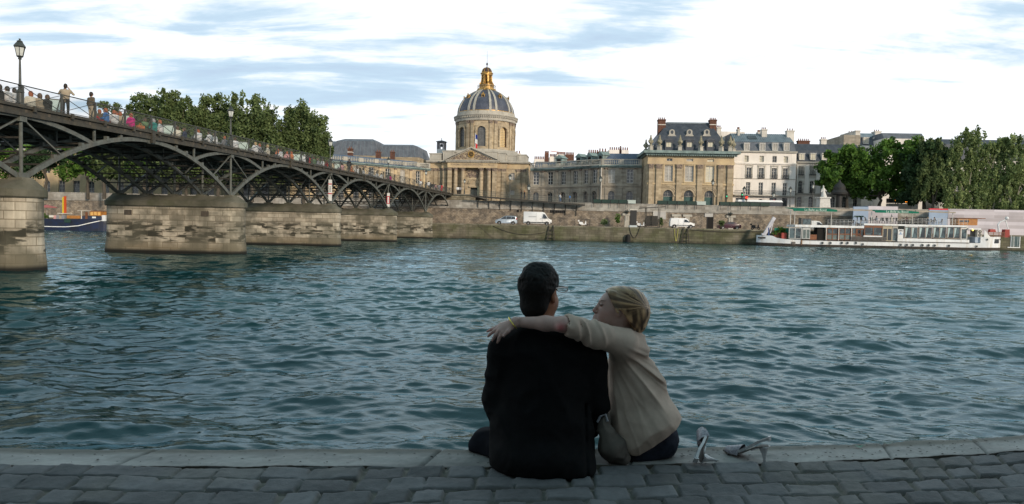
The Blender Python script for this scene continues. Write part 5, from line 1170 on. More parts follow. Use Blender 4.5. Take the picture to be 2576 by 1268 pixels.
for x, hw, z0_, z1_, ar_, nz_, pmm in ws_:
 win(rn, x, z0_, 2*hw, z1_-z0_, arch=ar_, nx=2, nz=nz_, pm=pmm)
 if nz_ == 3 or (ar_ and z0_ > 9.5): mb = MB(); mb.box(x-hw-.1, x+hw+.1, -.32, -.003, z0_-.15, z0_-.02); [mb.box(x-hw+2*hw*k/8-.015, x-hw+2*hw*k/8+.015, -.3, -.27, z0_, z0_+.75) for k in range(9)]; mb.box(x-hw-.1, x+hw+.1, -.31, -.26, z0_+.75, z0_+.8); mb.build('balconette', railb, rn)
for i, zx in enumerate((30, 150, 278, 400, 520, 645)):
 x = un(zx+2); MB().box(max(x-.45, a), x+.45, -.12, -.003, zn(100, 838), zn(100, 520)).build('pilaster', cream, rn)
mb = MB(); mb.box(a-.05, b, -.35, -.003, zn(100, 510), zE); mb.build('cornice', palest, rn); MB().box(a-.05, b, -.3, -.003, zn(100, 852), zn(100, 842)).build('string_course', palest, rn)
rf = mansard(rn, a, b, 0.05, 11.9, zE+.003, zn(200, 370, 1.5), zn(200, 300, 3), a+.2, b-.2, 3, 9, slate, (a+.1, b-.1, 1.5, 10.4))
for zx in (93, 215, 340): dormer(rf, un(zx), -.05, zn(zx, 475), un(zx+24)-un(zx-24), zn(zx, 405)-zn(zx, 475), 1.3, glass_y, wf)
chimney(rn, un(60, 290, 4), un(188, 290, 4), 4, zE, zn(120, 262, 4), brickm, 6, 1); chimney(rn, un(312, 290, 4), un(372, 290, 4), 4, zE, zn(340, 245, 4), chimw, 3, 1)
# == tall house behind the trees
FB = Fr((85.0, 178.0), -2.0, 'apartment_house', 'tall grey gabled house with zinc mansard rising behind the plane trees', 'building')
rb_ = FB.root; ub = lambda zx, zy=250, w=0: FB.at(*Z8(zx, zy), w)[0]; zb2_ = lambda zx, zy, w=0: FB.at(*Z8(zx, zy), w)[1]
a, b = ub(560), ub(1020); m = ub(742); zE = zb2_(850, 318); mb = MB(); mb.box(a, m-.01, 0, 12, zg, zb2_(640, 200)); mb.build('gable_wall', greyst, rb_)
mb = MB(); hs = [(ub(x-24, 350), ub(x+24, 350), zb2_(x, 420), zb2_(x, 345)) for x in (805, 925)]; wallh(mb, m, b, zg, zE, hs); shell(mb, m, b, zg, zE, 12); mb.build('wall', cream, rb_)
for h_ in hs: win(rb_, (h_[0]+h_[1])/2, h_[2], h_[1]-h_[0], h_[3]-h_[2], nz=3)
mansard(rb_, m, b, 0, 12, zE, zb2_(850, 225, 1), zb2_(850, 185, 3), m+.1, b-.2, 3, 9, slate_l, (m+.05, b-.1, 1, 11)); mb = MB(); mb.add([(m, .95, zb2_(850, 225, 1)+.04), (b, .95, zb2_(850, 225, 1)+.04), (b, 3, zb2_(850, 185, 3)+.04), (m, 3, zb2_(850, 185, 3)+.04)], [(0, 1, 2, 3)]); mb.build('zinc_slope', zinc, rb_)
for zx in (805, 925): dormer(rb_, ub(zx), -.1, zb2_(zx, 298), ub(zx+25)-ub(zx-25), zb2_(zx, 230)-zb2_(zx, 298), 1.2, glass_y, wf)
chimney(rb_, ub(690, 200, 1), ub(740, 200, 1), 1, 14, zb2_(710, 150, 1), chimw, 2, 9); chimney(rb_, ub(905, 200, 2), ub(970, 200, 2), 2, 14, zb2_(930, 158, 2), chimw, 3, 2)
FD = Fr((112, 172.0), -2.0, 'apartment_house', 'long house with zinc roof mostly screened by the trees at the right', 'building'); ud = lambda zx, w=0: FD.at(*Z8(zx, 250), w)[0]
a, b = ud(1000), ud(1450); zE = FD.at(*Z8(1100, 240))[1]; MB().box(a, b, 0, 12, zg, zE).build('wall', cream, FD.root); mansard(FD.root, a, b, 0, 12, zE, zE+1.5, FD.at(*Z8(1100, 192), 3)[1], a+.3, b-.3, 3, 9, slate_l)
FE = Fr((150, 168.0), -2.0, 'apartment_house', 'dark roofed stone house behind the pale stemmed poplars', 'building'); ud = lambda zx, w=0: FE.at(*Z8(zx, 250), w)[0]
a, b = ud(1640), ud(2900); zE = FE.at(*Z8(1900, 480))[1]; hs = []
for i in range(12):
 x = a+2+i*(b-a-4)/11
 for z_ in (7.5, 11.5): hs.append((x-.7, x+.7, z_, z_+2.4))
mb = MB(); wallh(mb, a, b, zg, zE, hs); shell(mb, a, b, zg, zE, 12); mb.build('wall', cream2, FE.root); [win(FE.root, (h[0]+h[1])/2, h[2], 1.4, 2.4, nz=3) for h in hs]
mansard(FE.root, a, b, 0, 12, zE, zE+4, FE.at(*Z8(2000, 252), 3)[1], a+.3, b-.3, 3, 9, slate)
# == big mansard roofs behind the left wing
def hip(label, zxa, zxb, zyt, zyb, Y, inset, mat, name='background_building'):
 f = Fr(((PP(*Z3(zxa, zyb), (0, Y, 0), (0, 1, 0))).x, Y), -5, name, label, 'building'); A = lambda zx, zy, w=0: f.at(*Z3(zx, zy), w)
 a, b = A(zxa, zyb)[0], A(zxb, zyb)[0]; z0_, z1_ = A((zxa+zxb)/2, zyb)[1], A((zxa+zxb)/2, zyt, 5)[1]
 MB().box(a, b, 0, 16, zg, z0_).build('wall', warm, f.root); r_ = mansard(f.root, a, b, 0, 16, z0_, z0_+(z1_-z0_)*.82, z1_, a+inset*2.2, b-inset*2.2, 4.5, 11, mat, (a+inset*.7, b-inset*.7, 1.6, 14.4))
 mb = MB(); n = int((b-a)/1.1)
 for k in range(1, n): x = a+(b-a)*k/n; xt = a+inset*.7+(b-a-inset*1.4)*k/n; mb.bar((x, -.03, z0_), (xt, 1.57, z0_+(z1_-z0_)*.82), .07)
 mb.build('standing_seams', zinc, r_); return f, A
f1, A1 = hip('tall grey seamed mansard roof behind the left palace wing, right of the poplars', 1085, 1520, 168, 330, 196, 1.0, slate_l)
f2, A2 = hip('lower grey seamed mansard roof between the tall mansard and the belfry', 1440, 1950, 224, 345, 199, 1.3, slate_l)
f3, A3 = hip('grey mansard roof just emerging from behind the poplars', 600, 1200, 188, 330, 202, .8, slate_l)
for f, A, p, q, t_, k_ in ((f1, A1, 1240, 1282, 258, 2), (f2, A2, 1518, 1560, 290, 2), (f2, A2, 1662, 1700, 290, 2)):
 c_ = chimney(f.root, A(p, 300, -9)[0], A(q, 300, -9)[0], -9, 17.0, A(p, t_, -9)[1], brickm, k_, 1.2, band=(A(p, 300, -9)[1], A(p, 290, -9)[1]))
# == roofs and chimneys behind the right wing
def block(label, zxa, zxb, zyt, Y, mat, pots, name='background_building', base=14, d=6):
 f = Fr(((PP(*Z6(zxa, 300), (0, Y, 0), (0, 1, 0))).x, Y), 0, name, label, 'building'); a, z_ = f.at(*Z6(zxa, zyt)); b = f.at(*Z6(zxb, zyt))[0]
 MB().box(a, b, 0, d, zg, z_).build('wall', mat, f.root)
 for i in range(pots):
  x = a+(b-a)*(i+.5)/pots; MB().lathe([(.2, z_), (.16, z_+.7), (.22, z_+.8), (0, z_+.8)], 8, (x, .5)).build('chimney_pot', pot, f.root)
 return f
block('dark red brick chimney stack left of the dormers on the right wing', 460, 522, 312, 188, brickm, 3, 'chimney_stack', d=1.5)
block('cream party wall under the crane with a row of pots', 640, 772, 318, 215, cream, 6)
block('brown brick stack beside the cream party wall', 775, 905, 325, 214, brickm, 6, 'chimney_stack')
block('low cream roof block left of the crane', 535, 642, 350, 216, cream, 5)
block('low cream block with red pots nearest the dome', 300, 455, 388, 210, cream, 6)
block('small cream block tight against the attic of the domed palace', -60, 95, 300, 214, cream, 4)
block('wide red brick chimney stack behind the wing, left of the two', 1120, 1278, 290, 190, brickm, 5, 'chimney_stack', d=2)
block('taller red brick chimney stack behind the wing, right of the two', 1280, 1405, 272, 188, brickm, 3, 'chimney_stack', d=2)
block('big white party wall with many pots left of the pavilion', 1440, 1735, 248, 205, cream, 9)
block('narrow dark chimney in front of the big white party wall', 1602, 1628, 240, 170, brickm, 1, 'chimney_stack', d=1)
cp_ = PP(*Z6(660, 305), (0, 330, 0), (0, 1, 0)); cr = thing('tower_crane', 'thin pinkish tower crane jib above the rooftops right of the dome', 'crane', (cp_.x, 330, 6.4)); cm = mk('crane_paint', lin(.65, .35, .30), rough=.6)
zt = cp_.z-6.4; e0 = PP(*Z6(545, 268), (0, 330, 0), (0, 1, 0)); e1 = PP(*Z6(770, 298), (0, 330, 0), (0, 1, 0))
MB().bar((0, 0, 0), (0, 0, zt), .8).build('mast', cm, cr); J0 = Vector((e0.x-cp_.x, 0, e0.z-6.4)); J1 = Vector((e1.x-cp_.x, 0, e1.z-6.4)); MB().bar(J0, J1, .5, .35).build('jib', cm, cr)
FM = Fr((-125, 160.0), 2.0, 'mint_building', 'long yellow stone building glimpsed under the footbridge behind the trees', 'building'); hs = []
for i in range(20):
 x = 2+i*3.3; hs.append((x-.75, x+.75, 7.2, 10.6, i % 3 == 2)); hs.append((x-.75, x+.75, 12.2, 15.2))
mb = MB(); wallh(mb, 0, 68, zg, 17, hs); shell(mb, 0, 68, zg, 17, 14); mb.build('wall', warm2, FM.root)
for h in hs: win(FM.root, (h[0]+h[1])/2, h[2], 1.5, h[3]-h[2], arch=(len(h) > 4 and h[4]), nz=4)
mb = MB(); mb.box(-.3, 68.3, -.5, 14.3, 17, 17.6); mb.build('cornice', palest, FM.root); mansard(FM.root, 0, 68, .2, 13.8, 17.6, 20.5, 21.5, .8, 67, 3, 10, slate)
# == trees: tapered trunk, limbs, crown of many small leaf faces
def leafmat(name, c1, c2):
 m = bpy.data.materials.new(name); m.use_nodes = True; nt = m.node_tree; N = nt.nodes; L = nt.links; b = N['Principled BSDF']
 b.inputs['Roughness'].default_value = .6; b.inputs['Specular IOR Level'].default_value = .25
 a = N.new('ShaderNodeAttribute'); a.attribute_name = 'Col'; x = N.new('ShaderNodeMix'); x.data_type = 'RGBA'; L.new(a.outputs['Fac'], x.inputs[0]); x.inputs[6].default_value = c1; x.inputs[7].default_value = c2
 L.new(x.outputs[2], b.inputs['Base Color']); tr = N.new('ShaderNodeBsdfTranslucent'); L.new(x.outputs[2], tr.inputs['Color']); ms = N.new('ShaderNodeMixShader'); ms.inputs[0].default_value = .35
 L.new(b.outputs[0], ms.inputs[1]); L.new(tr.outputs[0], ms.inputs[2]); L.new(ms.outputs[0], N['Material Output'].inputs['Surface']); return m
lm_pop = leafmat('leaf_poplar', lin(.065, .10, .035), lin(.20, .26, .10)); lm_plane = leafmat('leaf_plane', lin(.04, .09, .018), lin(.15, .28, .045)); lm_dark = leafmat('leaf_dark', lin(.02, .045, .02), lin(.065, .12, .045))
lm_wil = leafmat('leaf_willow', lin(.10, .15, .05), lin(.32, .39, .16))
bark = mk('bark', lin(.10, .085, .065), lin(.05, .045, .04), 3, rough=.95, stretch=(1, 1, .3), bump=.02); bark_p = mk('bark_pale', lin(.36, .33, .26), lin(.22, .20, .16), 3, rough=.9, stretch=(1, 1, .3))
def tree(name, label, loc, blobs, nleaf, lsize, lm, bk, trunk_h, trunk_r, seed, cat='tree', group=None, lean=0, up=.0, stems=None, gap=.0):
 """blobs: list of (x,y,z,rx,ry,rz) foliage masses relative to loc"""
 rng = np.random.RandomState(seed); root = thing(name, label, cat, loc, 0, group)
 B = np.array(blobs, float); vol = B[:, 3]*B[:, 4]*B[:, 5]; pr = vol**.66; pr /= pr.sum()
 ncl = max(40, nleaf//45); bi = rng.choice(len(B), ncl, p=pr); d = rng.normal(size=(ncl, 3)); d /= np.linalg.norm(d, axis=1)[:, None]
 rad = rng.uniform(.15, 1.0, ncl)**.6*.86; cc = B[bi, :3]+d*B[bi, 3:]*rad[:, None]; cr = (.30+.22*rng.rand(ncl))*B[bi, 3:].mean(1)
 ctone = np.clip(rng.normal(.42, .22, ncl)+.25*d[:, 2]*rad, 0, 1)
 li = rng.randint(0, ncl, nleaf); ld = rng.normal(size=(nleaf, 3)); ld /= np.linalg.norm(ld, axis=1)[:, None]
 lp = cc[li]+ld*cr[li][:, None]*(rng.rand(nleaf)**.45)[:, None]*np.array([1, 1, 1+up*1.6])
 sz = lsize*rng.uniform(.55, 1.25, nleaf); a = rng.normal(size=(nleaf, 3)); a[:, 2] += up*2; a /= np.linalg.norm(a, axis=1)[:, None]
 b = np.cross(a, rng.normal(size=(nleaf, 3))); b /= np.linalg.norm(b, axis=1)[:, None]
 p0 = lp-a*sz[:, None]*.6; p1 = lp+b*sz[:, None]*.38; p2 = lp+a*sz[:, None]*.6; p3 = lp-b*sz[:, None]*.38
 V = np.stack([p0, p1, p2, p3], 1).reshape(-1, 3); Fq = np.arange(len(V)).reshape(-1, 4)
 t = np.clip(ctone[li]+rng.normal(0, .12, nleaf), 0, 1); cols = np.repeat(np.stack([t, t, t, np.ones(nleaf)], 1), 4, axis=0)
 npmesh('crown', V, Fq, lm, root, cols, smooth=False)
 mb = MB(); top = max(B[:, 2]); stems = stems or [(0, 0)]
 for (sx, sy) in stems:
  k = 5; pts = [(sx*.15*i/k+rng.normal(0, .06)*i+sx*(i/k)**1.2*3, sy*(i/k)*2, trunk_h*i/k) for i in range(k+1)]; mb.tube([(pts[0][0], pts[0][1], -.3)]+pts[1:], [trunk_r*(1-.45*i/k)/max(1, len(stems))**.35 for i in range(k+1)], 8)
  tip = Vector(pts[-1])
  for j in rng.choice(len(B), min(len(B), 7 if len(stems) == 1 else 3), replace=False):
   e = Vector(B[j, :3]); s_ = Vector(pts[-1 if rng.rand() < .5 else -2]); mid = s_.lerp(e, .5)+Vector((0, 0, -.1*(e-s_).length)); mb.tube([s_, mid, e], [trunk_r*.45/len(stems)**.4, trunk_r*.3/len(stems)**.4, trunk_r*.1], 6)
 mb.build('trunk', bk, root, smooth=True)
 return root
def poplar_blobs(pts, seed, y=0, ry=3.0):
 """pts: (px_offset m, z0, z1, rx) vertical plumes"""
 rng = np.random.RandomState(seed); out = []
 for x, z0, z1, rx in pts:
  n = max(3, int((z1-z0)/2.2))
  for i in range(n):
   t = (i+.5)/n; w = rx*(1-.62*max(0, t-.55)/.45)*1.12; out.append((x+rng.normal(0, .25), y+rng.normal(0, .6), z0+(z1-z0)*t, w, min(ry, w*1.2), (z1-z0)/n*.85))
 return out
YT = 141.0
def X_(px, Y=YT): return P(px, 400, Y).x
def Zt(px, py, Y=YT): return P(px, py, Y).z
left = [  # (px centre, [(px, top y, half width px)...])
 (262, [(245, 262, 10), (262, 254, 13), (285, 262, 14)], 'small bushy tree at the left end of the row behind the footbridge'),
 (345, [(315, 236, 22), (340, 232, 20), (366, 240, 22), (393, 246, 20)], 'tall ragged tree second from the left in the row behind the footbridge'),
 (445, [(418, 232, 20), (440, 230, 20), (462, 238, 18), (482, 240, 16)], 'tall ragged tree in the middle left of the row behind the footbridge'),
 (535, [(505, 236, 18), (525, 234, 18), (546, 232, 18), (566, 246, 14)], 'tall ragged tree left of the second lamp post'),
 (635, [(592, 242, 14), (612, 238, 18), (635, 240, 20), (658, 246, 22), (682, 254, 18)], 'tall ragged tree right of the second lamp post'),
 (755, [(705, 260, 14), (726, 256, 20), (752, 258, 24), (776, 268, 22), (796, 292, 16), (806, 330, 12)], 'rounded tall tree at the right end of the row, beside the grey mansard roof')]
k_ = YT/F
for i, (pc, cols_, lab) in enumerate(left):
 bl_ = [];
 for (px, ty, hw) in cols_: bl_ += poplar_blobs([(X_(px)-X_(pc), 4.5 if px < 796 else 8, Zt(px, ty)-ZS-.3, hw*k_*1.6)], i*10+int(px), ry=2.6)
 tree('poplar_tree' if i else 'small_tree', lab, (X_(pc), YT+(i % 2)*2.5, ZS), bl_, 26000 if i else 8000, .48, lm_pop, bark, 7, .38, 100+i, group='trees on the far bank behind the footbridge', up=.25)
for i, (px, w_, top) in enumerate(((-140, 9, 15), (-40, 8, 14), (60, 8, 14.5), (170, 7, 13), (250, 7, 13), (335, 7, 12), (430, 6, 12))):
 rng_ = np.random.RandomState(i); bl_ = [(rng_.uniform(-w_*.6, w_*.6), rng_.uniform(-2, 2), rng_.uniform(4.8, top-3), 2.6, 2.4, 1.9) for _ in range(12)]
 tree('plane_tree', 'leafy tree seen under the footbridge, '+['outermost one, almost out of view', 'one at the very edge of the picture', 'one behind the nearest stone pier', 'one above the blue barge', 'one over the wheelhouse of the blue barge', 'one behind the second pier left end', 'one behind the second pier'][i],
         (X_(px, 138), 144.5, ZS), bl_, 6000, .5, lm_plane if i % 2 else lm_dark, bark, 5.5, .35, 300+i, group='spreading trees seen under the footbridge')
def plane(px, tops, Y, label, lm, seed, n=15000, base_z=None, zlow=4.2, group='round plane trees along the far street', size=.55):
 rng_ = np.random.RandomState(seed); bl_ = []; cx = X_(px, Y)
 for (x, ty, hw) in tops:
  zt = Zt(x, ty, Y)-ZS; r = hw*Y/F; z = zt-r*.8
  while z > zlow: bl_.append((X_(x, Y)-cx+rng_.normal(0, .4), rng_.uniform(-2.5, 2.5), z, r*1.05, min(r, 3.4), r*.85)); z -= r*1.15
 return tree('plane_tree', label, (cx, Y, ZS), bl_, n, size, lm, bark, 5, .4, seed, group=group)
plane(2135, [(2080, 402, 22), (2100, 378, 24), (2128, 368, 26), (2155, 364, 26), (2175, 385, 22), (2072, 430, 16), (2068, 450, 14)], 150, 'bright green plane tree beside the pale stone house, first of the far right trees', lm_plane, 21, n=20000, zlow=5.4)
plane(2215, [(2185, 390, 22), (2205, 372, 22), (2225, 358, 24), (2248, 346, 26), (2278, 342, 26), (2300, 352, 24)], 148, 'taller bright green plane tree with a yellowish top behind the first one', lm_plane, 22, n=20000)
plane(2330, [(2290, 385, 26), (2318, 362, 24), (2350, 352, 22), (2340, 400, 34), (2380, 372, 22)], 143, 'very dark dense tree in front of the lit orange cafe sign', lm_dark, 23, n=20000, zlow=3.2)
def plumes(px, cols_, Y, label, lm, seed, n, base, stems, bk, group, z0=2.0, size=.42, up=.7):
 cx = X_(px, Y); bl_ = []
 for (x, ty, hw) in cols_:
  lean_ = 1.6; zt = Zt(x, ty, Y)-base; nn = 8
  for i in range(nn):
   t = (i+.5)/nn; bl_.append((X_(x, Y)-cx-lean_*(1-t)*.9, math.sin(x*3.1+i)*.7, z0+(zt-z0)*t, hw*Y/F*(1.15-.85*t**1.6), 1.3, (zt-z0)/nn*.75))
 return tree('willow_tree' if lm is lm_wil else 'poplar_tree', label, (cx, Y, base), bl_, n, size, lm, bk, 6.5, .30, seed, group=group, up=up, stems=stems)
g_ = 'upright feathery trees at the right edge of the scene'
plumes(2350, [(2325, 348, 8), (2340, 352, 9), (2358, 356, 9), (2370, 362, 9)], 140, 'feathery tree with wispy tips rising out of the dark tree', lm_pop, 41, 9000, ZS, [(0, 0), (.4, 0)], bark, g_, 3)
plumes(2420, [(2395, 352, 10), (2412, 334, 11), (2425, 330, 10), (2440, 322, 9), (2452, 316, 8), (2466, 342, 10)], 139, 'tallest feathery tree with tips leaning right against the sky', lm_wil, 42, 15000, ZS-1, [(-.4, 0), (0, 0), (.5, 0)], bark_p, g_, 1.0)
plumes(2500, [(2478, 358, 10), (2492, 356, 10), (2506, 352, 10), (2520, 350, 9), (2532, 345, 9)], 139, 'feathery tree with several pale bare stems above the long white hoarding', lm_wil, 43, 14000, ZS-1, [(-.9, 0), (-.3, 0), (.3, 0), (1.0, 0)], bark_p, g_, 2.2)
plumes(2560, [(2542, 342, 10), (2552, 336, 10), (2566, 340, 11), (2580, 344, 12), (2596, 340, 12)], 138, 'feathery tree cut by the right edge of the picture', lm_wil, 44, 13000, ZS-1, [(-.6, 0), (.2, 0), (.9, 0)], bark_p, g_, 1.5)
def shrub(px, Y, z, w_, h_, lm, label, seed, n=500):
 rng_ = np.random.RandomState(seed); bl_ = [(rng_.uniform(-w_*.3, w_*.3), rng_.uniform(-.2, .2), h_*rng_.uniform(.35, .8), w_*.35, w_*.3, h_*.3) for _ in range(5)]
 return tree('shrub', label, (P(px, 570, Y).x, Y, z), bl_, n, .22, lm, bark, h_*.4, .05, seed, cat='shrub', group='small shrubs sprouting along the lower quay')
shrub(1517, 135, ZP, 1.6, 1.5, lm_wil, 'yellow green shrub on the lower quay between the scooter and the ticket booth', 61)
shrub(1552, 139, ZP, 1.0, 2.8, lm_plane, 'thin climbing shrub against the rubble wall right of the yellow green one', 62)
shrub(1626, 138, ZP, 1.4, 2.0, lm_dark, 'dark shrub beside the small shelter', 63)
shrub(1662, 137, ZP, 1.3, 2.6, lm_pop, 'green shrub between the shelter and the smaller white van', 64)
shrub(1818, 130, ZP, 1.8, 2.2, lm_pop, 'olive shrub in front of the dark red car', 65)
# == distant people (small figures built on a signed distance field)
skin = mk('skin', lin(.42, .25, .18), lin(.36, .21, .15), 20, rough=.55)
def cloth(name, c): return mk('cloth_'+name, c, tuple(x*.75 for x in c[:3])+(1,), 6, rough=.9)
CL = {k: cloth(k, lin(*v)) for k, v in dict(white=(.72, .72, .72), cream=(.62, .58, .48), beige=(.36, .30, .22), brown=(.10, .08, .055), black=(.02, .02, .022), grey=(.25, .25, .27), red=(.50, .03, .04), magenta=(.60, .02, .22), teal=(.03, .25, .22), blue=(.06, .18, .45), navy=(.03, .04, .09), orange=(.55, .18, .07), pink=(.55, .30, .30), green=(.12, .2, .1)).items()}
HR = {k: mk('hair_'+k, lin(*v), rough=.6) for k, v in dict(dark=(.025, .018, .014), brown=(.08, .045, .025), red=(.28, .08, .03), blond=(.35, .24, .12), grey=(.3, .3, .3)).items()}
def figure(pose):
 """returns dict(body=fn, top=fn, trousers=fn, hair=fn) and bounds; figure looks towards +Y (away from camera)"""
 if pose == 'sit':
  hip = (0, 0, .12); che = (0, .02, .45); nk = (0, .03, .62); hd = (0, .06, .76)
  arms = [((-.19, .02, .55), (-.26, .10, .32), (-.14, .32, .30)), ((.19, .02, .55), (.26, .10, .32), (.14, .32, .30))]
  legs = [((-.10, .02, .12), (-.14, .42, .36), (-.13, .55, .06)), ((.10, .02, .12), (.14, .42, .36), (.13, .55, .06))]; lo, hi = (-.42, -.25, -.03), (.42, .75, .95)
 else:
  hip = (0, 0, .92); che = (0, 0, 1.25); nk = (0, .01, 1.45); hd = (0, .03, 1.62)
  arms = [((-.20, 0, 1.38), (-.27, -.02, 1.10), (-.27, .08, .86)), ((.20, 0, 1.38), (.27, -.02, 1.10), (.27, .08, .86))]
  legs = [((-.10, 0, .90), (-.11, .03, .48), (-.11, 0, .06)), ((.10, 0, .90), (.11, .03, .48), (.11, 0, .06))]; lo, hi = (-.5, -.4, -.05), (.5, .5, 1.85)
  if pose == 'photo': arms = [((-.20, 0, 1.38), (-.34, .12, 1.22), (-.08, .22, 1.55)), ((.20, 0, 1.38), (.34, .12, 1.22), (.08, .22, 1.55))]
  if pose == 'walk': legs = [((-.10, 0, .90), (-.11, .20, .50), (-.11, .22, .07)), ((.10, 0, .90), (.10, -.05, .48), (.10, -.28, .12))]; arms = [((-.20, 0, 1.38), (-.25, -.14, 1.12), (-.24, -.12, .88)), ((.20, 0, 1.38), (.25, .12, 1.14), (.24, .28, .94))]
 def top(X, Y, Z):
  d = cone(X, Y, Z, hip, che, .155, .18, (.85, 1.15, 1)); d = sm(d, cone(X, Y, Z, (-.14, che[1], che[2]+.11), (.14, che[1], che[2]+.11), .085, .085), .08)
  for s, e, w_ in arms:
   d = sm(d, cone(X, Y, Z, s, e, .068, .055), .05); d = sm(d, cone(X, Y, Z, e, np.array(e)*.35+np.array(w_)*.65, .055, .045), .02)
  return d
 def body(X, Y, Z):
  d = cone(X, Y, Z, hip, che, .13, .15); d = sm(d, cone(X, Y, Z, che, nk, .07, .055), .05); d = sm(d, ell(X, Y, Z, hd, (.078, .098, .12)), .03); d = sm(d, ell(X, Y, Z, (hd[0], hd[1]+.10, hd[2]-.02), (.015, .02, .02)), .02)
  for s, e, w_ in arms:
   d = sm(d, cone(X, Y, Z, s, e, .045, .04), .03); d = sm(d, cone(X, Y, Z, e, w_, .038, .028), .02); v = np.array(w_)+(np.array(w_)-np.array(e))*.28; d = sm(d, cone(X, Y, Z, w_, v, .035, .02), .02)
  for h, k, f_ in legs:
   d = sm(d, cone(X, Y, Z, h, k, .075, .055), .03); d = sm(d, cone(X, Y, Z, k, f_, .05, .035), .02); d = sm(d, cone(X, Y, Z, f_, (f_[0], f_[1]+.16, f_[2]-.02), .04, .032), .02)
  return d
 def trou(X, Y, Z):
  d = cone(X, Y, Z, hip, (hip[0], hip[1], hip[2]+.08), .15, .14, (.88, 1.1, 1))
  for h, k, f_ in legs: d = sm(d, cone(X, Y, Z, h, k, .09, .07), .05); d = sm(d, cone(X, Y, Z, k, np.array(k)*.12+np.array(f_)*.88, .068, .055), .02)
  return d
 def hair(X, Y, Z): return smx(sm(ell(X, Y, Z, (hd[0], hd[1]-.02, hd[2]+.02), (.09, .105, .12)), ell(X, Y, Z, (hd[0], hd[1]-.05, hd[2]-.04), (.085, .07, .11)), .03), Y-hd[1]-.04-(Z-hd[2])*.6, .02)
 return dict(shirt=top, body=body, trousers=trou, hair=hair), lo, hi
PROTO = {}
def proto(pose):
 fns, lo, hi = figure(pose); h = .022; root = empty('person'); out = {}
 v, f = nets(fns['body'], lo, hi, h); b = npmesh('body', v, f, skin, root)
 for nm in ('shirt', 'trousers', 'hair'):
  v, f = nets(fns[nm], lo, hi, h); npmesh(nm, v, f, CL['white'] if nm != 'hair' else HR['dark'], b if nm == 'hair' else root)
 return root
used_proto = set()
def person(pose, loc, rz, top, trou, hair, label, group, scale=1.0):
 if pose not in PROTO: PROTO[pose] = proto(pose); PROTO[pose].location = (0, -30, 0)
 m = {'shirt': CL[top], 'trousers': CL[trou], 'hair': HR[hair]}
 o = dup(PROTO[pose], loc=loc, rz=rz, mats=m, label=label, group=group, scale=scale); o['category'] = 'person'; return o
GB = 'people on the footbridge'
def onb(px, t, pose, top, trou, hair, label, turn=None, scale=1.0, dz=0):
 p = PP(px, 400, TT*t, TT); s = p.dot(BB); rz = -th+math.pi/2 if turn is None else turn
 return person(pose, bw(t, s, zdeck(s)+.01+dz), rz, top, trou, hair, label, GB, scale)
W_, S_ = 'stand', 'sit'
RZ0 = -th+math.pi/2
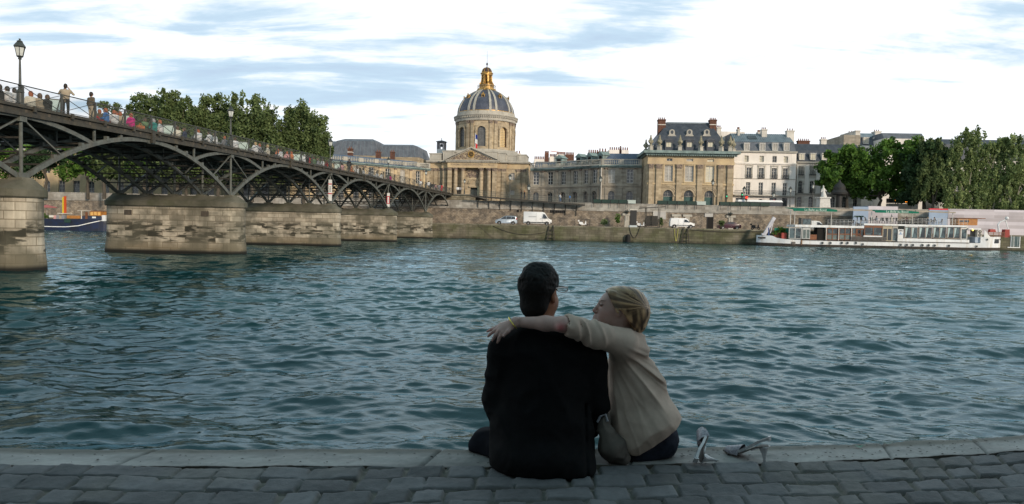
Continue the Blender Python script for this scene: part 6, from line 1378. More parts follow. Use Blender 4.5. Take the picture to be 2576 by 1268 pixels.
ppl = [
 (3, -28.9, S_, 'black', 'navy', 'dark', 'person in black sitting at the left edge of the picture behind the bridge railing'),
 (22, -28.9, S_, 'white', 'red', 'dark', 'dark haired person in white and red sitting left of the nearest lamp post'),
 (39, -28.9, S_, 'white', 'black', 'dark', 'dark haired person in white sitting directly against the nearest lamp post'),
 (80, -29.3, S_, 'cream', 'beige', 'red', 'red haired child sitting just right of the nearest lamp post'),
 (103, -29.1, S_, 'beige', 'red', 'brown', 'person in beige with red trousers sitting near the nearest lamp post'),
 (122, -28.9, S_, 'black', 'black', 'brown', 'person in black sitting beside the one in beige'),
 (165.5, -29.0, 'photo', 'beige', 'black', 'dark', 'man in a beige coat standing on the footbridge raising both hands to his face'),
 (229.5, -29.4, W_, 'brown', 'beige', 'dark', 'man in brown standing half turned at the railing in front of the small tree'),
 (252, -29.4, S_, 'brown', 'black', 'red', 'red haired person in brown sitting below the standing man in brown'),
 (268, -28.9, S_, 'blue', 'red', 'red', 'person in a bright blue top sitting behind the railing'),
 (288, -28.9, S_, 'white', 'red', 'red', 'red haired person in white sitting low beside the one in bright blue'),
 (294, -30.4, S_, 'white', 'white', 'red', 'taller red haired person in white behind the seated one in white', 1.25),
 (303, -29.2, S_, 'beige', 'brown', 'red', 'person in beige sitting between the one in white and the one in magenta'),
 (331, -28.8, S_, 'magenta', 'pink', 'red', 'person in a magenta top sitting behind the railing'),
 (366, -29.2, S_, 'green', 'brown', 'brown', 'person in dull green half hidden beside the orange bag'),
 (388, -28.8, S_, 'teal', 'black', 'grey', 'person in a teal top bending forward behind the railing'),
 (404, -28.8, S_, 'white', 'pink', 'red', 'person in white and pink right beside the one in teal'),
 (447, -29.5, S_, 'cream', 'grey', 'brown', 'person in cream sitting low right of the pale panel'),
 (465, -29.2, S_, 'navy', 'teal', 'brown', 'person in navy sitting between the cream top and the broad white shirt'),
 (500, -28.8, S_, 'white', 'grey', 'red', 'red haired person with a broad white shirt back against the railing'),
 (528, -28.8, S_, 'white', 'black', 'dark', 'first of two people in white sitting close together left of the second lamp post'),
 (542, -28.9, S_, 'white', 'black', 'dark', 'second of two people in white sitting close together left of the second lamp post'),
 (566, -29.0, S_, 'grey', 'grey', 'red', 'person in grey sitting just left of the second lamp post'),
 (592, -28.9, S_, 'white', 'blue', 'brown', 'person in white sitting just right of the second lamp post'),
 (643, -28.8, S_, 'white', 'grey', 'blond', 'person in white with pale hair, first after the panel right of the second lamp post'),
 (654, -29.0, S_, 'grey', 'grey', 'red', 'person in grey squeezed between two seated people in white and cream'),
 (674, -28.8, S_, 'cream', 'grey', 'blond', 'person in a round cream top sitting behind the railing'),
 (699, -29.2, S_, 'orange', 'brown', 'red', 'person in orange sitting left of a slim one in white'),
 (707, -28.8, S_, 'white', 'grey', 'brown', 'slim person in white sitting right of the one in orange'),
 (722, -29.4, S_, 'pink', 'grey', 'red', 'person in pink in the crowd between the slim white top and the panels'),
 (734, -29.2, S_, 'orange', 'grey', 'red', 'red haired person in orange just left of the panels'),
 (766, -29.0, S_, 'white', 'grey', 'grey', 'person in white with a pale cap left of the dark and red tops'),
 (772, -28.8, S_, 'black', 'navy', 'dark', 'person in black sitting against the one in a red top'),
 (777, -28.8, S_, 'red', 'red', 'dark', 'person in a red top sitting beside the one in black'),
 (790, -29.0, S_, 'green', 'grey', 'brown', 'person in dull green sitting right of the red top'),
 (801, -29.4, S_, 'grey', 'black', 'brown', 'person in grey sitting under the poplars left of the third lamp post'),
 (812, -28.9, S_, 'white', 'grey', 'brown', 'person in white sitting left of the red top at the third lamp post'),
 (822, -28.9, S_, 'red', 'red', 'brown', 'person in red sitting directly left of the third lamp post'),
 (861, -29.0, S_, 'pink', 'grey', 'dark', 'person in pink sitting left of the tall dark standing person'),
 (878, -29.4, W_, 'black', 'black', 'dark', 'tall person all in black standing between the third and fourth lamp posts'),
 (885, -28.9, S_, 'orange', 'beige', 'red', 'person in orange sitting at the feet of the person in black'),
 (899, -28.9, S_, 'white', 'orange', 'brown', 'person in white sitting right of the orange top'),
 (907, -29.0, S_, 'brown', 'grey', 'dark', 'person in brown sitting between two white tops'),
 (915, -28.9, S_, 'white', 'grey', 'dark', 'person in white sitting after the brown top'),
 (930, -29.1, S_, 'grey', 'grey', 'dark', 'lone person in grey sitting halfway to the fourth lamp post'),
 (949, -28.9, S_, 'white', 'grey', 'dark', 'left one of a pair in white near the fourth lamp post'),
 (960, -28.9, S_, 'white', 'black', 'dark', 'right one of a pair in white near the fourth lamp post'),
 (983, -28.9, S_, 'magenta', 'red', 'brown', 'person in magenta sitting just right of the fourth lamp post'),
 (1058, -30.5, W_, 'white', 'grey', 'red', 'person in white walking near the far end of the footbridge'),
 (1079, -30.0, W_, 'white', 'black', 'dark', 'person in white at the head of the walking group'),
 (1084, -31.0, W_, 'black', 'black', 'dark', 'person in black in the walking group at the far end'),
 (1091, -30.4, W_, 'black', 'grey', 'brown', 'second dark figure of the walking group at the far end'),
 (1097, -31.2, W_, 'pink', 'grey', 'brown', 'person in pink in the walking group at the far end'),
 (1106, -30.2, W_, 'grey', 'grey', 'brown', 'person in grey next to the last one in red'),
 (1111, -30.0, W_, 'red', 'red', 'dark', 'last person of the walking group, dressed in red'),
]
rr_ = random.Random(8)
for e in ppl:
 px, t, pose, a, b, c, lab = e[:7]; sc_ = e[7] if len(e) > 7 else rr_.uniform(.95, 1.08)
 onb(px, t, pose, a, b, c, lab, turn=(RZ0+rr_.uniform(-.5, .5)) if pose == S_ else (-th+rr_.uniform(-.6, .6)), scale=sc_*1.12 if pose == S_ else 1.06)
p = PP(353, 400, TT*-28.9, TT); s = p.dot(BB); bg_ = MB().taper(-.25, .25, -.15, .15, 0, .38, .04, .03); bg_.bar((-.12, 0, .37), (0, 0, .55), .03); bg_.bar((0, 0, .55), (.12, 0, .37), .03); o = bg_.build('bag', CL['orange'], None, bw(-28.9, s, zdeck(s)+.01), rz=-th+1.2); tag(o, 'orange bag on the bridge deck between the magenta and teal tops', 'bag')
for (px, Yd, pose, a, b, c, lab) in ((1151, 148.5, W_, 'white', 'black', 'dark', 'left one of two people in white standing on the far landing'), (1157, 148.9, W_, 'grey', 'black', 'dark', 'right one of two people standing on the far landing')):
 q = P(px, 480, Yd); person(pose, (q.x, q.y, 8.87), .3, a, b, c, lab, 'people on the far landing and ramp')
def onramp(px, pose, a, b, c, lab, rz):
 q = None
 for i in range(200):
  v = A_r.lerp(B_r, i/199)
  if q is None or abs(proj(v)[0]-px) < abs(proj(q)[0]-px): q = v
 person(pose, (q.x, q.y, q.z+.13), rz, a, b, c, lab, 'people on the far landing and ramp')
A_r = P(1183, 492, 141); B_r = P(1470, 515.5, 140.5)
onramp(1311, W_, 'black', 'black', 'dark', 'left one of two dark dressed people on the access ramp', 1.0); onramp(1319, W_, 'black', 'navy', 'red', 'right one of two dark dressed people on the access ramp', -1.2)
onramp(1408, 'walk', 'white', 'blue', 'dark', 'person in a white shirt and jeans walking on the access ramp', -1.3); onramp(1433, W_, 'blue', 'navy', 'dark', 'person in blue near the low end of the access ramp', 1.3)
for pr_ in list(PROTO.values()): wipe(pr_)
# == vehicles and things on the lower quay
paintw = mk('van_white', lin(.78, .78, .78), lin(.7, .7, .7), .6, rough=.3, spec=.5); paints = mk('car_silver_blue', lin(.36, .42, .48), lin(.32, .37, .43), .5, rough=.3, metal=.3); paintr = mk('car_dark_red', lin(.06, .02, .03), rough=.25, spec=.6)
tyre = mk('tyre', lin(.015, .015, .015), rough=.8); rim = mk('rim', lin(.45, .45, .46), rough=.35, metal=.6); cgl = mk('car_glass', lin(.02, .025, .03), rough=.06, spec=.8); plas = mk('black_plastic', lin(.03, .03, .03), rough=.6); redl = mk('tail_lamp', lin(.4, .02, .02), rough=.2); hl = mk('headlamp', lin(.7, .72, .72), rough=.1, spec=.8)
def car(name, label, loc, rz, L, W, prof, belt, wheels, wr, paint, glass, name_cat, group, extras=None, tum=.12):
 """prof: side outline (x,z) from rear bottom clockwise; sections narrow above the belt line; glass: list of side quads (x,z)*4"""
 root = thing(name, label, name_cat, loc, rz, group)
 def hw(z): return W/2-(tum*max(0, z-belt)/.6) - (.05 if z < .35 else 0)
 def inset(x): e = min(x+L/2, L/2-x); return .16*max(0, 1-e/.35)**2
 mb = MB(); n = len(prof); vs = []
 for sy in (-1, 1):
  for x, z in prof: vs.append((x, sy*(hw(z)-inset(x)), z))
 cx = sum(p[0] for p in prof)/n; cz = belt*.8
 fs = [(i, (i+1) % n, (i+1) % n+n, i+n) for i in range(n)]; mb.add(vs, fs)
 bm = bmesh.new();
 for v in mb.v: bm.verts.new(v)
 bm.verts.ensure_lookup_table()
 for f in fs: bm.faces.new([bm.verts[i] for i in f])
 bm.faces.new([bm.verts[i] for i in range(n)]); bm.faces.new([bm.verts[i+n] for i in range(n)][::-1])
 bmesh.ops.recalc_face_normals(bm, faces=bm.faces); ed = [e for e in bm.edges if len(e.link_faces) == 2 and e.calc_face_angle(0) > .3]
 bmesh.ops.bevel(bm, geom=ed, offset=.045, segments=2, affect='EDGES', profile=.6); me = bpy.data.meshes.new('body'); bm.to_mesh(me); bm.free(); me.shade_smooth()
 try: me.set_sharp_from_angle(angle=R(50))
 except Exception: pass
 me.materials.append(paint); o = bpy.data.objects.new('body', me); C.objects.link(o); setparent(o, root)
 for q in glass:
  for sy in (-1, 1):
   mb = MB(); mb.add([(x, sy*(hw(z)-inset(x)+.008), z) for x, z in q], [tuple(range(len(q)))]); mb.build('side_window', cgl, root)
 for wx in wheels:
  for sy in (-1, 1):
   mb = MB(); yc = sy*(W/2-.10); mb.lathe([(wr*.62, -.10), (wr, -.10), (wr+.005, 0), (wr, .10), (wr*.62, .10)], 20); mb.warp(lambda x, y, z: (x+wx, yc+z, y+wr)); w_ = mb.build('wheel', tyre, root, smooth=True)
   mb = MB(); mb.lathe([(0, sy*.09), (wr*.2, sy*.11), (wr*.55, sy*.085), (wr*.64, sy*.09)], 14); mb.warp(lambda x, y, z: (x+wx, yc+z, y+wr)); mb.build('rim', rim, w_)
   mb = MB(); n_ = 14; pts = [(wx+(wr+.07)*math.cos(math.pi*k/n_), wr+(wr+.07)*math.sin(math.pi*k/n_)) for k in range(n_+1)]
   mb.add([(x, sy*(hw(.6)+.004-inset(x)), z) for x, z in pts]+[(wx-(wr+.07), sy*(hw(.6)+.004), .22), (wx+wr+.07, sy*(hw(.6)+.004), .22)], [tuple(range(n_+1))+(n_+1, n_+2)]); mb.build('wheel_arch', plas, root)
 if extras: extras(root, hw)
 return root
def at_q(px, Y): p = P(px, 566, Y); return Vector((p.x, Y, ZP+.004))
bank_a = math.atan(-.035)
L = 4.15; pr = [(L/2, .35), (L/2, .75), (L/2-.06, 1.0), (L/2-.18, 1.5), (L/2-.42, 1.62), (.2, 1.66), (-.35, 1.58), (-1.1, 1.12), (-1.85, .92), (-L/2, .75), (-L/2, .3), (-L/2+.15, .22), (L/2-.1, .25)]
gl = [[(L/2-.30, 1.06), (L/2-.36, 1.5), (1.0, 1.56), (1.0, 1.04)], [(.92, 1.04), (.92, 1.56), (.05, 1.57), (.05, 1.02)], [(-.03, 1.02), (-.03, 1.57), (-.3, 1.54), (-.95, 1.12), (-.95, 1.03)]]
def exc(root, hw):
 MB().box(-L/2-.012, -L/2+.1, -.6, -.3, .62, .78).build('headlight', hl, root); MB().box(-L/2-.012, -L/2+.1, .3, .6, .62, .78).build('headlight', hl, root)
 MB().add([(-.36, -.62, 1.575), (-.36, .62, 1.575), (-1.08, .70, 1.15), (-1.08, -.70, 1.15)], [(0, 1, 2, 3)]).build('windscreen', cgl, root)
 for sy in (-1, 1): MB().box(L/2-.2, L/2-.05, sy*.72-.06, sy*.72+.06, .95, 1.3).build('tail_light', redl, root); MB().box(-.2, 1.5, sy*(hw(1.62)-.12), sy*(hw(1.62)-.08), 1.68, 1.71).build('roof_rail', plas, root)
 mb = MB(); [mb.box(x-.008, x+.008, -hw(.7)-.006, -hw(.7)+.01, .35, 1.02) for x in (.98, .0, -.95)]; mb.build('door_seam', plas, root)
car('parked_car', 'silver blue people carrier parked on the lower quay, first in the line', at_q(1273, 133.5), bank_a, L, 1.75, pr, 1.0, (-1.3, 1.32), .31, paints, gl, 'car', 'vehicles parked on the lower quay', exc)
L2 = 5.35; pr2 = [(-L2/2, .45), (-L2/2, 2.45), (-L2/2+.1, 2.55), (1.0, 2.5), (1.35, 2.35), (2.0, 1.35), (2.55, 1.05), (L2/2, .8), (L2/2, .4), (L2/2-.1, .3), (-L2/2+.1, .35)]
gl2 = [[(1.02, 1.35), (1.05, 2.1), (1.36, 2.1), (1.86, 1.4), (1.75, 1.3)]]
def exv(root, hw):
 MB().add([(1.42, -.72, 2.30), (1.42, .72, 2.30), (2.0, .8, 1.40), (2.0, -.8, 1.40)], [(0, 1, 2, 3)]).warp(lambda x, y, z: (x+.02, y, z+.02)).build('windscreen', cgl, root)
 for sy in (-1, 1): MB().box(L2/2-.2, L2/2+.012, sy*.68-.12, sy*.68+.12, .82, 1.08).build('headlight', hl, root)
 mb = MB(); mb.box(-L2/2+.15, L2/2-.5, -hw(.5)-.012, -hw(.5), .46, .60); mb.build('side_strip', plas, root); mb = MB(); mb.box(-1.7, -.2, -hw(1.5)-.010, -hw(1.5)+.01, 1.60, 1.64); mb.build('slide_rail', plas, root)
 mb = MB(); [mb.box(x-.01, x+.01, -hw(.7)-.006, -hw(.7)+.01, .62, 2.3) for x in (.95, -.25)]; [mb.box(x-.03, x+.03, -hw(1.2)-.015, -hw(1.2), 1.2, 1.32) for x in (.8, .6)]; mb.build('door_seam', plas, root)
 MB().box(1.55, 1.7, -hw(1.4)-.22, -hw(1.4)-.02, 1.35, 1.65).build('wing_mirror', plas, root)
 MB().box(L2/2-.3, L2/2+.02, -.85, .85, .35, .55).build('bumper', plas, root)
car('parked_van', 'tall long white panel van parked on the lower quay', at_q(1351.5, 134.0), bank_a, L2, 1.95, pr2, 1.5, (-1.75, 1.75), .34, paintw, gl2, 'van', 'vehicles parked on the lower quay', exv, tum=.10)
L3 = 4.5; pr3 = [(-L3/2, .4), (-L3/2, 1.0), (-L3/2+.12, 1.75), (-L3/2+.3, 1.88), (.5, 1.86), (.85, 1.76), (1.45, 1.12), (1.95, .98), (L3/2, .75), (L3/2, .38), (L3/2-.1, .28), (-L3/2+.1, .3)]
gl3 = [[(.3, 1.12), (.32, 1.62), (.72, 1.62), (1.25, 1.15), (1.2, 1.1)]]
def exw(root, hw):
 MB().add([(.9, -.66, 1.74), (.9, .66, 1.74), (1.44, .74, 1.16), (1.44, -.74, 1.16)], [(0, 1, 2, 3)]).warp(lambda x, y, z: (x+.02, y, z+.02)).build('windscreen', cgl, root)
 for sy in (-1, 1): MB().box(L3/2-.2, L3/2+.012, sy*.64-.12, sy*.64+.12, .72, .92).build('headlight', hl, root)
 MB().box(-1.2, 1.2, -hw(.5)-.012, -hw(.5), .52, .60).build('side_strip', plas, root); mb = MB(); [mb.box(x-.01, x+.01, -hw(.7)-.006, -hw(.7)+.01, .4, 1.7) for x in (.25, -.75)]; mb.build('door_seam', plas, root)
 MB().box(L3/2-.3, L3/2+.02, -.82, .82, .3, .48).build('bumper', plas, root); MB().box(1.2, 1.32, -hw(1.1)-.18, -hw(1.1)-.02, 1.12, 1.3).build('wing_mirror', plas, root)
car('parked_van', 'smaller white van parked alone near the steel shelter', at_q(1714, 131.0), bank_a, L3, 1.8, pr3, 1.1, (-1.5, 1.5), .32, paintw, gl3, 'van', 'vehicles parked on the lower quay', exw, tum=.14)
L4 = 4.2; pr4 = [(-L4/2, .35), (-L4/2, .7), (-1.6, .85), (-.85, .95), (-.3, 1.35), (.7, 1.38), (1.4, 1.0), (2.0, .95), (L4/2, .75), (L4/2, .3), (L4/2-.1, .22), (-L4/2+.1, .22)]
gl4 = [[(-.62, 1.0), (-.22, 1.28), (.1, 1.3), (.1, 1.0)], [(.16, 1.0), (.16, 1.3), (.66, 1.3), (1.1, 1.02)]]
car('parked_car', 'dark red saloon parked on the lower quay left of the white boat', at_q(1833, 130.5), bank_a, L4, 1.7, pr4, .95, (-1.3, 1.3), .29, paintr, gl4, 'car', 'vehicles parked on the lower quay')
car('parked_van', 'light coloured van glimpsed through the open deck of the white boat', at_q(2046, 129.5), bank_a, L3, 1.8, pr3, 1.1, (-1.5, 1.5), .32, paintw, gl3, 'van', 'vehicles parked on the lower quay', exw, tum=.14)
def scooter(px, Y, label, body, rz=0.0):
 root = thing('scooter', label, 'scooter', at_q(px, Y), bank_a+rz, 'scooters on the lower quay'); mb = MB()
 mb.prism([(-.75, .5), (-.7, .8), (-.1, .78), (.0, .45), (.35, .42), (.45, 1.0), (.55, 1.0), (.6, .3), (-.1, .26), (-.5, .32)], -.15, .15); mb.build('body', body, root)
 MB().box(-.65, .0, -.13, .13, .80, .87).build('seat', plas, root); MB().add([(.42, -.18, 1.0), (.42, .18, 1.0), (.25, .15, 1.4), (.25, -.15, 1.4)], [(0, 1, 2, 3)]).build('windshield', mk('clear_screen', lin(.5, .55, .55), rough=.1, alpha=.5), root)
 for x in (-.55, .62): mb = MB(); mb.lathe([(.12, -.05), (.25, -.05), (.25, .05), (.12, .05)], 16); mb.warp(lambda a, b_, c: (a+x, c, b_+.25)); mb.build('wheel', tyre, root)
 mb = MB(); mb.tube([(.6, 0, .3), (.42, 0, 1.05)], .03, 6); mb.tube([(.38, -.3, 1.08), (.38, .3, 1.08)], .02, 6); mb.build('handlebar', plas, root); MB().box(-.95, -.68, -.18, .18, .85, 1.12).build('top_case', body, root)
scooter(1466, 130.5, 'white scooter parked alone right of the long white van', paintw); scooter(1612, 131, 'white scooter parked behind the dark ticket booth', paintw)
scooter(1900, 129, 'dark scooter parked just left of the bow of the white boat', plas)
f = at_q(1445, 132.5); mb = MB(); W = 5.6
for x in (-W/2, 0, W/2): mb.bar((x, 0, 0), (x, 0, 1.3), .06)
mb.bar((-W/2, 0, 1.3), (W/2, 0, 1.3), .06); mb.bar((-W/2, 0, .3), (W/2, 0, .3), .04); o = mb.build('metal_rack', railb, None, f, rz=bank_a); tag(o, 'thin dark metal rack frame behind the white scooter', 'rack')
b0 = thing('booth', 'narrow dark booth with pale top and base on the lower quay edge', 'booth', at_q(1592, 129), bank_a); MB().box(-.55, .55, -.4, .4, .35, 3.1).build('cabinet', plas, b0); MB().box(-.7, .7, -.5, .5, 3.103, 3.3).build('roof', chimw, b0); MB().box(-.7, .7, -.5, .5, 0, .347).build('base', mk('pale_blue_paint', lin(.45, .5, .52), rough=.6), b0)
sh = thing('shelter', 'grey steel canopy shelter on posts beside the small white van', 'shelter', at_q(1640, 130.5), bank_a); mb = MB(); mb.bar((-2.4, 0, 3.55), (2.2, 0, 3.9), 2.0, .12); mb.build('roof', iron_dark, sh)
for x, y in ((-1.2, -.8), (1.2, -.8), (-1.2, .8), (1.2, .8)): MB().box(x-.06, x+.06, y-.06, y+.06, 0, 3.6).build('post', iron_dark, sh)
mb = MB(); mb.box(-1.1, 1.1, .75, .8, .3, 2.2); [mb.box(x-.02, x+.02, -.82, -.78, .2, 1.1) for x in np.linspace(-1.1, 1.1, 8)]; mb.box(-1.14, 1.14, -.83, -.77, 1.1, 1.16); mb.build('railing', iron_dark, sh)
MB().box(-1.3, 1.3, -.9, .9, .0, .12).build('platform', plas, sh)
def on_wall(px0, px1, py0, py1, off=-.05):
 Y = bankY(25)+BW; a = P(px0, py0, Y); b = P(px1, py1, Y); return a, b
def wall_thing(name, label, cat, px0, px1, py0, py1, mat, off=.04, arch=False, frame=None):
 xm = P((px0+px1)/2, 540, 141).x; Y = bankY(xm)+BW; a = P(px0, py0, Y); b = P(px1, py1, Y); root = thing(name, label, cat, ((a.x+b.x)/2, Y, b.z), bank_a); w_ = (b.x-a.x)/2; h_ = a.z-b.z
 if arch:
  n = 10; MB().prism([(-w_, 0), (w_, 0), (w_, h_*.55)]+[(w_*math.cos(math.pi*k/n), h_*(.55+.45*math.sin(math.pi*k/n))) for k in range(1, n)]+[(-w_, h_*.55)], -off, .02).build('opening', mat, root)
  mb = MB(); [mb.box(x-.05, x+.05, -off-.06, -off-.005, .0, h_*.8) for x in np.linspace(-w_*.8, w_*.8, 7)]; mb.build('grille', railb, root)
  return root
 MB().box(-w_, w_, -off, .02, 0, h_).build('panel', mat, root)
 if frame: mb = MB(); mb.box(-w_-.1, -w_, -off-.05, .02, 0, h_+.1); mb.box(w_, w_+.1, -off-.05, .02, 0, h_+.1); mb.box(-w_, w_, -off-.05, .02, h_+.003, h_+.1); mb.build('frame', frame, root)
 return root
wall_thing('gate_panel', 'large pale painted panel on the rubble wall above the shelter', 'panel', 1644, 1673, 532, 552, mk('pale_panel', lin(.46, .44, .42), lin(.4, .39, .37), 2, rough=.7), .12, frame=chimw)
wall_thing('wall_opening', 'low arched grilled opening in the wall above the long white van', 'opening', 1383, 1420, 524, 536, dark, .05, arch=True)
wall_thing('wall_opening', 'small square dark hole in the wall left of the arched opening', 'opening', 1300, 1305, 528, 534, dark, .05)
wall_thing('wall_door', 'dark iron door with a pale sign above it, left of the dark red car', 'door', 1779, 1792, 545, 576, dark, .06, frame=railb)
wall_thing('sign_board', 'white board fixed above the dark iron door', 'board', 1772, 1792, 537, 546, mk('pale_panel', lin(.5, .5, .48)), .2)
for px in (1577, 1728, 1836, 1700):
 xm = P(px, 540, 141).x; Y = bankY(xm)+BW; zt_ = 5.3; rt_ = thing('stone_pier_stub', {1577: 'pale stone bracket block under the wall lamp left of the shelter', 1728: 'pale stone block column in the wall behind the smaller van', 1836: 'pale stone block column in the wall behind the dark red car', 1700: 'pale stone block column right of the large pale panel'}[px], 'stonework', (xm, Y, ZP), bank_a)
 MB().box(-.9, .9, -.25, .02, 2.3, 2.75).build('bracket', palest, rt_); MB().box(-.45, .45, -.12, .02, .0, 2.297).build('shaft', palest, rt_)
def wall_lamp(px, label):
 xm = P(px, 530, 141).x; Y = bankY(xm)+BW; rt_ = thing('wall_lantern', label, 'lantern', (xm, Y-.5, 4.9), bank_a, 'small black lanterns on the embankment wall'); mb = MB(); mb.bar((0, .5, .2), (0, 0, .8), .06); mb.lathe([(.10, .4), (.2, .75), (.55, .85), (.12, 1.1), (.05, 1.35), (0, 1.35)], 8); mb.build('lamp', lamp_iron, rt_); MB().bar((0, 0, -.8), (0, 0, .4), .06).build('bracket', lamp_iron, rt_)
wall_lamp(1577, 'black lantern on the wall between the scooter and the shelter'); wall_lamp(1834, 'black lantern on the wall above the dark red car')
rope = mk('rope', lin(.05, .045, .04), rough=.9); yrope = mk('rope_yellow', lin(.45, .42, .12), rough=.9)
def wallpt(px, z, off=-.10): x = P(px, 590, 127).x; return Vector((x, bankY(x)+off, z))
def ladder(px, label):
 root = thing('mooring_frame', label, 'ladder', (0, 0, 0), 0, 'dark braced frames hanging on the river wall'); mb = MB()
 for k in (-1, 1): mb.bar(wallpt(px+k*5, 2.75, -.2), wallpt(px+k*9, .1, -.5), .14)
 for z in (.5, 1.2, 1.9): mb.bar(wallpt(px-8+z*1.1, z, -.35), wallpt(px+8-z*1.1, z, -.35), .10)
 mb.bar(wallpt(px-8, .3, -.4), wallpt(px+5, 2.4, -.25), .08); mb.build('frame', rope, root)
ladder(1385, 'dark braced mooring frame on the river wall below the long white van'); ladder(1719, 'dark braced mooring frame on the river wall below the smaller white van')
fd = thing('fender', 'black rounded rubber fender at the waterline of the river wall', 'fender', wallpt(1577, 0, -.4)); MB().lathe([(.0, -.4), (.42, -.4), (.45, 1.0), (.40, 1.2), (.25, 1.4), (0, 1.45)], 12).build('buffer', tyre, fd, smooth=True)
def sag(px0, z0, px1, z1, drop, r, mat, label, name='rope'):
 pts = []
 for i in range(13):
  t = i/12; p = wallpt(px0+(px1-px0)*t, z0+(z1-z0)*t-drop*4*t*(1-t)); pts.append(p)
 tag(MB().tube(pts, r, 6).build(name, mat), label, 'rope')
sag(1580, 2.7, 1606, 2.7, 1.9, .06, rope, 'dark hose loop hanging on the river wall under the booth', 'hose'); sag(1692, 2.6, 1701, 2.6, 2.2, .05, yrope, 'yellow rope loop hanging on the river wall')
sag(1240, 2.4, 1375, 1.6, 1.0, .05, rope, 'long thin rope sagging along the river wall under the silver car'); sag(1730, 2.5, 1905, 2.45, .25, .05, rope, 'mooring cable running along the wall towards the boat')
mb = MB(); n = 14
for i in range(n):
 px = 1199+i*3.2; z = 2.72-i*.19; p = wallpt(px, 0, 0); mb.box(p.x-.14, p.x+.14, p.y-.10, p.y+.02, z-.06, z+.05)
tag(mb.build('quay_steps', cap_stone), 'pale diagonal flight of steps descending the river wall beside the last pier', 'steps')
box_g = mk('bookbox_green', lin(.015, .045, .035), lin(.012, .03, .025), 1, rough=.5)
def boxes(px0, px1, n, label, white_last=False):
 a = P(px0, 505, 141.5).x; b = P(px1, 505, 141.5).x; w_ = (b-a)/n
 for i in range(n):
  x = a+w_*(i+.5); m_ = mk('pale_lid', lin(.42, .48, .45), rough=.6) if (white_last and i == n-1) else box_g
  o = thing('bookseller_box', label.format(['first', 'second', 'third', 'fourth', 'fifth', 'sixth'][i]), 'box', (x, bankY(x)+BW+.1, 7.434), bank_a, 'bookseller boxes on the embankment parapet')
  MB().box(-w_/2+.03, w_/2-.03, -.35, .5, .0, .62).build('box', m_, o); MB().box(-w_/2+.02, w_/2-.02, -.38, .52, .623, .70).build('lid', m_, o); mb = MB(); mb.box(-w_/2+.05, -w_/2+.13, -.42, -.355, -.9, .5); mb.build('strap', railb, o)
boxes(1491, 1598, 5, '{} bookseller box from the left in the group in front of the link wing', True); boxes(1652, 1772, 5, '{} bookseller box from the left in the group in front of the pavilion arches', True); boxes(1806, 1930, 5, '{} bookseller box from the left in the group in front of the cream apartment house')
def street_lamp(px, ybase, ytop, Y, label, big=False):
 zb = ZS; zt_ = P(px, ytop, Y).z; h = zt_-zb; o = make_lamp(max(3.0, h/1.45)); o.scale = (1.45,)*3; o.location = (P(px, ytop, Y).x, Y, zb); tag(o, label, 'street lamp', 'lamp posts along the far street'); return o
street_lamp(1405/1.0-122, 0, 437, 150, 'tall lamp post before the right side block of the domed palace'); street_lamp(1330, 0, 463, 150, 'lamp post in front of the left end of the concave right wing')
street_lamp(1511, 0, 442, 149, 'lamp post where the concave wing meets the straight wing'); street_lamp(1793, 0, 450, 148, 'lamp post in front of the last pavilion window'); street_lamp(1872, 0, 468, 148, 'lamp post beside the red traffic light')
street_lamp(1946, 0, 481, 148, 'short lamp post in front of the cream apartment house balcony'); street_lamp(1988, 0, 469, 148, 'lamp post at the right corner of the cream apartment house'); street_lamp(2045, 0, 459, 148, 'lamp post in front of the pale stone house')
def signal(px, py, Y, col, label, strength):
 z = P(px, py, Y).z; o = thing('traffic_light', label, 'traffic light', (P(px, py, Y).x, Y, ZS), 0, 'traffic lights along the far street'); MB().tube([(0, 0, 0), (0, 0, z-ZS-.5)], .07, 8).build('pole', blk, o); MB().box(-.18, .18, -.15, .15, z-ZS-.6, z-ZS+.5).build('housing', blk, o)
 mb = MB(); mb.sph((0, -.17, z-ZS), (.24 if strength > 3 else .13, .07, .24 if strength > 3 else .13), 12, 8); mb.build('lit_lens', mk('lit_'+label[:3]+str(px), lin(*col), emit=(lin(*col), strength)), o)
signal(1877, 497, 146, (1, .02, .01), 'traffic light showing red in front of the cream apartment house', 4); signal(1866, 490, 147, (.02, .5, .2), 'dark traffic light with a green lens left of the red one', 1.2); signal(1827, 494, 147, (.02, .5, .25), 'dark traffic light with a green lens at the pavilion corner', 1.2)
signal(2536.7-60, 511, 143, (1, .03, .01), 'red traffic light between the pale stems above the hoarding', 4); signal(2549+0, 513, 143, (.6, .0, .03), 'dimmer red traffic light at the right edge above the hoarding', 3)
ns = thing('no_entry_sign', 'red round no entry sign before the cream apartment house', 'sign', (P(1946, 508, 147).x, 147, ZS)); z = P(1946, 508, 147).z-ZS; MB().tube([(0, 0, 0), (0, 0, z)], .05, 6).build('pole', wfg, ns); MB().cyl((0, -.06, z), .42, 'y', .05, 20).build('disc', redp, ns); MB().box(-.28, .28, -.11, -.09, z-.08, z+.08).build('white_bar', white, ns)
bus = thing('coach', 'white roofed coach passing behind the bookseller boxes', 'coach', (P(1912, 512, 146.5).x, 147.5, ZS), bank_a); MB().box(-4.6, 4.6, -1.1, 1.1, .4, 2.1).build('body', mk('coach_dark', lin(.05, .05, .06), rough=.3), bus); mb = MB(); mb.taper(-4.7, 4.7, -1.15, 1.15, 2.103, 2.5, .3, .2); mb.build('roof', paintw, bus)
mb = MB(); mb.box(-4.4, 4.2, -1.12, -1.101, 1.1, 1.95); mb.build('window_band', cgl, bus)
for x in (-3, 3): mb = MB(); mb.lathe([(.2, -.15), (.45, -.15), (.45, .15), (.2, .15)], 16); mb.warp(lambda a, b_, c: (a+x, c-1.0, b_+.45)); mb.build('wheel', tyre, bus)
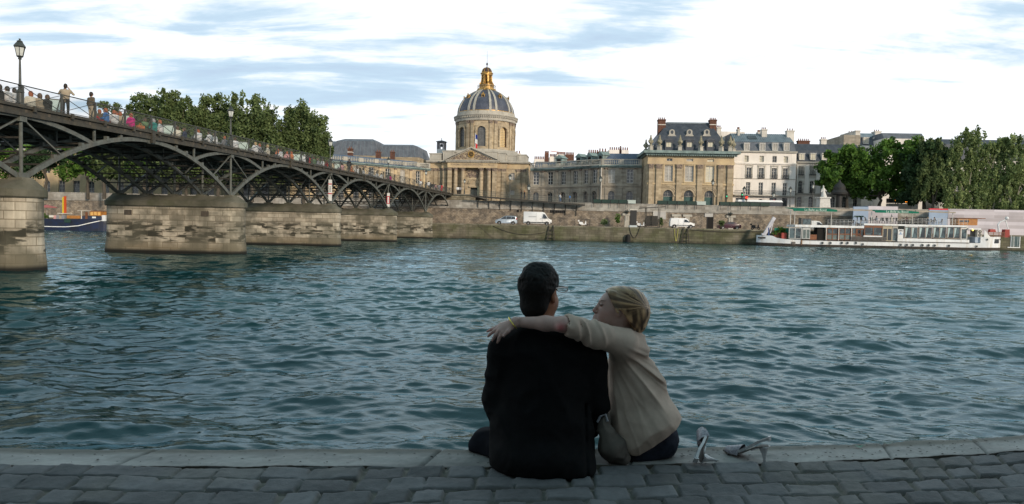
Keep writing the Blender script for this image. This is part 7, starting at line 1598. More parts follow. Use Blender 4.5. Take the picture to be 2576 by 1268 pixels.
kx = P(2110, 500, 145); ks = thing('kiosk', 'dark advertising kiosk with a domed cap under the first plane tree', 'kiosk', (kx.x, 145, ZS)); MB().lathe([(.55, 0), (.55, 3.9)], 14).build('column', plas, ks, smooth=True); MB().lathe([(1.5, 3.9), (1.6, 4.3), (1.15, 4.9), (1.2, 5.3), (.8, 6.0), (.3, 6.4), (.1, 6.9), (0, 7.0)], 14).build('cap', plas, ks, smooth=True)
sx_ = P(2070, 500, 144.5); mo = thing('monument', 'white marble statue on a tall plinth by the parapet', 'statue', (sx_.x, 144.5, ZS)); mb = MB(); mb.taper(-1.35, 1.35, -1.3, 1.3, 0, .6, .1, .1); mb.taper(-1.15, 1.15, -1.1, 1.1, .6, 3.0, .18, .18); mb.box(-1.15, 1.15, -1.1, 1.1, 3.003, 3.25); mb.build('plinth', mk('marble', lin(.62, .61, .58), lin(.5, .49, .46), 2, rough=.7), mo)
def stf(X, Y, Z):
 d = cone(X, Y, Z, (.1, 0, 3.3), (.0, 0, 4.3), .62, .35); d = sm(d, cone(X, Y, Z, (0, 0, 4.3), (-.05, 0, 5.0), .3, .28), .15); d = sm(d, ell(X, Y, Z, (-.1, -.1, 5.45), (.16, .18, .22)), .1); d = sm(d, cone(X, Y, Z, (-.3, 0, 4.9), (-.55, -.2, 4.3), .12, .1), .1); return sm(d, cone(X, Y, Z, (.2, 0, 4.9), (.5, -.3, 4.5), .12, .1), .1)
v, f_ = nets(stf, (-1, -1, 3.1), (1, 1, 5.9), .07); npmesh('figure', v, f_, MATS['marble'], mo)
hoard = mk('hoarding_white', lin(.62, .58, .62), lin(.54, .51, .55), .4, rough=.8, brick=(5.5, .62, (.80, .79, .82, 1), .02)); hoardb = mk('hoarding_blue', lin(.30, .38, .50), lin(.26, .33, .44), .4, rough=.8)
def hoarding(label, px0, px1, py0, Y, z0, dpt, left=None):
 a = P(px0, 560, Y).x; b = P(px1, 560, Y).x; zt_ = P((px0+px1)/2, py0, Y).z; o = thing('hoarding', label, 'hoarding', ((a+b)/2, Y, z0), bank_a); MB().box(-(b-a)/2, (b-a)/2, 0, .3, 0, zt_-z0).build('front_panel', hoard, o)
 MB().box(-(b-a)/2, -(b-a)/2+.2, .303, dpt, 0, zt_-z0).build('side_panel', hoardb, o); return o
h1 = hoarding('square white boarded box behind the middle of the boat', 2183, 2256, 519, 135, ZP, 5); a_ = P(2146, 560, 134.9).x-P(2219, 560, 135).x; MB().box(a_, a_+(P(2182.5, 560, 135).x-P(2146, 560, 134.9).x), -.05, .2, 0, P(2160, 520, 135).z-ZP).build('blue_panel', hoardb, h1)
h2 = hoarding('very long white boarded fence behind the stern of the boat', 2387, 2760, 529, 133, ZP, 5); a2 = P(2340, 560, 133).x-P(2573.5, 560, 133).x; a3 = P(2386, 560, 133).x-P(2573.5, 560, 133).x; MB().box(a2, a3, -.05, .2, 0, P(2360, 528, 133).z-ZP).build('blue_panel', hoardb, h2); MB().box(a2, a3, -.06, .3, P(2360, 528, 133).z-ZP, P(2360, 524.5, 133).z-ZP).build('red_capping', redp, h2)
cf = P(2285, 506, 150); ca = thing('cafe_front', 'orange lit cafe sign and pale shopfront glimpsed below the dark tree', 'shopfront', (cf.x, 152, ZS)); zz_ = P(2285, 506, 152).z-ZS; MB().box(-3.2, 3.2, 0, 1, 0, zz_-.6).build('shopfront', chimw, ca); MB().box(-3.2, 3.2, -.2, 1, zz_-.45, zz_+.5).build('fascia', blk, ca)
mb = MB(); rx = random.Random(2); x = -1.9
while x < 1.9: w_ = rx.uniform(.18, .34); mb.box(x, x+w_, -.28, -.21, zz_-.25, zz_+rx.uniform(.1, .3)); x += w_+.07
mb.build('lit_letters', mk('neon_orange', lin(1, .35, .02), emit=(lin(1, .32, .03), 3)), ca)
# == white restaurant barge
boatw = mk('boat_white', lin(.74, .76, .78), lin(.60, .62, .64), .5, rough=.45, streak=(lin(.42, .34, .22), .55, 1.6)); boot = mk('boat_boot_top', lin(.02, .018, .018), lin(.05, .04, .03), 1, rough=.7)
woodb = mk('varnished_wood', lin(.20, .075, .03), lin(.13, .05, .025), 2, rough=.4, stretch=(.3, 1, 3)); woodo = mk('orange_wood', lin(.42, .18, .04), lin(.3, .12, .03), 2, rough=.4)
bglass = mk('boat_glass', lin(.012, .02, .025), lin(.07, .11, .12), .9, rough=.08, spec=.8, contrast=(.45, .6)); awn = mk('awning_green', lin(.0, .16, .10), lin(.0, .11, .07), 1, rough=.8); beamm = mk('awning_beam', lin(.38, .33, .27), lin(.25, .22, .18), 1, rough=.7)
teak = mk('grey_slats', lin(.16, .15, .14), lin(.10, .09, .085), 3, rough=.8); metal = mk('galvanised', lin(.42, .43, .43), lin(.3, .31, .31), 3, rough=.5, metal=.3)
o_ = P(1912, 615, 120.6); FT = Fr((o_.x, 120.6), -2.4, 'restaurant_barge', 'long white restaurant barge with portholes, wood framed windows and green awnings', 'boat'); rt = FT.root
ZA = lambda x, y: (1888.4+x*.11032, 510.6+y*.11032); ZB = lambda x, y: (2154.2+x*.11032, 510.6+y*.11032); ZC = lambda x, y: (2364+x*.12686, 489.6+y*.12686)
def A(z, x, y, w=0): return FT.at(*z(x, y), w)
LU = A(ZC, 1335, 900)[0]; BM = 4.6
def hb(u): return BM/2*min(1, (max(u, .02)/4.5)**.55)*min(1, (max(LU-u, 0.03)/2.5)**.4)
sheer = [(0, A(ZA, 220, 735)[1]), (2.2, A(ZA, 440, 745)[1]), (2.9, A(ZA, 520, 795)[1]), (4.2, A(ZA, 660, 822)[1]), (6, A(ZA, 1000, 838)[1]), (A(ZB, 0, 870)[0], A(ZB, 0, 870)[1]), (A(ZB, 2500, 912)[0], A(ZB, 2500, 912)[1]), (A(ZC, 640, 962)[0], A(ZC, 640, 962)[1]), (A(ZC, 800, 962)[0], A(ZC, 800, 962)[1]), (A(ZC, 806, 845)[0], A(ZC, 806, 845)[1]), (A(ZC, 1270, 840)[0], A(ZC, 1270, 840)[1]), (LU, A(ZC, 1340, 822)[1])]
us = sorted(set([0, .15, .4, .8, 1.3, 2, 2.2, 2.6, 2.9, 3.5, 4.2, 5, 6]+list(np.linspace(7, LU-3, 20))+[q[0] for q in sheer]+[LU-2, LU-1.2, LU-.6, LU-.25, LU-.05]))
shz = lambda u: float(np.interp(u, [q[0] for q in sheer], [q[1] for q in sheer]))
zbt = lambda u: float(np.interp(u, [0, 8, LU-6, LU], [.55, .42, .45, .55]))
def hull(zlo, zhi, mat, name, capz=None):
 mb = MB(); vs = []; n = len(us)
 for u in us:
  h_ = hb(u); rake = 0
  for sy in (-1, 1):
   vs += [(u, BM/2+sy*h_*.96, zlo(u)), (u, BM/2+sy*h_, zhi(u))]
 fs = []
 for i in range(n-1): a, b = 4*i, 4*i+4; fs += [(a, b, b+1, a+1), (a+2, a+3, b+3, b+2)]
 if capz is not None:
  for i in range(n-1): a, b = 4*i, 4*i+4; fs.append((a+1, b+1, b+3, a+3))
 fs += [(0, 1, 3, 2), (4*n-4, 4*n-2, 4*n-1, 4*n-3)]; mb.add(vs, fs); return mb.build(name, mat, rt)
hull(lambda u: -.5, zbt, boot, 'boot_top'); hl_ = hull(zbt, shz, boatw, 'hull', 1)
mb = MB()
for a, b in zip(us, us[1:]):
 if 6 < a < LU-6.5: mb.bar((a, BM/2-hb(a)-.03, shz(a)), (b, BM/2-hb(b)-.03, shz(b)), .10, .12)
mb.build('rubbing_strake', boot, rt)
def u_(z, x, w=0): return A(z, x, 800, w)[0]
ports = [(ZA, x, 912, 26) for x in (1625, 1810, 2067, 2198, 2390)]+[(ZB, 137, 940, 22)]+[(ZB, x, 955+i*3, 26) for i, x in enumerate((1000, 1140, 1277, 1495, 1637, 1775))]+[(ZB, 2098, 977, 26), (ZC, 723, 1025, 18), (ZC, 931, 892, 18), (ZC, 1267, 893, 14)]
for z, x, y, r in ports:
 u, zz_ = A(z, x, y); rr = r*.0088*(1.15 if z is ZC else 1); yy = BM/2-hb(u); pt_ = MB().cyl((u, yy-.02, zz_), rr*1.12, 'y', .06, 18).build('porthole', metal, rt); MB().cyl((u, yy-.05, zz_), rr*.86, 'y', .05, 18).build('pane', glass_d, pt_)
for x in (1115, 1177): u, zz_ = A(ZC, x, 925); MB().box(u-.22, u+.22, BM/2-hb(u)-.04, BM/2-hb(u)+.05, zz_-.36, zz_+.36).build('hull_window', glass_d, rt)
u, zz_ = A(ZA, 340, 795); mb = MB(); mb.box(u-.85, u+.75, BM/2-hb(u)-.16, BM/2-hb(u)+.3, zz_-.13, zz_+.13); mb.build('name_plate', blk, rt)
u, zz_ = A(ZA, 970, 915); MB().box(u-.32, u+.32, -.03, .05, zz_-.22, zz_+.22).build('hull_hatch', teak, rt); u, zz_ = A(ZA, 1150, 900); MB().box(u-.12, u+.12, -.05, .05, .3, zz_+.5).build('rust_band', mk('rust', lin(.09, .05, .03), lin(.2, .12, .07), 3), rt)
W0 = .35
def slab(name, z0, x0, z1, x1, yt, yb, w=.1, mat=None, d=BM-.3):
 a, zt_ = A(z0, x0, yt, w); b = A(z1, x1, yt, w)[0]; zb_ = A(z0, x0, yb, w)[1]; return MB().box(a, b, w, d, min(zb_, zt_), max(zb_, zt_)).build(name, mat or boatw, rt)
zr = A(ZB, 1200, 480, .1)[1]; zr2 = A(ZA, 2000, 515, .1)[1]
slab('roof', ZA, 1005, ZB, 172, 492, 545); slab('roof', ZB, 168, ZC, 562, 468, 505); slab('roof', ZC, 562, ZC, 815, 665, 690)
zdk = shz(15); a, b = u_(ZA, 1160), u_(ZC, 590); MB().box(a, b, BM-.6, BM-.45, zdk, zr-.3).build('far_side_wall', mk('far_wall', lin(.2, .12, .08), rough=.6), rt) if False else None
def bay(x0, x1, zf, y0, y1, frame, pane, n=2, fasc=None, w=W0, name='window_bay'):
 a, b = u_(zf, x0, w), u_(zf, x1, w); z1_ = A(zf, (x0+x1)/2, y0, w)[1]; z0_ = A(zf, (x0+x1)/2, y1, w)[1]; mb = MB(); mb.box(a, a+.12, w, w+.1, z0_, z1_); mb.box(b-.12, b, w, w+.1, z0_, z1_); mb.box(a+.12, b-.12, w, w+.1, z1_-(fasc or .12), z1_); mb.box(a+.12, b-.12, w, w+.1, z0_, z0_+.1)
 for i in range(1, n): x = a+(b-a)*i/n; mb.box(x-.07, x+.07, w, w+.1, z0_+.1, z1_-(fasc or .12))
 o = mb.build(name, frame, rt); MB().box(a+.05, b-.05, w+.06, w+.08, z0_+.02, z1_-.02).build('pane', pane, o); return o
dk_ = A(ZA, 2000, 845, W0)[1]
for x0, x1 in ((1720, 1990), (2005, 2280), (2295, 2500)): bay(x0, x1, ZA, 548, 715, woodb, bglass, 2, .32); bay(x0, x1, ZA, 716, 845, woodb, mk('low_panel', lin(.16, .2, .19), lin(.09, .1, .1), 1, rough=.3), 2, .06)
bay(1165, 1345, ZA, 545, 820, metal, mk('door_glass', lin(.16, .2, .19), lin(.1, .12, .12), 1, rough=.2), 2, .5, name='glass_door'); bay(860, 1150, ZA, 560, 815, metal, bglass, 2)
a, b = u_(ZA, 1350), u_(ZA, 1520); MB().box(a, b, .4, .5, shz(9), shz(9)+.95).build('bar_counter', woodb, rt); a, b = u_(ZA, 1540), u_(ZA, 1700); MB().box(a, b, .6, 2.2, shz(9), zr2-.35).build('dark_cabin', dark, rt)
for x in (1710, 1995, 2285): u = u_(ZA, x, .2); MB().box(u-.05, u+.05, .15, .25, shz(12), zr2-.3).build('post', wf, rt)
bay(0, 160, ZB, 565, 760, woodb, bglass, 2, .35)
o = bay(168, 580, ZB, 508, 745, woodb, bglass, 2, .42, w=.2); slab('sill', ZB, 160, ZB, 582, 742, 768, w=.05, d=.4)
bay(585, 805, ZB, 510, 870, mk('pale_frame', lin(.42, .36, .26), lin(.34, .3, .22), 3, rough=.6), glass_d, 2, .6, name='door'); bay(812, 932, ZB, 510, 870, wfg, bglass, 1, .5)
a, b = u_(ZB, 937, .2), u_(ZB, 1062, .2); z0_, z1_ = A(ZB, 1000, 880, .2)[1], A(ZB, 1000, 600, .2)[1]; pn = MB().box(a, b, .2, 1.2, z0_, z1_).build('white_panel', boatw, rt); cxx = (a+b)/2; zc_ = A(ZB, 990, 690, .2)[1]
mb = MB(); mb.box(cxx-.26, cxx+.26, .18, .195, zc_+.42, zc_+.52); [mb.box(cxx-.26+.1*i, cxx-.2+.1*i, .18, .195, zc_+.3, zc_+.38) for i in range(6)]; mb.build('lettering', blk, pn)
mb = MB(); mb.prism([(cxx-.34, zc_-.1), (cxx+.34, zc_-.1), (cxx+.25, zc_-.22), (cxx-.25, zc_-.22)], .17, .195); mb.prism([(cxx-.15, zc_-.08), (cxx+.15, zc_-.08), (cxx, zc_+.25)], .17, .195); mb.build('boat_emblem', mk('emblem_blue', lin(.25, .35, .5)), pn)
for x0, x1 in ((1085, 1395), (1410, 1718), (1732, 2040), (2055, 2362)):
 o = bay(x0, x1, ZB, 520, 812, mk('taupe_frame', lin(.30, .26, .23), lin(.24, .2, .18), 3, rough=.6), bglass, 2, .3); a, b = u_(ZB, x0, .25), u_(ZB, x1, .25); zt_ = A(ZB, x0, 522, .25)[1]; MB().box(a, b, .2, .36, zt_-.2, zt_).build('blind_box', boatw, o)
 mb = MB(); [mb.prism([(a+(b-a)*q, zt_-.3), (a+(b-a)*(q+.16), zt_-.3), (a+(b-a)*(q+.05), zt_-1.9), (a+(b-a)*(q+.01), zt_-1.9)], W0+.055, W0+.059) for q in (.1, .58)]; mb.build('curtain', mk('curtain', lin(.4, .5, .5), rough=.9), o)
bay(2372, 2520, ZB, 545, 830, wf, bglass, 1, .4)
a, b = u_(ZB, 935, .05), u_(ZC, 585, .05); z0_, z1_ = shz(30)+.003, A(ZB, 1500, 818, .05)[1]; MB().box(a, b, .05, .30, z0_, z1_).build('side_coaming', boatw, rt)
a, b = u_(ZA, 2290, .1), u_(ZB, 680, .1); z0_, z1_ = shz(18)+.02, A(ZB, 300, 772, .1)[1]; mb = MB(); n = 34; [mb.box(a+(b-a)*k/n, a+(b-a)*(k+.62)/n, .08, .12, z0_, z1_-.08) for k in range(n)]; mb.box(a, b, .06, .14, z1_-.08, z1_); mb.build('slat_rail', teak, rt)
a, b = u_(ZC, 600, 1), u_(ZC, 700, 1); MB().box(a, b, 1, 1.1, shz(38), A(ZC, 650, 700, 1)[1]).build('stern_door', teak, rt)
a, b = u_(ZC, 700, .3), u_(ZC, 812, .3); MB().box(a, b, .3, 2, A(ZC, 750, 955, .3)[1], A(ZC, 750, 845, .3)[1]).build('stern_wall', mk('blue_grey_wall', lin(.36, .42, .50)), rt)
a, b = u_(ZC, 735, .25), u_(ZC, 825, .25); z0_, z1_ = A(ZC, 780, 838, .25)[1], A(ZC, 780, 700, .25)[1]; ac = MB().box(a, b, .15, .8, z0_, z1_).build('air_conditioner', chimw, rt)
for q in (.27, .73): f_ = MB().cyl(((a+b)/2, .13, z0_+(z1_-z0_)*q), .26, 'y', .05, 18).build('fan', blk, ac); MB().cyl(((a+b)/2, .10, z0_+(z1_-z0_)*q), .12, 'y', .03, 12).build('hub', wfg, f_)
u, zz_ = A(ZC, 648, 705, .05); MB().sph((u, .05, zz_), .13, 10, 6).build('lit_bulb', mk('bulb_lit', lin(1, .6, .1), emit=(lin(1, .6, .1), 3)), rt)
z0_, z1_ = A(ZC, 860, 840, 1)[1], A(ZC, 850, 700, 1)[1]; a, b = u_(ZC, 826, 1), u_(ZC, 950, 1); MB().prism([(a, z0_), (b, z0_), (a, z1_)], .3, .4).build('gusset', boatw, rt)
zu = zr; HR_ = 1.0
mb = MB(); a, b = u_(ZA, 1750), u_(ZC, 548); n = 34
zA_ = lambda u: zr2 if u < u_(ZB, 170) else zr
for k in range(n+1): u = a+(b-a)*k/n; mb.box(u-.02, u+.02, .2, .24, zA_(u), zA_(u)+HR_)
for h_ in (.25, .5, .75, 1.0): mb.box(a, u_(ZB, 168), .2, .23, zr2+h_-.015, zr2+h_+.015); mb.box(u_(ZB, 170), b, .2, .23, zr+h_-.015, zr+h_+.015)
mb.build('deck_railing', metal, rt)
def awning(z0, x0, x1, y0, y1, side, txt):
 a, b = u_(z0, x0), u_(z0, x1); zt_, zb_ = A(z0, x0, y0)[1], A(z0, x0, y1)[1]; mb = MB(); mb.prismx([(-.9, zb_+.1), (-.9, zb_), (-.85, zb_), (-.75, (zt_+zb_)/2), (3.4, zt_), (3.4, zt_-.08), (-.7, (zt_+zb_)/2-.08)], a, b); mb.prismx([(-.92, zb_), (-.92, (zt_+zb_)/2), (-.86, (zt_+zb_)/2), (-.86, zb_)], a, b); o = mb.build('awning', awn, rt)
 try:
  cu = bpy.data.curves.new('awning_lettering', 'FONT'); cu.body = txt; cu.size = .55; cu.align_x = 'CENTER'; ot = bpy.data.objects.new('t', cu); C.objects.link(ot); dg = bpy.context.evaluated_depsgraph_get(); m_ = bpy.data.meshes.new_from_object(ot.evaluated_get(dg)); bpy.data.objects.remove(ot)
  t_ = bpy.data.objects.new('awning_lettering', m_); m_.materials.append(mk('letter_white', lin(.6, .68, .62))); C.objects.link(t_); t_.rotation_euler = (R(90), 0, 0); t_.location = ((a+b)/2, -.94, zb_+.06); setparent(t_, o)
 except Exception as e: print(e)
 return zt_, zb_
awning(ZA, 905, 1893, 92, 183, 0, 'La Balle au Bond'); awning(ZB, 345, 1330, 140, 222, 0, 'La Balle au Bond')
def beam(z0, x0, z1, x1, y0, y1): p, q = A(z0, x0, y0), A(z1, x1, y1); MB().bar((p[0], -.1, p[1]), (q[0], -.1, q[1]), .25, .22).build('awning_beam', beamm, rt); MB().bar((p[0], 3.2, p[1]+.15), (q[0], 3.2, q[1]+.15), .2, .18).build('awning_beam', beamm, rt)
beam(ZA, 1900, ZB, 345, 165, 168); beam(ZB, 1335, ZB, 2240, 188, 222)
for z, x, yt in ((ZA, 915, 180), (ZA, 1010, 185), (ZA, 1845, 180), (ZB, 352, 215), (ZB, 1283, 225), (ZB, 2203, 240)):
 u, zt_ = A(z, x, yt); MB().tube([(u, .15, zA_(u)), (u, .15, zt_+.1)], .06, 8).build('awning_post', wf, rt)
a, b = u_(ZA, 1135, 1), u_(ZA, 1365, 1); z1_ = A(ZA, 1250, 345, 1)[1]; kk = MB().box(a, b, 1, 2.4, zr2, z1_).build('bar_kiosk', mk('kiosk_grey', lin(.10, .09, .085), lin(.16, .15, .14), 2), rt); MB().box(a+.25, b-.15, .96, .995, zr2+.1, z1_-.15).build('glazed_front', bglass, kk)
a, b = u_(ZC, 345, 1), u_(ZC, 730, 1); z1_ = A(ZC, 540, 462, 1)[1]; dh = MB().box(a, b, 1, 3.4, zr+.01, z1_-.12).build('wood_deckhouse', woodo, rt); MB().box(a-.4, b+1.2, .8, 3.6, z1_-.117, z1_).build('roof', woodb, dh); mb = MB(); [mb.box(a+(b-a)*q-.35, a+(b-a)*q+.35, .97, .997, zr+.5, z1_-.4) for q in (.2, .45)]; mb.build('window', glass_d, dh)
chm = mk('terrace_dark', lin(.06, .06, .08), rough=.6); tbm = mk('table_white', lin(.55, .55, .57), rough=.6)
def terr_chair(i):
 o = empty('terrace_chair'); mb = MB(); mb.box(-.22, .22, -.22, .22, .42, .47); [mb.box(x-.02, x+.02, y-.02, y+.02, 0, .42) for x in (-.2, .2) for y in (-.2, .2)]; mb.build('seat', chm, o); MB().prismx([(.20, .47), (.24, .47), (.36, 1.0), (.32, 1.0)], -.22, .22).build('backrest', chm, o); return o
tc0 = terr_chair(0); tt0 = empty('terrace_table'); MB().box(-.35, .35, -.35, .35, .70, .74).build('tabletop', tbm, tt0); MB().tube([(0, 0, 0), (0, 0, .7)], .04, 6).build('pedestal', chm, tt0)
rr_ = random.Random(11); spots = [(ZB, x) for x in (215, 300, 420, 560, 700, 780, 880, 1010, 1180, 1480, 1640, 1800)]+[(ZA, x) for x in (1890, 2060, 2200, 2370)]
where_ = ['nearest the palms', 'under the left end of the right awning', 'beside the person in blue', 'under the middle of the right awning', 'second under the middle of the right awning', 'left of the parasol', 'at the right part of the right awning', 'left of the person in red', 'by the right awning post', 'in the open part of the terrace', 'halfway to the wooden deckhouse', 'closest to the wooden deckhouse',
          'just right of the left awning', 'second right of the left awning', 'between the two awnings', 'closest to the raised roof step']
for i, (z, x) in enumerate(spots):
 u = u_(z, x, 1.2); wz_ = FT.world(u, 1.2, zA_(u)+.005); t_ = tt0 if i == 0 else dup(tt0); t_.location = wz_; t_.rotation_euler = (0, 0, rr_.uniform(0, 1)); tag(t_, 'small white terrace table '+where_[i], 'table', 'tables on the upper deck of the barge')
 for j in (0, 1):
  c_ = tc0 if i == j == 0 else dup(tc0); c_.location = FT.world(u+(.62 if j else -.62), 1.2, zA_(u)+.005); c_.rotation_euler = (0, 0, FT.a+(-math.pi/2 if j else math.pi/2)+rr_.uniform(-.3, .3)); tag(c_, ('dark chair right of the terrace table ' if j else 'dark chair left of the terrace table ')+where_[i], 'chair', 'dark chairs on the upper deck of the barge')
u, z_ = A(ZB, 795, 350, .8); pb_ = thing('closed_parasol', 'closed pale parasol standing on the upper deck of the barge', 'parasol', FT.world(u, .8, zr)); MB().lathe([(.03, 0), (.03, .3), (.28, .35), (.12, 1.2), (.03, 1.6), (0, 1.65)], 8).build('canopy', chimw, pb_)
for x, nm in ((2405, 'left'), (2480, 'right')):
 u = u_(ZA, x, 2); rng_ = np.random.RandomState(x); p_ = thing('potted_palm', nm+' one of two small palms on the upper deck of the barge', 'plant', FT.world(u, 2, zr2), 0, 'small palms on the barge'); MB().lathe([(.2, 0), (.28, .4), (0, .4)], 10).build('pot', pot, p_); MB().tube([(0, 0, .4), (0, 0, 1.5)], .06, 6).build('trunk', bark, p_); mb = MB()
 for k in range(12): a_ = k*.52; mb.tube([(0, 0, 1.5), (.4*math.cos(a_), .4*math.sin(a_), 1.75), (.75*math.cos(a_), .75*math.sin(a_), 1.45)], [.05, .06, .01], 4)
 mb.build('fronds', mk('palm_green', lin(.07, .11, .07)), p_)
def onboat(z, x, w, pose, a, b, c, lab, dz=0, rz=0): u = u_(z, x, w); q = FT.world(u, w, zA_(u)+.02+dz);
# people aboard (prototype rebuilt once)
PROTO.clear()
for z, x, w, pose, a, b, c, lab, dz in ((ZB, 440, 1.3, 'sit', 'blue', 'white', 'dark', 'person in pale blue sitting on the upper deck of the barge', .4), (ZB, 1120, 1.5, 'sit', 'red', 'black', 'dark', 'person in red sitting on the upper deck of the barge', .4), (ZB, 1610, 1.6, 'sit', 'white', 'grey', 'blond', 'person in white sitting on the open part of the barge terrace', .4), (ZB, 1760, 1.6, 'sit', 'pink', 'grey', 'brown', 'person in pink sitting closest to the wooden deckhouse', .4)):
 u = u_(z, x, w); person(pose, FT.world(u, w, zA_(u)+dz), 1.2, a, b, c, lab, 'people on the barge')
for pr_ in list(PROTO.values()): wipe(pr_)
cr_ = MB(); p0, p1 = A(ZA, 300, 690, 1.5), A(ZA, 535, 330, 1.5); cr_.bar((p0[0], 1.5, p0[1]-.3), (p1[0], 1.5, p1[1]), .35, .55); p2 = A(ZA, 555, 375, 1.5); p3 = A(ZA, 440, 690, 1.5); cr_.bar((p1[0], 1.5, p1[1]), (p3[0], 1.5, p3[1]), .14); cr_.box(p0[0]-.4, p0[0]+.3, 1.2, 1.8, shz(1), p0[1]); cr_.build('bow_crane', mk('crane_grey', lin(.55, .54, .58), lin(.4, .4, .44), 2), rt)
mb = MB(); p0 = A(ZA, 400, 560, 1.4); p1 = A(ZA, 405, 690, 1.4); mb.tube([(p0[0], 1.4, p0[1]), (p1[0], 1.4, p1[1]-.4)], .13, 8); mb.build('crane_ram', mk('ram_blue', lin(.05, .08, .2)), rt)
a, b = u_(ZA, 530, 2), u_(ZA, 860, 2); z1_ = A(ZA, 700, 570, 2)[1]; z0_ = A(ZA, 700, 680, 2)[1]; MB().box(a, b, 2.0, 2.1, z0_, z1_).build('green_screen', mk('screen_green', lin(.02, .16, .11)), rt); MB().box(a, a+1.6, 1.9, 2.6, shz(4), z0_-.01).build('deck_locker', woodb, rt); a = u_(ZA, 700, 1); MB().box(a, a+.8, 1, 1.5, shz(5), shz(5)+1.1).build('red_cabinet', mk('cabinet_red', lin(.3, .06, .05)), rt)
rng_ = np.random.RandomState(3)
u, z_ = A(ZA, 650, 560, 1.8); w_ = FT.world(u, 1.8, shz(4)); tree('shrub', 'leafy plants growing in tubs on the foredeck of the barge', (w_.x, w_.y, w_.z), [(rng_.uniform(-1.2, 1.6), rng_.uniform(-.2, .2), rng_.uniform(1.0, 1.9), .5, .3, .4) for _ in range(9)], 900, .2, lm_plane, bark, .8, .05, 77, cat='plant', stems=[(0, 0)])
mb = MB(); a, b = u_(ZC, 950, 1), u_(ZC, 1280, 1); z0_ = shz(LU-3)+.01; z1_ = A(ZC, 1100, 740, 1)[1]; [mb.box(a, b, .9, .95, z0_+(z1_-z0_)*q, z0_+(z1_-z0_)*q+.09) for q in (.1, .35, .6, .88)]; [mb.box(a+(b-a)*q-.03, a+(b-a)*q+.03, .96, 1.02, z0_, z1_) for q in (.02, .33, .66, .98)]; mb.build('wood_railing', woodb, rt)
a, b = u_(ZC, 985, 1.5), u_(ZC, 1110, 1.5); MB().taper(a, b, 1.5, 2.2, z1_-.1, z1_+.45, .1, .1).build('red_cover', mk('cover_red', lin(.35, .07, .06)), rt); a, b = u_(ZC, 1285, 1), u_(ZC, 1385, 1); z1_ = A(ZC, 1330, 690, 1)[1]; MB().taper(a, b, 1, 2, z0_, z1_, .05, .05).build('red_box', mk('cabinet_red', lin(.3, .06, .05)), rt)
mb = MB(); pts = [A(ZC, x, y, 1.5) for x, y in ((1165, 745), (1150, 590), (1190, 545), (1300, 500), (1325, 455), (1345, 470))]; mb.tube([(p[0], 1.5, p[1]) for p in pts], [.13, .13, .1, .09, .12, .12], 8); p = A(ZC, 1300, 510, 1.5); q = A(ZC, 1350, 680, 1.5); mb.bar((p[0], 1.5, p[1]), (q[0], 1.5, q[1]), .12); mb.sph((A(ZC, 1325, 470, 1.5)[0], 1.5, A(ZC, 1325, 470, 1.5)[1]), .3, 10, 6); mb.build('stern_davit', boatw, rt)
a, b = u_(ZC, 1395, .8), u_(ZC, 1590, .8); z0_, z1_ = A(ZC, 1500, 1030, .8)[1], A(ZC, 1500, 832, .8)[1]; mb = MB(); n = 24; vs = []
for k in range(n+1):
 x = a+(b-a)*k/n; y = .8+.12*math.sin(k*1.7); vs += [(x, y, z0_), (x, y, z1_)]
mb.add(vs, [(2*i, 2*i+2, 2*i+3, 2*i+1) for i in range(n)]); mb.build('curtain', mk('tarp_grey', lin(.22, .27, .27), lin(.38, .42, .4), 2, stretch=(3, 1, .3)), rt); mb = MB(); u0, zz0 = A(ZC, 1330, 1045, .8); u1, zz1 = A(ZC, 1575, 1058, .8); mb.bar((u0, .7, zz0), (u1, .7, zz0), .12); mb.box(u1-.1, u1, .7, .8, zz0, z1_); mb.box(u0+.5, u0+.56, .7, .78, zz0, z1_+.2); mb.box(u0+1.0, u0+1.06, .7, .78, zz0, z1_); mb.build('boarding_frame', boatw, rt)
# == blue barge at the left
Z2 = lambda x, y: (83.9+x*.11032, 447.6+y*.11032); o_ = P(60, 570, 124.5); FL = Fr((o_.x, 124.5), -2, 'blue_barge', 'navy barge with a white stripe and orange glazed wheelhouse moored beyond the first pier', 'boat'); rt2 = FL.root
B_ = lambda x, y, w=0: FL.at(*Z2(x, y), w); navy = mk('barge_navy', lin(.015, .025, .07), lin(.02, .02, .03), 1, rough=.35, spec=.6); LUb = B_(1640, 1000)[0]; u0b = -2
hbb = lambda u: 2.3*min(1, (max(LUb-u, .03)/5)**.5); shb = lambda u: float(np.interp(u, [u0b, B_(900, 940)[0], B_(1450, 930)[0], LUb], [B_(270, 935)[1], B_(900, 940)[1], B_(1450, 930)[1], B_(1640, 905)[1]]))
us2 = list(np.linspace(u0b-14, LUb-5, 12))+[LUb-q for q in (4, 3, 2, 1.2, .6, .2, .02)]; mb = MB(); vs = []
for u in us2:
 for sy in (-1, 1): vs += [(u, 2.3+sy*hbb(u)*.8, -.5), (u, 2.3+sy*hbb(u), shb(u))]
n = len(us2); fs = []
for i in range(n-1): a, b = 4*i, 4*i+4; fs += [(a, b, b+1, a+1), (a+2, a+3, b+3, b+2), (a+1, b+1, b+3, a+3)]
fs += [(0, 1, 3, 2), (4*n-4, 4*n-2, 4*n-1, 4*n-3)]; mb.add(vs, fs); mb.build('hull', navy, rt2)
def zst(u, k): return float(np.interp(u, [u0b-14, B_(900, 900)[0], LUb], [k, k+.05, shb(LUb)-.15]))
for k in (.62,):
 mb = MB(); [mb.bar((a, 2.3-hbb(a)*(.8+.2*(zst(a, k)+.5)/(shb(a)+.5))-.02, zst(a, k)), (b, 2.3-hbb(b)*(.8+.2*(zst(b, k)+.5)/(shb(b)+.5))-.02, zst(b, k)), .05, .13) for a, b in zip(us2, us2[1:])]; mb.build('white_stripe', white, rt2)
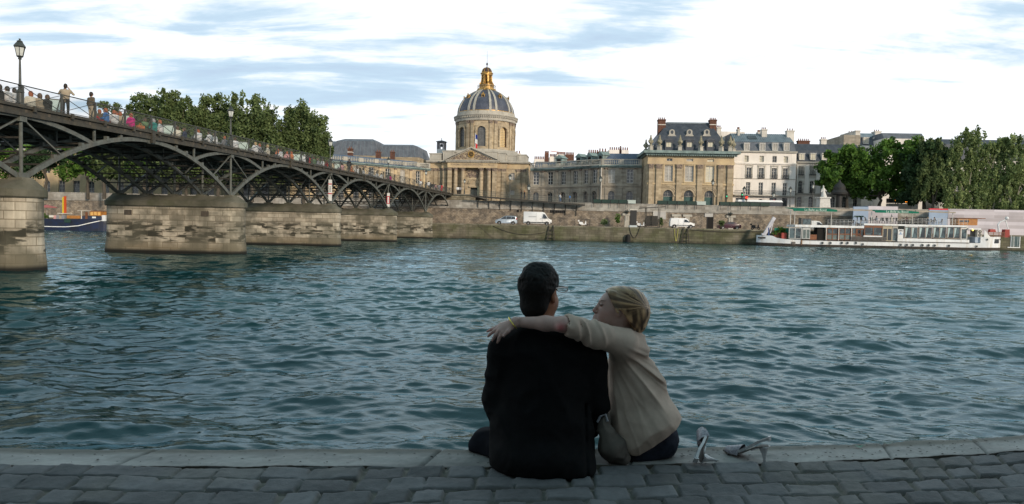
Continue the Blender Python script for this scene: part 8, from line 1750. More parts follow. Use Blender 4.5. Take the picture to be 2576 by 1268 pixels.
def bx2(name, x0, x1, y0, y1, w0, w1, mat, par=None): a, z1_ = B_(x0, y0, w0); b, z0_ = B_(x1, y1, w0); return MB().box(a, b, w0, w1, z0_, z1_).build(name, mat, par or rt2)
wh = bx2('wheelhouse', 1105, 1540, 868, 960, .7, 3.8, navy); bx2('wheelhouse_glazing', 1282, 1538, 762, 866, .7, 3.6, woodo, wh)
for k in range(3): bx2('pane', 1300+82*k, 1362+82*k, 775, 852, .66, .69, mk('amber_glass', lin(.75, .42, .12), lin(.6, .33, .1), 1, rough=.2), wh)
bx2('roof', 1000, 1300, 738, 752, .5, 3.8, chimw, wh); bx2('roof', 1270, 1548, 745, 760, .6, 3.7, woodb, wh); bx2('door', 1180, 1232, 780, 950, .65, .75, woodb, wh); bx2('post', 1085, 1100, 752, 935, .6, .7, chimw, wh); bx2('sign_plate', 1338, 1422, 882, 920, .64, .69, white, wh)
cb2 = bx2('cabin', 765, 1100, 855, 930, 1, 3.4, woodo); bx2('hatch_cover', 545, 700, 800, 818, .8, 3, chimw); bx2('deck_crate', 355, 440, 850, 900, .8, 1.6, chimw); bx2('stern_cabin', 1548, 1640, 850, 985, 1, 3, boatw)
a, z1_ = B_(700, 415, 2); z0_ = B_(700, 780, 2)[1]; ms_ = MB().box(a-.28, a-.02, 1.9, 2.2, z0_-.3, z1_-.2).build('yellow_mast', mk('mast_yellow', lin(.55, .42, .03)), rt2); MB().box(a+.003, a+.3, 1.9, 2.2, z0_-.3, z1_).build('red_mast', mk('mast_red', lin(.5, .08, .02)), rt2)
a, z1_ = B_(310, 610, 2); z0_ = B_(310, 665, 2)[1]; ps = thing('parasol', 'dusty red parasol open on the deck of the blue barge', 'parasol', FL.world(a, 2, 0)); MB().lathe([(0, z1_), (1.6, z0_), (1.62, z0_-.08), (0, z0_+.1)], 8).build('canopy', mk('parasol_red', lin(.4, .12, .12)), ps); MB().tube([(0, 0, shb(0)), (0, 0, z1_)], .04, 6).build('pole', wfg, ps)
rng_ = np.random.RandomState(9)
for i, x in enumerate((500, 560, 620, 680)): u, z_ = B_(x, 900, 1.2); MB().taper(u-.3, u+.3, 1.1, 1.7, shb(u), z_+.35+.1*(i % 2), .06, .06).build('deck_chair', [CL['pink'], CL['grey'], CL['beige'], CL['grey']][i], rt2)
w_ = FL.world(B_(330, 800, 2)[0], 2, 2.0); tree('shrub', 'potted greenery on the deck of the blue barge under the red parasol', tuple(w_), [(rng_.uniform(-.9, .9), 0, rng_.uniform(.3, 1.0), .4, .3, .3) for _ in range(6)], 400, .18, lm_plane, bark, .4, .04, 78, cat='plant')
bx2('dark_lattice', 700, 850, 930, 1020, -.05, 0, mk('lattice_green', lin(.02, .05, .04)))
# == the couple on the kerb
def J(px, py, Y): return np.array(P(px, py, Y))
def clipz(d, Z, z=ZQ+.003): return smx(d, z-Z, .006)
fab_black = mk('fabric_black', lin(.0055, .0052, .006), lin(.0035, .0035, .004), 30, rough=.85, spec=.15, bump=.0006, bscale=400)
man = thing('person', 'man with curly black hair, black jacket and glasses sitting on the kerb', 'person', (.14, 3.2, ZQ)); ml = Vector(man.location)
def put(name, fn, lo, hi, h, mat, parent, cols=None, sm_=True):
 lo = np.array(lo, float); hi = np.array(hi, float); v, f = nets(fn, lo, hi, h); c = cols(v) if cols else None
 base = Vector((0, 0, 0)); q = parent
 while q is not None: base += Vector(q.location); q = q.parent
 return npmesh(name, v-np.array(base), f, mat, parent, c)
def rid(n): return 1-np.abs(2*n-1)
def jacket(X, Y, Z):
 d = cone(X, Y, Z, J(1366, 905, 3.28), J(1362, 1090, 3.25), .170, .178, (.80, 1.22, 1))
 d = sm(d, cone(X, Y, Z, J(1362, 1080, 3.25), J(1360, 1170, 3.23), .182, .188, (.80, 1.12, 1)), .05)
 d = sm(d, cone(X, Y, Z, J(1272, 878, 3.27), J(1482, 890, 3.28), .066, .070), .07)
 d = sm(d, cone(X, Y, Z, J(1320, 848, 3.28), J(1420, 852, 3.28), .060, .060), .08)
 d = sm(d, cone(X, Y, Z, J(1356, 845, 3.29), J(1360, 806, 3.30), .075, .058), .05)
 for a, b, c, s in ((J(1262, 884, 3.27), J(1246, 1000, 3.29), J(1262, 1082, 3.52), 1), (J(1487, 892, 3.28), J(1500, 1010, 3.30), J(1480, 1085, 3.52), 1)):
  d = sm(d, cone(X, Y, Z, a, b, .062, .060), .05); d = sm(d, cone(X, Y, Z, b, c, .058, .045), .03)
 d = sm(d, ell(X, Y, Z, (J(1362, 1000, 3.17)[0], 3.19, ZQ+.05), (.222, .17, .12)), .05); d = sm(d, ell(X, Y, Z, (J(1452, 1000, 3.15)[0], 3.18, ZQ+.02), (.095, .15, .07)), .04)
 w = rid(vnoise(X*9+Z*4, Y*7, Z*7-X*5, 3))**3*.011+rid(vnoise(X*18-Z*9, Y*12, Z*14+X*7, 5))**3*.005
 vent = np.exp(-((X-J(1475, 1150, 3.1)[0])/.008)**2)*.012*(Z < ZQ+.30)
 return clipz(d-w+.006+vent, Z)
put('jacket', jacket, (-.36, 2.95, ZQ-.02), (.62, 3.66, ZQ+.80), .0085, fab_black, man)
def mtrou(X, Y, Z):
 d = ell(X, Y, Z, J(1360, 1160, 3.27), (.20, .16, .11))
 for a, b, c in ((J(1300, 1142, 3.30), J(1219, 1124, 3.43), np.array((-.16, 3.66, ZQ-.42))), (J(1420, 1140, 3.32), J(1440, 1090, 3.66), np.array((.34, 3.70, ZQ-.42)))):
  d = sm(d, cone(X, Y, Z, a, b, .092, .072), .05)
  k = (b+np.array((0, .17, -.02))) if b[1] < 3.6 else b; d = sm(d, cone(X, Y, Z, b, k, .072, .062), .03); d = sm(d, cone(X, Y, Z, k, c, .060, .048), .03)
 d = d-rid(vnoise(X*14, Y*14, Z*16, 8))**3*.007
 g = np.maximum(ZQ+.003-Z, (kedge(X)+.02)-Y) if False else None
 return np.where(Y < kedge(X)+.01, np.maximum(d, ZQ+.003-Z), d)
put('trousers', mtrou, (-.40, 3.0, ZQ-.5), (.62, 3.85, ZQ+.36), .011, mk('fabric_navy_black', lin(.010, .011, .016), lin(.007, .007, .010), 30, rough=.9, spec=.1), man)
for cx_, nm in ((-.16, 'l'), (.34, 'r')):
 put('shoe', lambda X, Y, Z: sm(ell(X, Y, Z, (cx_, 3.78, ZQ-.50), (.05, .13, .045)), ell(X, Y, Z, (cx_, 3.70, ZQ-.46), (.045, .055, .06)), .03), (cx_-.1, 3.6, ZQ-.6), (cx_+.1, 3.95, ZQ-.36), .011, fab_black, man)
def mkskin(name, a, b):
 m = mk(name, a, b, 25, rough=.5, spec=.35, bump=.0006, bscale=300, attr=None); m.node_tree.nodes['Principled BSDF'].inputs['Subsurface Weight'].default_value = .12; m.node_tree.nodes['Principled BSDF'].inputs['Subsurface Radius'].default_value = (.02, .008, .004); m.node_tree.nodes['Principled BSDF'].inputs['Subsurface Scale'].default_value = .3; return m
skin_m = mkskin('skin_warm', lin(.34, .15, .085), lin(.28, .12, .07))
yaw = R(36); hc = J(1358, 733, 3.31); fx, fy = math.sin(yaw), math.cos(yaw)
def HL(X, Y, Z):
 x, y, z = X-hc[0], Y-hc[1], Z-hc[2]; return x*fy-y*fx, x*fx+y*fy, z
def mbody(X, Y, Z):
 a, b, c = HL(X, Y, Z); d = ell(a, b, c, (0, -.008, .022), (.074, .095, .090)); d = sm(d, ell(a, b, c, (0, .035, -.045), (.058, .060, .068)), .03); d = sm(d, ell(a, b, c, (0, .070, -.093), (.024, .022, .020)), .03)
 d = sm(d, cone(a, b, c, (0, .088, .012), (0, .108, -.028), .008, .012), .012); d = sm(d, ell(a, b, c, (0, .088, -.060), (.022, .012, .010)), .01)
 d = sm(d, ell(a, b, c, (.05, .03, -.055), (.022, .045, .04)), .02)
 for s in (-1, 1):
  e = ell(a, b, c, (s*.080, -.004, -.010), (.010, .020, .034)); e = smx(e, -ell(a, b, c, (s*.092, .004, -.006), (.010, .010, .018)), .004); d = sm(d, e, .006); d = sm(d, ell(a, b, c, (s*.078, .0, -.038), (.008, .010, .011)), .006)
  d = smx(d, -ell(a, b, c, (s*.032, .100, .012), (.018, .014, .012)), .012); d = sm(d, ell(a, b, c, (s*.032, .082, .010), (.013, .012, .012)), .004)
 d = sm(d, cone(X, Y, Z, J(1362, 775, 3.31), J(1362, 850, 3.29), .056, .062), .03); d = sm(d, cone(X, Y, Z, J(1362, 850, 3.29), J(1362, 1050, 3.27), .08, .12), .05); return d
put('body', mbody, hc-np.array((.16, .19, .62)), hc+np.array((.17, .18, .14)), .0048, skin_m, man)
def mhair(X, Y, Z):
 a, b, c = HL(X, Y, Z); d = ell(a, b, c, (0, -.016, .034), (.091, .107, .104)); d = sm(d, ell(a, b, c, (0, -.050, -.060), (.072, .050, .070)), .03)
 cut = b-.028-.75*(c-.0)-.02*0; d = smx(d, np.minimum(cut, 10), .012)
 d = smx(d, -ell(a, b, c, (.086, .012, -.026), (.022, .034, .050)), .008); d = smx(d, -ell(a, b, c, (-.086, .012, -.026), (.022, .034, .050)), .008)
 cur = vnoise(X*46, Y*46, Z*46, 7)*.6+vnoise(X*85, Y*85, Z*85, 9)*.4; top_ = np.clip((c+.03)/.08, 0, 1)
 lo2 = vnoise(X*22, Y*22, Z*22, 19); return d-(rid(cur)-.45)*.009*(.2+.8*top_)-(lo2-.5)*.014*top_
hb_ = mk('hair_black', lin(.004, .0035, .0035), lin(.009, .007, .006), 60, rough=.6, spec=.22, bump=.003, bscale=110)
put('hair', mhair, hc-np.array((.15, .17, .17)), hc+np.array((.15, .15, .17)), .0036, hb_, man)
def hw_(a, b, c): return Vector((hc[0]+a*fy+b*fx, hc[1]-a*fx+b*fy, hc[2]+c))-ml
gm = mk('glasses_metal', lin(.35, .32, .3), rough=.25, metal=.9); gl_ = mk('lens', lin(.5, .55, .6), rough=.05, alpha=.28, spec=.8)
mb = MB(); mb.tube([hw_(.081, -.005, .018), hw_(.080, .05, .020), hw_(.078, .122, .018)], .0030, 5); mb.tube([hw_(-.081, -.005, .018), hw_(-.073, .112, .018)], .0022, 5)
for s in (-1, 1):
 pts = [hw_(s*.043+.032*math.cos(t), .122+.004*abs(math.cos(t)), .006+.015*math.sin(t)) for t in np.linspace(0, 2*math.pi, 17)]; mb.tube(pts, .0022, 5, cap=False)
mb.tube([hw_(.010, .114, .012), hw_(-.010, .114, .012)], .002, 5); mb.tube([hw_(.070, .114, .014), hw_(.074, .112, .018)], .0025, 5); gs = mb.build('glasses', gm, man)
for s in (-1, 1): mb = MB(); mb.add([hw_(s*.043+.032*math.cos(t), .122, .008+.012*math.sin(t)) for t in np.linspace(0, 2*math.pi, 16, endpoint=False)], [tuple(range(16))]); mb.build('lens', gl_, gs)
# -- woman
wom = thing('person', 'blonde woman in a beige cardigan sitting on the kerb with her arm round the man', 'person', (.65, 3.4, ZQ))
HY = 3.33
skin_w = mkskin('skin_fair', lin(.52, .34, .29), lin(.46, .29, .25))
def wbody(X, Y, Z):
 e = lambda px, py, r, dy=0: ell(X, Y, Z, J(px, py, HY+dy), r)
 k = lambda a, b, ra, rb, sq=None: cone(X, Y, Z, a, b, ra, rb, sq)
 d = e(1566, 770, (.092, .074, .080)); d = sm(d, e(1531, 779, (.054, .060, .066)), .03); d = sm(d, e(1532, 758, (.036, .055, .044)), .02)
 for s in (-1, 1): d = sm(d, e(1523, 792, (.026, .024, .028), s*.028), .02)
 d = sm(d, e(1513, 758, (.009, .034, .009)), .012)
 d = smx(d, -e(1508, 767, (.013, .020, .010), -.030), .010); d = smx(d, -e(1508, 767, (.013, .020, .010), .030), .010)
 d = sm(d, e(1515, 766, (.013, .014, .011), -.027), .005); d = sm(d, e(1515, 766, (.013, .014, .011), .027), .005)
 d = sm(d, k(J(1507, 764, HY), J(1494, 780, HY), .0065, .0085, (1, .85, 1)), .010); d = sm(d, e(1497, 783.5, (.010, .013, .0065)), .006)
 d = sm(d, e(1499, 793.0, (.008, .017, .0045)), .005); d = sm(d, e(1499.5, 798.5, (.0075, .015, .0048)), .004); d = smx(d, -e(1494.5, 795.8, (.006, .02, .0013)), .002)
 d = sm(d, e(1503, 808, (.017, .022, .015)), .012); d = sm(d, k(J(1506, 808, HY), J(1548, 812, HY), .026, .034, (1, .72, 1)), .03)
 d = sm(d, k(J(1557, 800, HY+.01), J(1572, 862, 3.36), .046, .052), .03); d = sm(d, e(1556, 783, (.013, .012, .026), -.066), .006)
 d = sm(d, k(J(1572, 862, 3.36), J(1602, 940, 3.39), .050, .055), .04)
 S, E, Wr = J(1566, 862, 3.27), J(1415, 816, 3.13), J(1302, 810, 3.18)
 d = sm(d, k(J(1588, 884, 3.35), S, .05, .048), .04); d = sm(d, k(S, E, .048, .036), .03); m_ = E*.62+Wr*.38; d = sm(d, k(E, m_, .0345, .0325), .012); d = sm(d, k(m_, Wr, .0325, .0225, (1, 1, 1)), .02); d = sm(d, ell(X, Y, Z, J(1409, 823, 3.105), (.017, .015, .015)), .015)
 d = sm(d, ell(X, Y, Z, J(1306, 803, 3.165), (.010, .010, .008)), .01)
 Kn = [J(1259, 818, 3.185), J(1256, 824, 3.172), J(1257, 831, 3.160), J(1263, 838, 3.152)]
 for q in Kn: d = sm(d, k(J(1296, 811, 3.178), q, .020, .0115), .010)
 tips = [((1244, 825.5, 3.187), (1234, 829.5, 3.192), (1225, 834, 3.205)), ((1241, 834, 3.172), (1233, 840, 3.178), (1227, 846.5, 3.192)), ((1246, 842, 3.156), (1242, 849, 3.160), (1238, 857, 3.172)), ((1256, 848, 3.150), (1254, 855, 3.154), (1251, 862, 3.162))]
 for q, (a, b, c) in zip(Kn, tips):
  d = sm(d, k(q, J(*a), .0100, .0082), .004); d = sm(d, k(J(*a), J(*b), .0082, .0074), .003); d = sm(d, k(J(*b), J(*c), .0072, .0052), .003)
 d = sm(d, k(J(1288, 820, 3.165), J(1277, 834, 3.145), .0115, .0095), .006); d = sm(d, k(J(1277, 834, 3.145), J(1266, 845, 3.140), .0092, .0065), .004)
 return d
lo_ = np.minimum(J(1218, 960, 3.1), J(1218, 715, 3.5))-np.array((.02, .05, .0)); hi_ = J(1665, 715, 3.36)+np.array((.02, .12, .04)); lo_[1] = 3.08
def wcol(v):
 el = np.exp(-(((v-J(1411, 824, 3.09))/np.array((.022, .05, .020)))**2).sum(1)); ns = np.exp(-(((v-J(1493, 781, HY))/np.array((.012, .02, .010)))**2).sum(1)); lp = np.exp(-(((v-J(1497, 796, HY))/np.array((.010, .018, .0085)))**2).sum(1))**1.5
 ch = np.exp(-(((v-J(1520, 790, HY-.05))/np.array((.03, .05, .022)))**2).sum(1)); ft = np.clip((J(1245, 840, 3.2)[0]-v[:, 0])/.03, 0, 1)
 t = fbm(v[:, 0]*60, v[:, 1]*60, v[:, 2]*60, 3, 2)[:, None]; c = np.ones((len(v), 3))*(.94+.12*t)
 for w, col in ((el*.9, (1.05, .42, .50)), (ns*.45, (1.05, .62, .62)), (lp*.95, (.75, .38, .42)), (ch*.35, (1.05, .78, .78)), (ft*.4, (1.0, .65, .65))): c = c*(1-w[:, None])+np.array(col)*w[:, None]
 return np.concatenate([c, np.ones((len(v), 1))], 1)
mw = mk('skin_fair_painted', lin(.50, .33, .285), lin(.45, .29, .25), 25, attr='Col', rough=.5, spec=.35, bump=.0004, bscale=350);
mw.node_tree.nodes['Principled BSDF'].inputs['Subsurface Weight'].default_value = .1; mw.node_tree.nodes['Principled BSDF'].inputs['Subsurface Radius'].default_value = (.02, .008, .004); mw.node_tree.nodes['Principled BSDF'].inputs['Subsurface Scale'].default_value = .3
put('body', wbody, lo_, hi_, .0036, mw, wom, wcol)
wl = Vector(wom.location)
def Jw(px, py, Y): return P(px, py, Y)-wl
lash = mk('lash', lin(.03, .02, .015), rough=.8); eb = MB(); eb.tube([Jw(1507.5, 766.5, HY-.030), Jw(1511, 767.6, HY-.0395), Jw(1515.5, 767, HY-.0425), Jw(1520, 764.6, HY-.0435)], [.0008, .0020, .0020, .0008], 5); eb.build('eyelash', lash, wom)
eb = MB(); eb.tube([Jw(1507, 758.5, HY-.026), Jw(1513, 755.8, HY-.042), Jw(1523, 757.0, HY-.055)], [.0012, .0022, .0009], 5); eb.build('eyebrow', mk('brow', lin(.16, .10, .06), rough=.9), wom)
def whair(X, Y, Z):
 e = lambda px, py, r, dy=0: ell(X, Y, Z, J(px, py, HY+dy), r); k = lambda a, b, ra, rb, sq=None: cone(X, Y, Z, a, b, ra, rb, sq)
 d = e(1574, 768, (.104, .092, .089)); d = sm(d, e(1548, 745, (.060, .074, .043)), .03); d = sm(d, k(J(1603, 782, HY), J(1603, 818, HY+.005), .052, .036, (1, .72, 1)), .03)
 d = sm(d, k(J(1588, 800, HY-.045), J(1596, 830, HY-.03), .026, .013), .02); d = sm(d, k(J(1610, 795, HY+.01), J(1601, 838, HY-.01), .034, .013), .02)
 d = sm(d, e(1597, 791, (.058, .068, .066)), .03)
 u = (X-J(1541, 750, HY)[0]); v = Z-J(1541, 750, HY)[2]
 line = np.where(v > -.005, -(u+.045+np.clip(v, 0, .1)*.35-.0), -(u-.012+np.clip(v+.06, -1, .055)*.55)); face = smx(-line*.0+(-(u+.048)-np.clip(.030-v, 0, .2)*0), -1+0*u, .01)
 hl_ = J(1524, 731, HY); c1 = -(((X-hl_[0])*.80+(Z-hl_[2])*.62)); c1 = c1-.002
 low = (Z < J(1590, 752, HY)[2]); c2 = J(1548, 760, HY)[0]+np.clip(J(1590, 775, HY)[2]-Z, 0, .1)*.45-X
 d = smx(d, np.where(low, np.maximum(c1, c2), c1), .006)
 lower = J(1585, 800, HY); c3 = np.minimum(Z*0+9, (lower[2]-Z)); d = smx(d, np.where(X < J(1572, 800, HY)[0], c3-.012, -1), .01)
 st = k(J(1536, 738, HY-.060), J(1554, 786, HY-.080), .014, .006, (1, 1.2, 1)); d = sm(d, st, .012); d = sm(d, k(J(1545, 738, HY-.066), J(1562, 776, HY-.082), .012, .006), .010)
 clp = J(1622, 768, HY-.02); th_ = np.arctan2(Z-clp[2], X-clp[0]+1e-9); up_ = np.clip((Z-J(1590, 776, HY)[2])/.012, 0, 1)
 n1 = vnoise(th_*34, Y*22, X*4, 5)*up_+(1-up_)*vnoise(X*120+Z*14, Y*90, Z*6, 6)
 return d-(rid(n1)-.5)*.0026
def hcol(v):
 clp = J(1622, 768, HY-.02); th_ = np.arctan2(v[:, 2]-clp[2], v[:, 0]-clp[0]+1e-9); up_ = np.clip((v[:, 2]-J(1590, 776, HY)[2])/.012, 0, 1)
 n = (vnoise(th_*16, v[:, 1]*16, v[:, 0]*3, 15)*up_+(1-up_)*vnoise(v[:, 0]*80+v[:, 2]*14, v[:, 1]*60, v[:, 2]*5, 16)); n2 = vnoise(th_*60, v[:, 1]*60, v[:, 0]*5, 17)
 t = np.clip((n-.5)*1.9+.42+.4*(n2-.5), 0, 1)[:, None]; dk = np.array((.085, .045, .024)); lt = np.array((.62, .38, .20)); gr = np.clip((J(1570, 780, HY)[0]-v[:, 0])/.07, 0, 1)[:, None]
 c = dk*(1-t)+lt*t; c = c*(1-gr*.45)+np.array((.22, .18, .13))*gr*.45; return np.concatenate([c, np.ones((len(v), 1))], 1)
hbm = mk('hair_blonde', (1, 1, 1, 1), attr='Col', rough=.42, spec=.5)
put('hair', whair, J(1505, 850, HY)-np.array((0, .13, 0)), J(1645, 705, HY)+np.array((0, .13, 0)), .0030, hbm, wom, hcol)
rs = random.Random(4); mb = MB()
for i in range(70):     # loose strands
 y0 = rs.uniform(-.085, -.02); a = J(rs.uniform(1535, 1575), rs.uniform(722, 745), HY+y0*.9); b = J(1612+rs.uniform(-5, 8), 766+rs.uniform(-8, 6), HY-.055+rs.uniform(-.02, .02)); m_ = (a+b)/2+np.array((0, -.022, .020+rs.uniform(-.004, .006))); a[1] += .02
 mb.tube([Vector(a)-wl, Vector(m_)-wl, Vector(b)-wl], [.0004, .0007, .0004], 3)
for i in range(46):
 x = rs.uniform(1584, 1628); a = J(x, rs.uniform(772, 786), HY-.06-rs.uniform(0, .02)+.0009*max(0, x-1600)); b = J(x-rs.uniform(-2, 14), 832-abs(x-1600)*.35+rs.uniform(-4, 4), HY-.035+.001*max(0, x-1600)); m_ = (a+b)/2+np.array((.006, -.014, 0)); mb.tube([Vector(a)-wl, Vector(m_)-wl, Vector(b)-wl], [.0004, .0007, .0004], 3)
mb.build('loose_strands', mk('hair_strand', lin(.5, .36, .2), lin(.3, .2, .11), 40, rough=.4), wom)
cp_ = MB(); c0 = Jw(1621, 768, HY-.02); cp_.sph((c0.x+.010, c0.y, c0.z), (.007, .020, .010), 10, 6); cp_.tube([Jw(1614, 752, HY-.045), Jw(1621, 765, HY-.03), Jw(1619, 784, HY-.04)], [.0015, .003, .0015], 6); cp_.build('hair_clip', mk('clip_red', lin(.14, .02, .03), rough=.25, spec=.7), wom, smooth=True)
E_, W2 = Vector(J(1415, 816, 3.13)), Vector(J(1302, 810, 3.18)); c0 = Vector(J(1289, 812, 3.178)); ax = Vector((.72, .0, .55)).normalized(); s1 = ax.cross(Vector((0, 1, 0))).normalized(); s2 = ax.cross(s1); mb = MB(); pts = [c0+s1*.030*math.cos(t)+s2*.030*math.sin(t)-wl for t in np.linspace(0, 2*math.pi, 25)]; mb.tube(pts, .0028, 6, cap=False); br_ = mb.build('bracelet', mk('bracelet_gold', lin(.85, .72, .15), rough=.3, metal=.6), wom, smooth=True)
card = mk('fabric_cardigan', lin(.60, .46, .375), lin(.50, .38, .31), 14, rough=.95, spec=.1, bump=.0008, bscale=500)
S_, E_n = J(1566, 862, 3.27), J(1428, 817, 3.135)
def wcard(X, Y, Z):
 k = lambda a, b, ra, rb, sq=None: cone(X, Y, Z, a, b, ra, rb, sq)
 tor = k(J(1572, 890, 3.35), J(1604, 985, 3.385), .082, .122, (.92, .98, 1)); tor = sm(tor, k(J(1604, 985, 3.385), J(1617, 1062, 3.385), .122, .150, (.96, 1, 1)), .04); tor = sm(tor, k(J(1617, 1060, 3.385), J(1606, 1102, 3.375), .148, .118, (.96, 1, 1)), .04)
 tor = sm(tor, k(J(1640, 1030, 3.38), J(1655, 1045, 3.38), .085, .078), .04)
 arm = k(S_, J(1500, 842, 3.20), .082, .062); arm = sm(arm, k(J(1500, 842, 3.20), E_n, .061, .043), .03); hole = k(J(1445, 821, 3.145), J(1395, 812, 3.11), .037, .036)
 d = sm(tor, arm, .06); d = sm(d, k(J(1578, 850, 3.36), J(1592, 868, 3.34), .062, .072), .04); d = sm(d, ell(X, Y, Z, J(1584, 840, 3.32), (.050, .052, .034)), .02)
 d = sm(d, k(J(1560, 880, 3.44), J(1535, 980, 3.50), .055, .045), .04)
 ox, oz = J(1500, 830, 3.2)[0], J(1500, 830, 3.2)[2]; an = np.arctan2(X-ox, oz-Z); rad = np.sqrt((X-ox)**2+(Z-oz)**2)
 fan = rid(vnoise(an*6.5+2.3+.8*rad, rad*2.6, Y*5, 31))**2.2*.023*np.clip((rad-.14)/.2, 0, 1); fan2 = rid(vnoise(an*20+1.3, rad*3.5, Y*7, 33))**3*.005*np.clip((rad-.18)/.2, 0, 1)
 ax_ = (S_-E_n)/np.linalg.norm(S_-E_n); t = (X-E_n[0])*ax_[0]+(Y-E_n[1])*ax_[1]+(Z-E_n[2])*ax_[2]; sl = np.clip(1-(t-.10)/.14, 0, 1)*np.clip((J(1575, 1000, 3.3)[0]-X)/.05, 0, 1)*(Z > J(1590, 900, 3.2)[2])
 ring = rid(vnoise(t*30+(Z-oz)*16, (Z-oz)*9, Y*9, 35))**2*.018*sl
 hemz = np.clip(1-np.abs(Z-(J(1590, 1128, 3.3)[2]+(X-J(1605, 1000, 3.3)[0])*.30))/.04, 0, 1)
 d = d-(fan+fan2+ring)+.010-.0
 hem = -(Z-(J(1590, 1148, 3.27)[2]+np.maximum(0, X-J(1603, 1000, 3.3)[0])*.68+np.maximum(0, J(1590, 1000, 3.3)[0]-X)*.9)); d = smx(d, hem, .012)
 d = smx(d, -hole, .004)
 return d
put('cardigan', wcard, (J(1415, 1000, 3.1)[0], 3.05, ZQ-.02), (J(1715, 1000, 3.4)[0]+.03, 3.60, J(1590, 780, 3.2)[2]), .0052, card, wom)
def wjean(X, Y, Z):
 k = lambda a, b, ra, rb, sq=None: cone(X, Y, Z, a, b, ra, rb, sq); d = k(J(1648, 1102, 3.42), J(1600, 1130, 3.39), .108, .098, (1, .95, 1)); d = sm(d, ell(X, Y, Z, J(1660, 1112, 3.42), (.075, .10, .075)), .03)
 for a, b, c in ((J(1640, 1125, 3.45), np.array((.74, 3.86, ZQ+.04)), np.array((.74, 3.90, ZQ-.40))), (J(1590, 1130, 3.45), np.array((.57, 3.84, ZQ+.05)), np.array((.58, 3.90, ZQ-.40)))): d = sm(d, k(a, b, .085, .062), .04); d = sm(d, k(b, c, .058, .042), .02)
 d = d-rid(vnoise(X*22, Y*16, Z*26, 41))**3*.006; return np.where(Y < kedge(X)+.01, np.maximum(d, ZQ+.003-Z), d)
put('jeans', wjean, (.40, 3.2, ZQ-.46), (.98, 4.0, ZQ+.28), .009, mk('denim_dark', lin(.022, .026, .042), lin(.012, .014, .024), 40, rough=.9), wom)
for cx_ in (.74, .58): put('foot', lambda X, Y, Z: sm(ell(X, Y, Z, (cx_, 3.98, ZQ-.47), (.038, .10, .028)), cone(X, Y, Z, (cx_, 3.90, ZQ-.36), (cx_, 3.91, ZQ-.45), .034, .032), .03), (cx_-.08, 3.8, ZQ-.55), (cx_+.08, 4.12, ZQ-.3), .009, skin_w, wom)
# -- cloth bag between them
def bagf(X, Y, Z):
 k = lambda a, b, ra, rb: cone(X, Y, Z, a, b, ra, rb); d = k(J(1516, 1072, 3.27), J(1538, 1120, 3.26), .030, .050); d = sm(d, k(J(1540, 1125, 3.27), J(1558, 1150, 3.28), .060, .046), .03); d = sm(d, k(J(1508, 1058, 3.27), J(1524, 1050, 3.28), .014, .016), .02)
 d = d-rid(vnoise(X*20+Z*9, Y*18, Z*16-X*12, 51))**2*.014+.005; return clipz(d, Z)
v, f = nets(bagf, J(1480, 1200, 3.2)*np.array((1, 0, 0))+np.array((0, 3.14, ZQ-.01)), J(1600, 1030, 3.3)*np.array((1, 0, 1))+np.array((0, 3.42, .02)), .006); bo = thing('cloth_bag', 'crumpled grey brown cloth bag lying between the man and the woman', 'bag', (.46, 3.27, ZQ)); npmesh('bag_body', v-np.array(bo.location), f, mk('bag_cloth', lin(.15, .125, .105), lin(.09, .075, .065), 9, rough=.85), bo)
mb = MB(); mb.tube([Vector(J(1502, 1062, 3.25))-Vector(bo.location), Vector(J(1510, 1046, 3.25))-Vector(bo.location), Vector(J(1522, 1042, 3.26))-Vector(bo.location), Vector(J(1528, 1060, 3.25))-Vector(bo.location)], .006, 6); mb.build('strap', mk('strap_satin', lin(.3, .3, .33), rough=.3), bo)
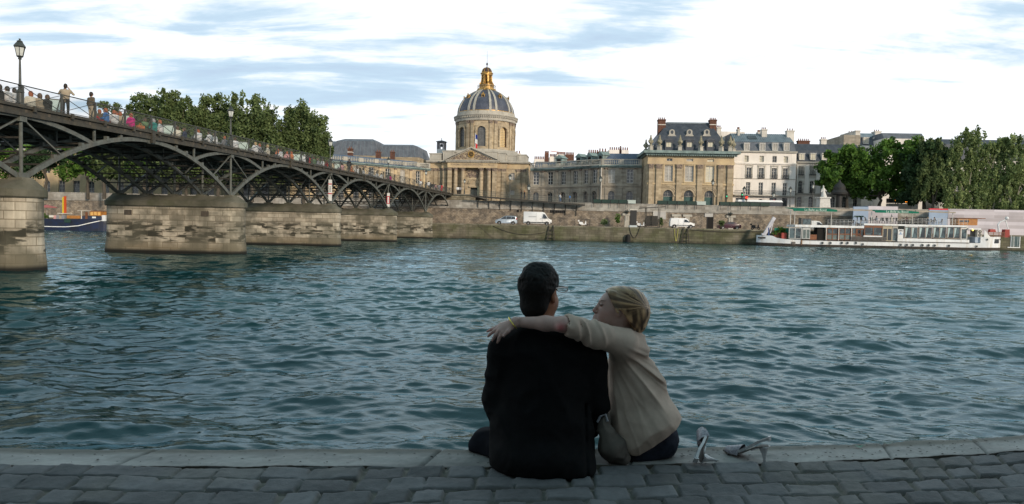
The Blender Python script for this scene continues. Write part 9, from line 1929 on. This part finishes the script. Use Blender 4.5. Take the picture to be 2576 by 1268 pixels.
# -- high heeled sandals
silver = mk('sandal_silver', lin(.38, .37, .41), lin(.14, .12, .15), 90, rough=.4, spec=.6); patent = mk('sandal_white', lin(.55, .54, .55), lin(.4, .39, .4), 30, rough=.18, spec=.8); inner = mk('sandal_lining', lin(.10, .085, .08), lin(.17, .15, .14), 40, rough=.7)
def sandal(label, M_, loc):
 o = thing('sandal', label, 'shoe', loc, 0, 'pair of silver high heeled sandals on the kerb'); T = lambda mb: mb.warp(lambda x, y, z: tuple(M_ @ Vector((x, y, z))))
 def T2(v): return np.array([tuple(M_ @ Vector(p)) for p in v])
 path = [(.195, .008, .018), (.17, .006, .032), (.13, .006, .038), (.09, .022, .033), (.05, .048, .026), (.02, .066, .026), (-.012, .074, .024), (-.026, .075, .012)]
 mb = MB(); vs = []
 for x, z, w in path: vs += [(x, -w, z), (x, w, z), (x, w, z+.007), (x, -w, z+.007)]
 n = len(path); mb.add(vs, [(4*i+k_, 4*i+4+k_, 4*i+4+(k_+1) % 4, 4*i+(k_+1) % 4) for i in range(n-1) for k_ in range(4)]+[(0, 1, 2, 3), (4*n-1, 4*n-2, 4*n-3, 4*n-4)]); T(mb); mb.build('sole', inner, o, smooth=True)
 mb = MB(); rings = [(-.002, .073, .024, .022), (-.006, .058, .019, .018), (-.010, .036, .010, .011), (-.012, .014, .0062, .007), (-.013, .0, .0058, .0065)]; vs = []
 for x, z, ra, rb in rings:
  for k_ in range(10): t = 2*math.pi*k_/10; vs.append((x+ra*math.cos(t), rb*math.sin(t), z))
 mb.add(vs, [(10*i+k_, 10*i+(k_+1) % 10, 10*i+10+(k_+1) % 10, 10*i+10+k_) for i in range(4) for k_ in range(10)]+[tuple(40+k_ for k_ in range(10))]); mb.prism([(.045, .045), (.0, .071), (-.028, .074), (-.028, .079), (.0, .077), (.05, .053)], -.024, .024); T(mb); mb.build('heel', patent, o, smooth=True)
 mb = MB(); vs = []; nr, nc = 7, 11       # vamp over the toes
 for i in range(nr):
  x = .182-.074*i/(nr-1); w = .026+.014*min(1, i/3); h_ = .024+.026*i/(nr-1)
  for j in range(nc): t = math.pi*j/(nc-1); vs.append((x-.012*math.sin(t)*i/nr, w*math.cos(t), .010+h_*math.sin(t)**.8))
 mb.add(vs, [(i*nc+j, i*nc+j+1, (i+1)*nc+j+1, (i+1)*nc+j) for i in range(nr-1) for j in range(nc-1)]); T(mb); mb.build('vamp', silver, o, smooth=True)
 mb = MB(); pts = []
 for s in (-1, 1):
  q = [(.105, s*.036, .03), (.06, s*.033, .060), (.01, s*.028, .098), (-.028, s*.012, .118), (-.033, 0, .121)]
  for a, b in zip(q, q[1:]): mb.bar(a, b, .003, .012)
 mb.box(-.036, -.030, -.013, .013, .108, .130); T(mb); mb.build('ankle_strap', patent, o); return o
zk = ZQ+.004
pB = PZ(1845, 1142, zk); pB2 = PZ(1916, 1161, zk); dB = (Vector((pB.x-pB2.x, pB.y-pB2.y, 0))).normalized(); yB = Vector((0, 0, 1)).cross(dB); MBm = Matrix(((dB.x, yB.x, 0), (dB.y, yB.y, 0), (0, 0, 1)))
sandal('silver high heeled sandal standing upright with its toe pointing left', MBm, (pB2.x, pB2.y, zk))
fA = Vector((-.10, .83, .42)).normalized(); uA = Vector((-.90, .05, .30)); uA = (uA-fA*uA.dot(fA)).normalized(); rA = uA.cross(fA); MA = Matrix(((fA.x, rA.x, uA.x), (fA.y, rA.y, uA.y), (fA.z, rA.z, uA.z)))
pA = PZ(1800, 1168, zk); sandal('silver high heeled sandal tipped on its side with its heel towards the cobbles', MA, (pA.x, pA.y, zk+.028))
print('script seconds', time.time()-T0)
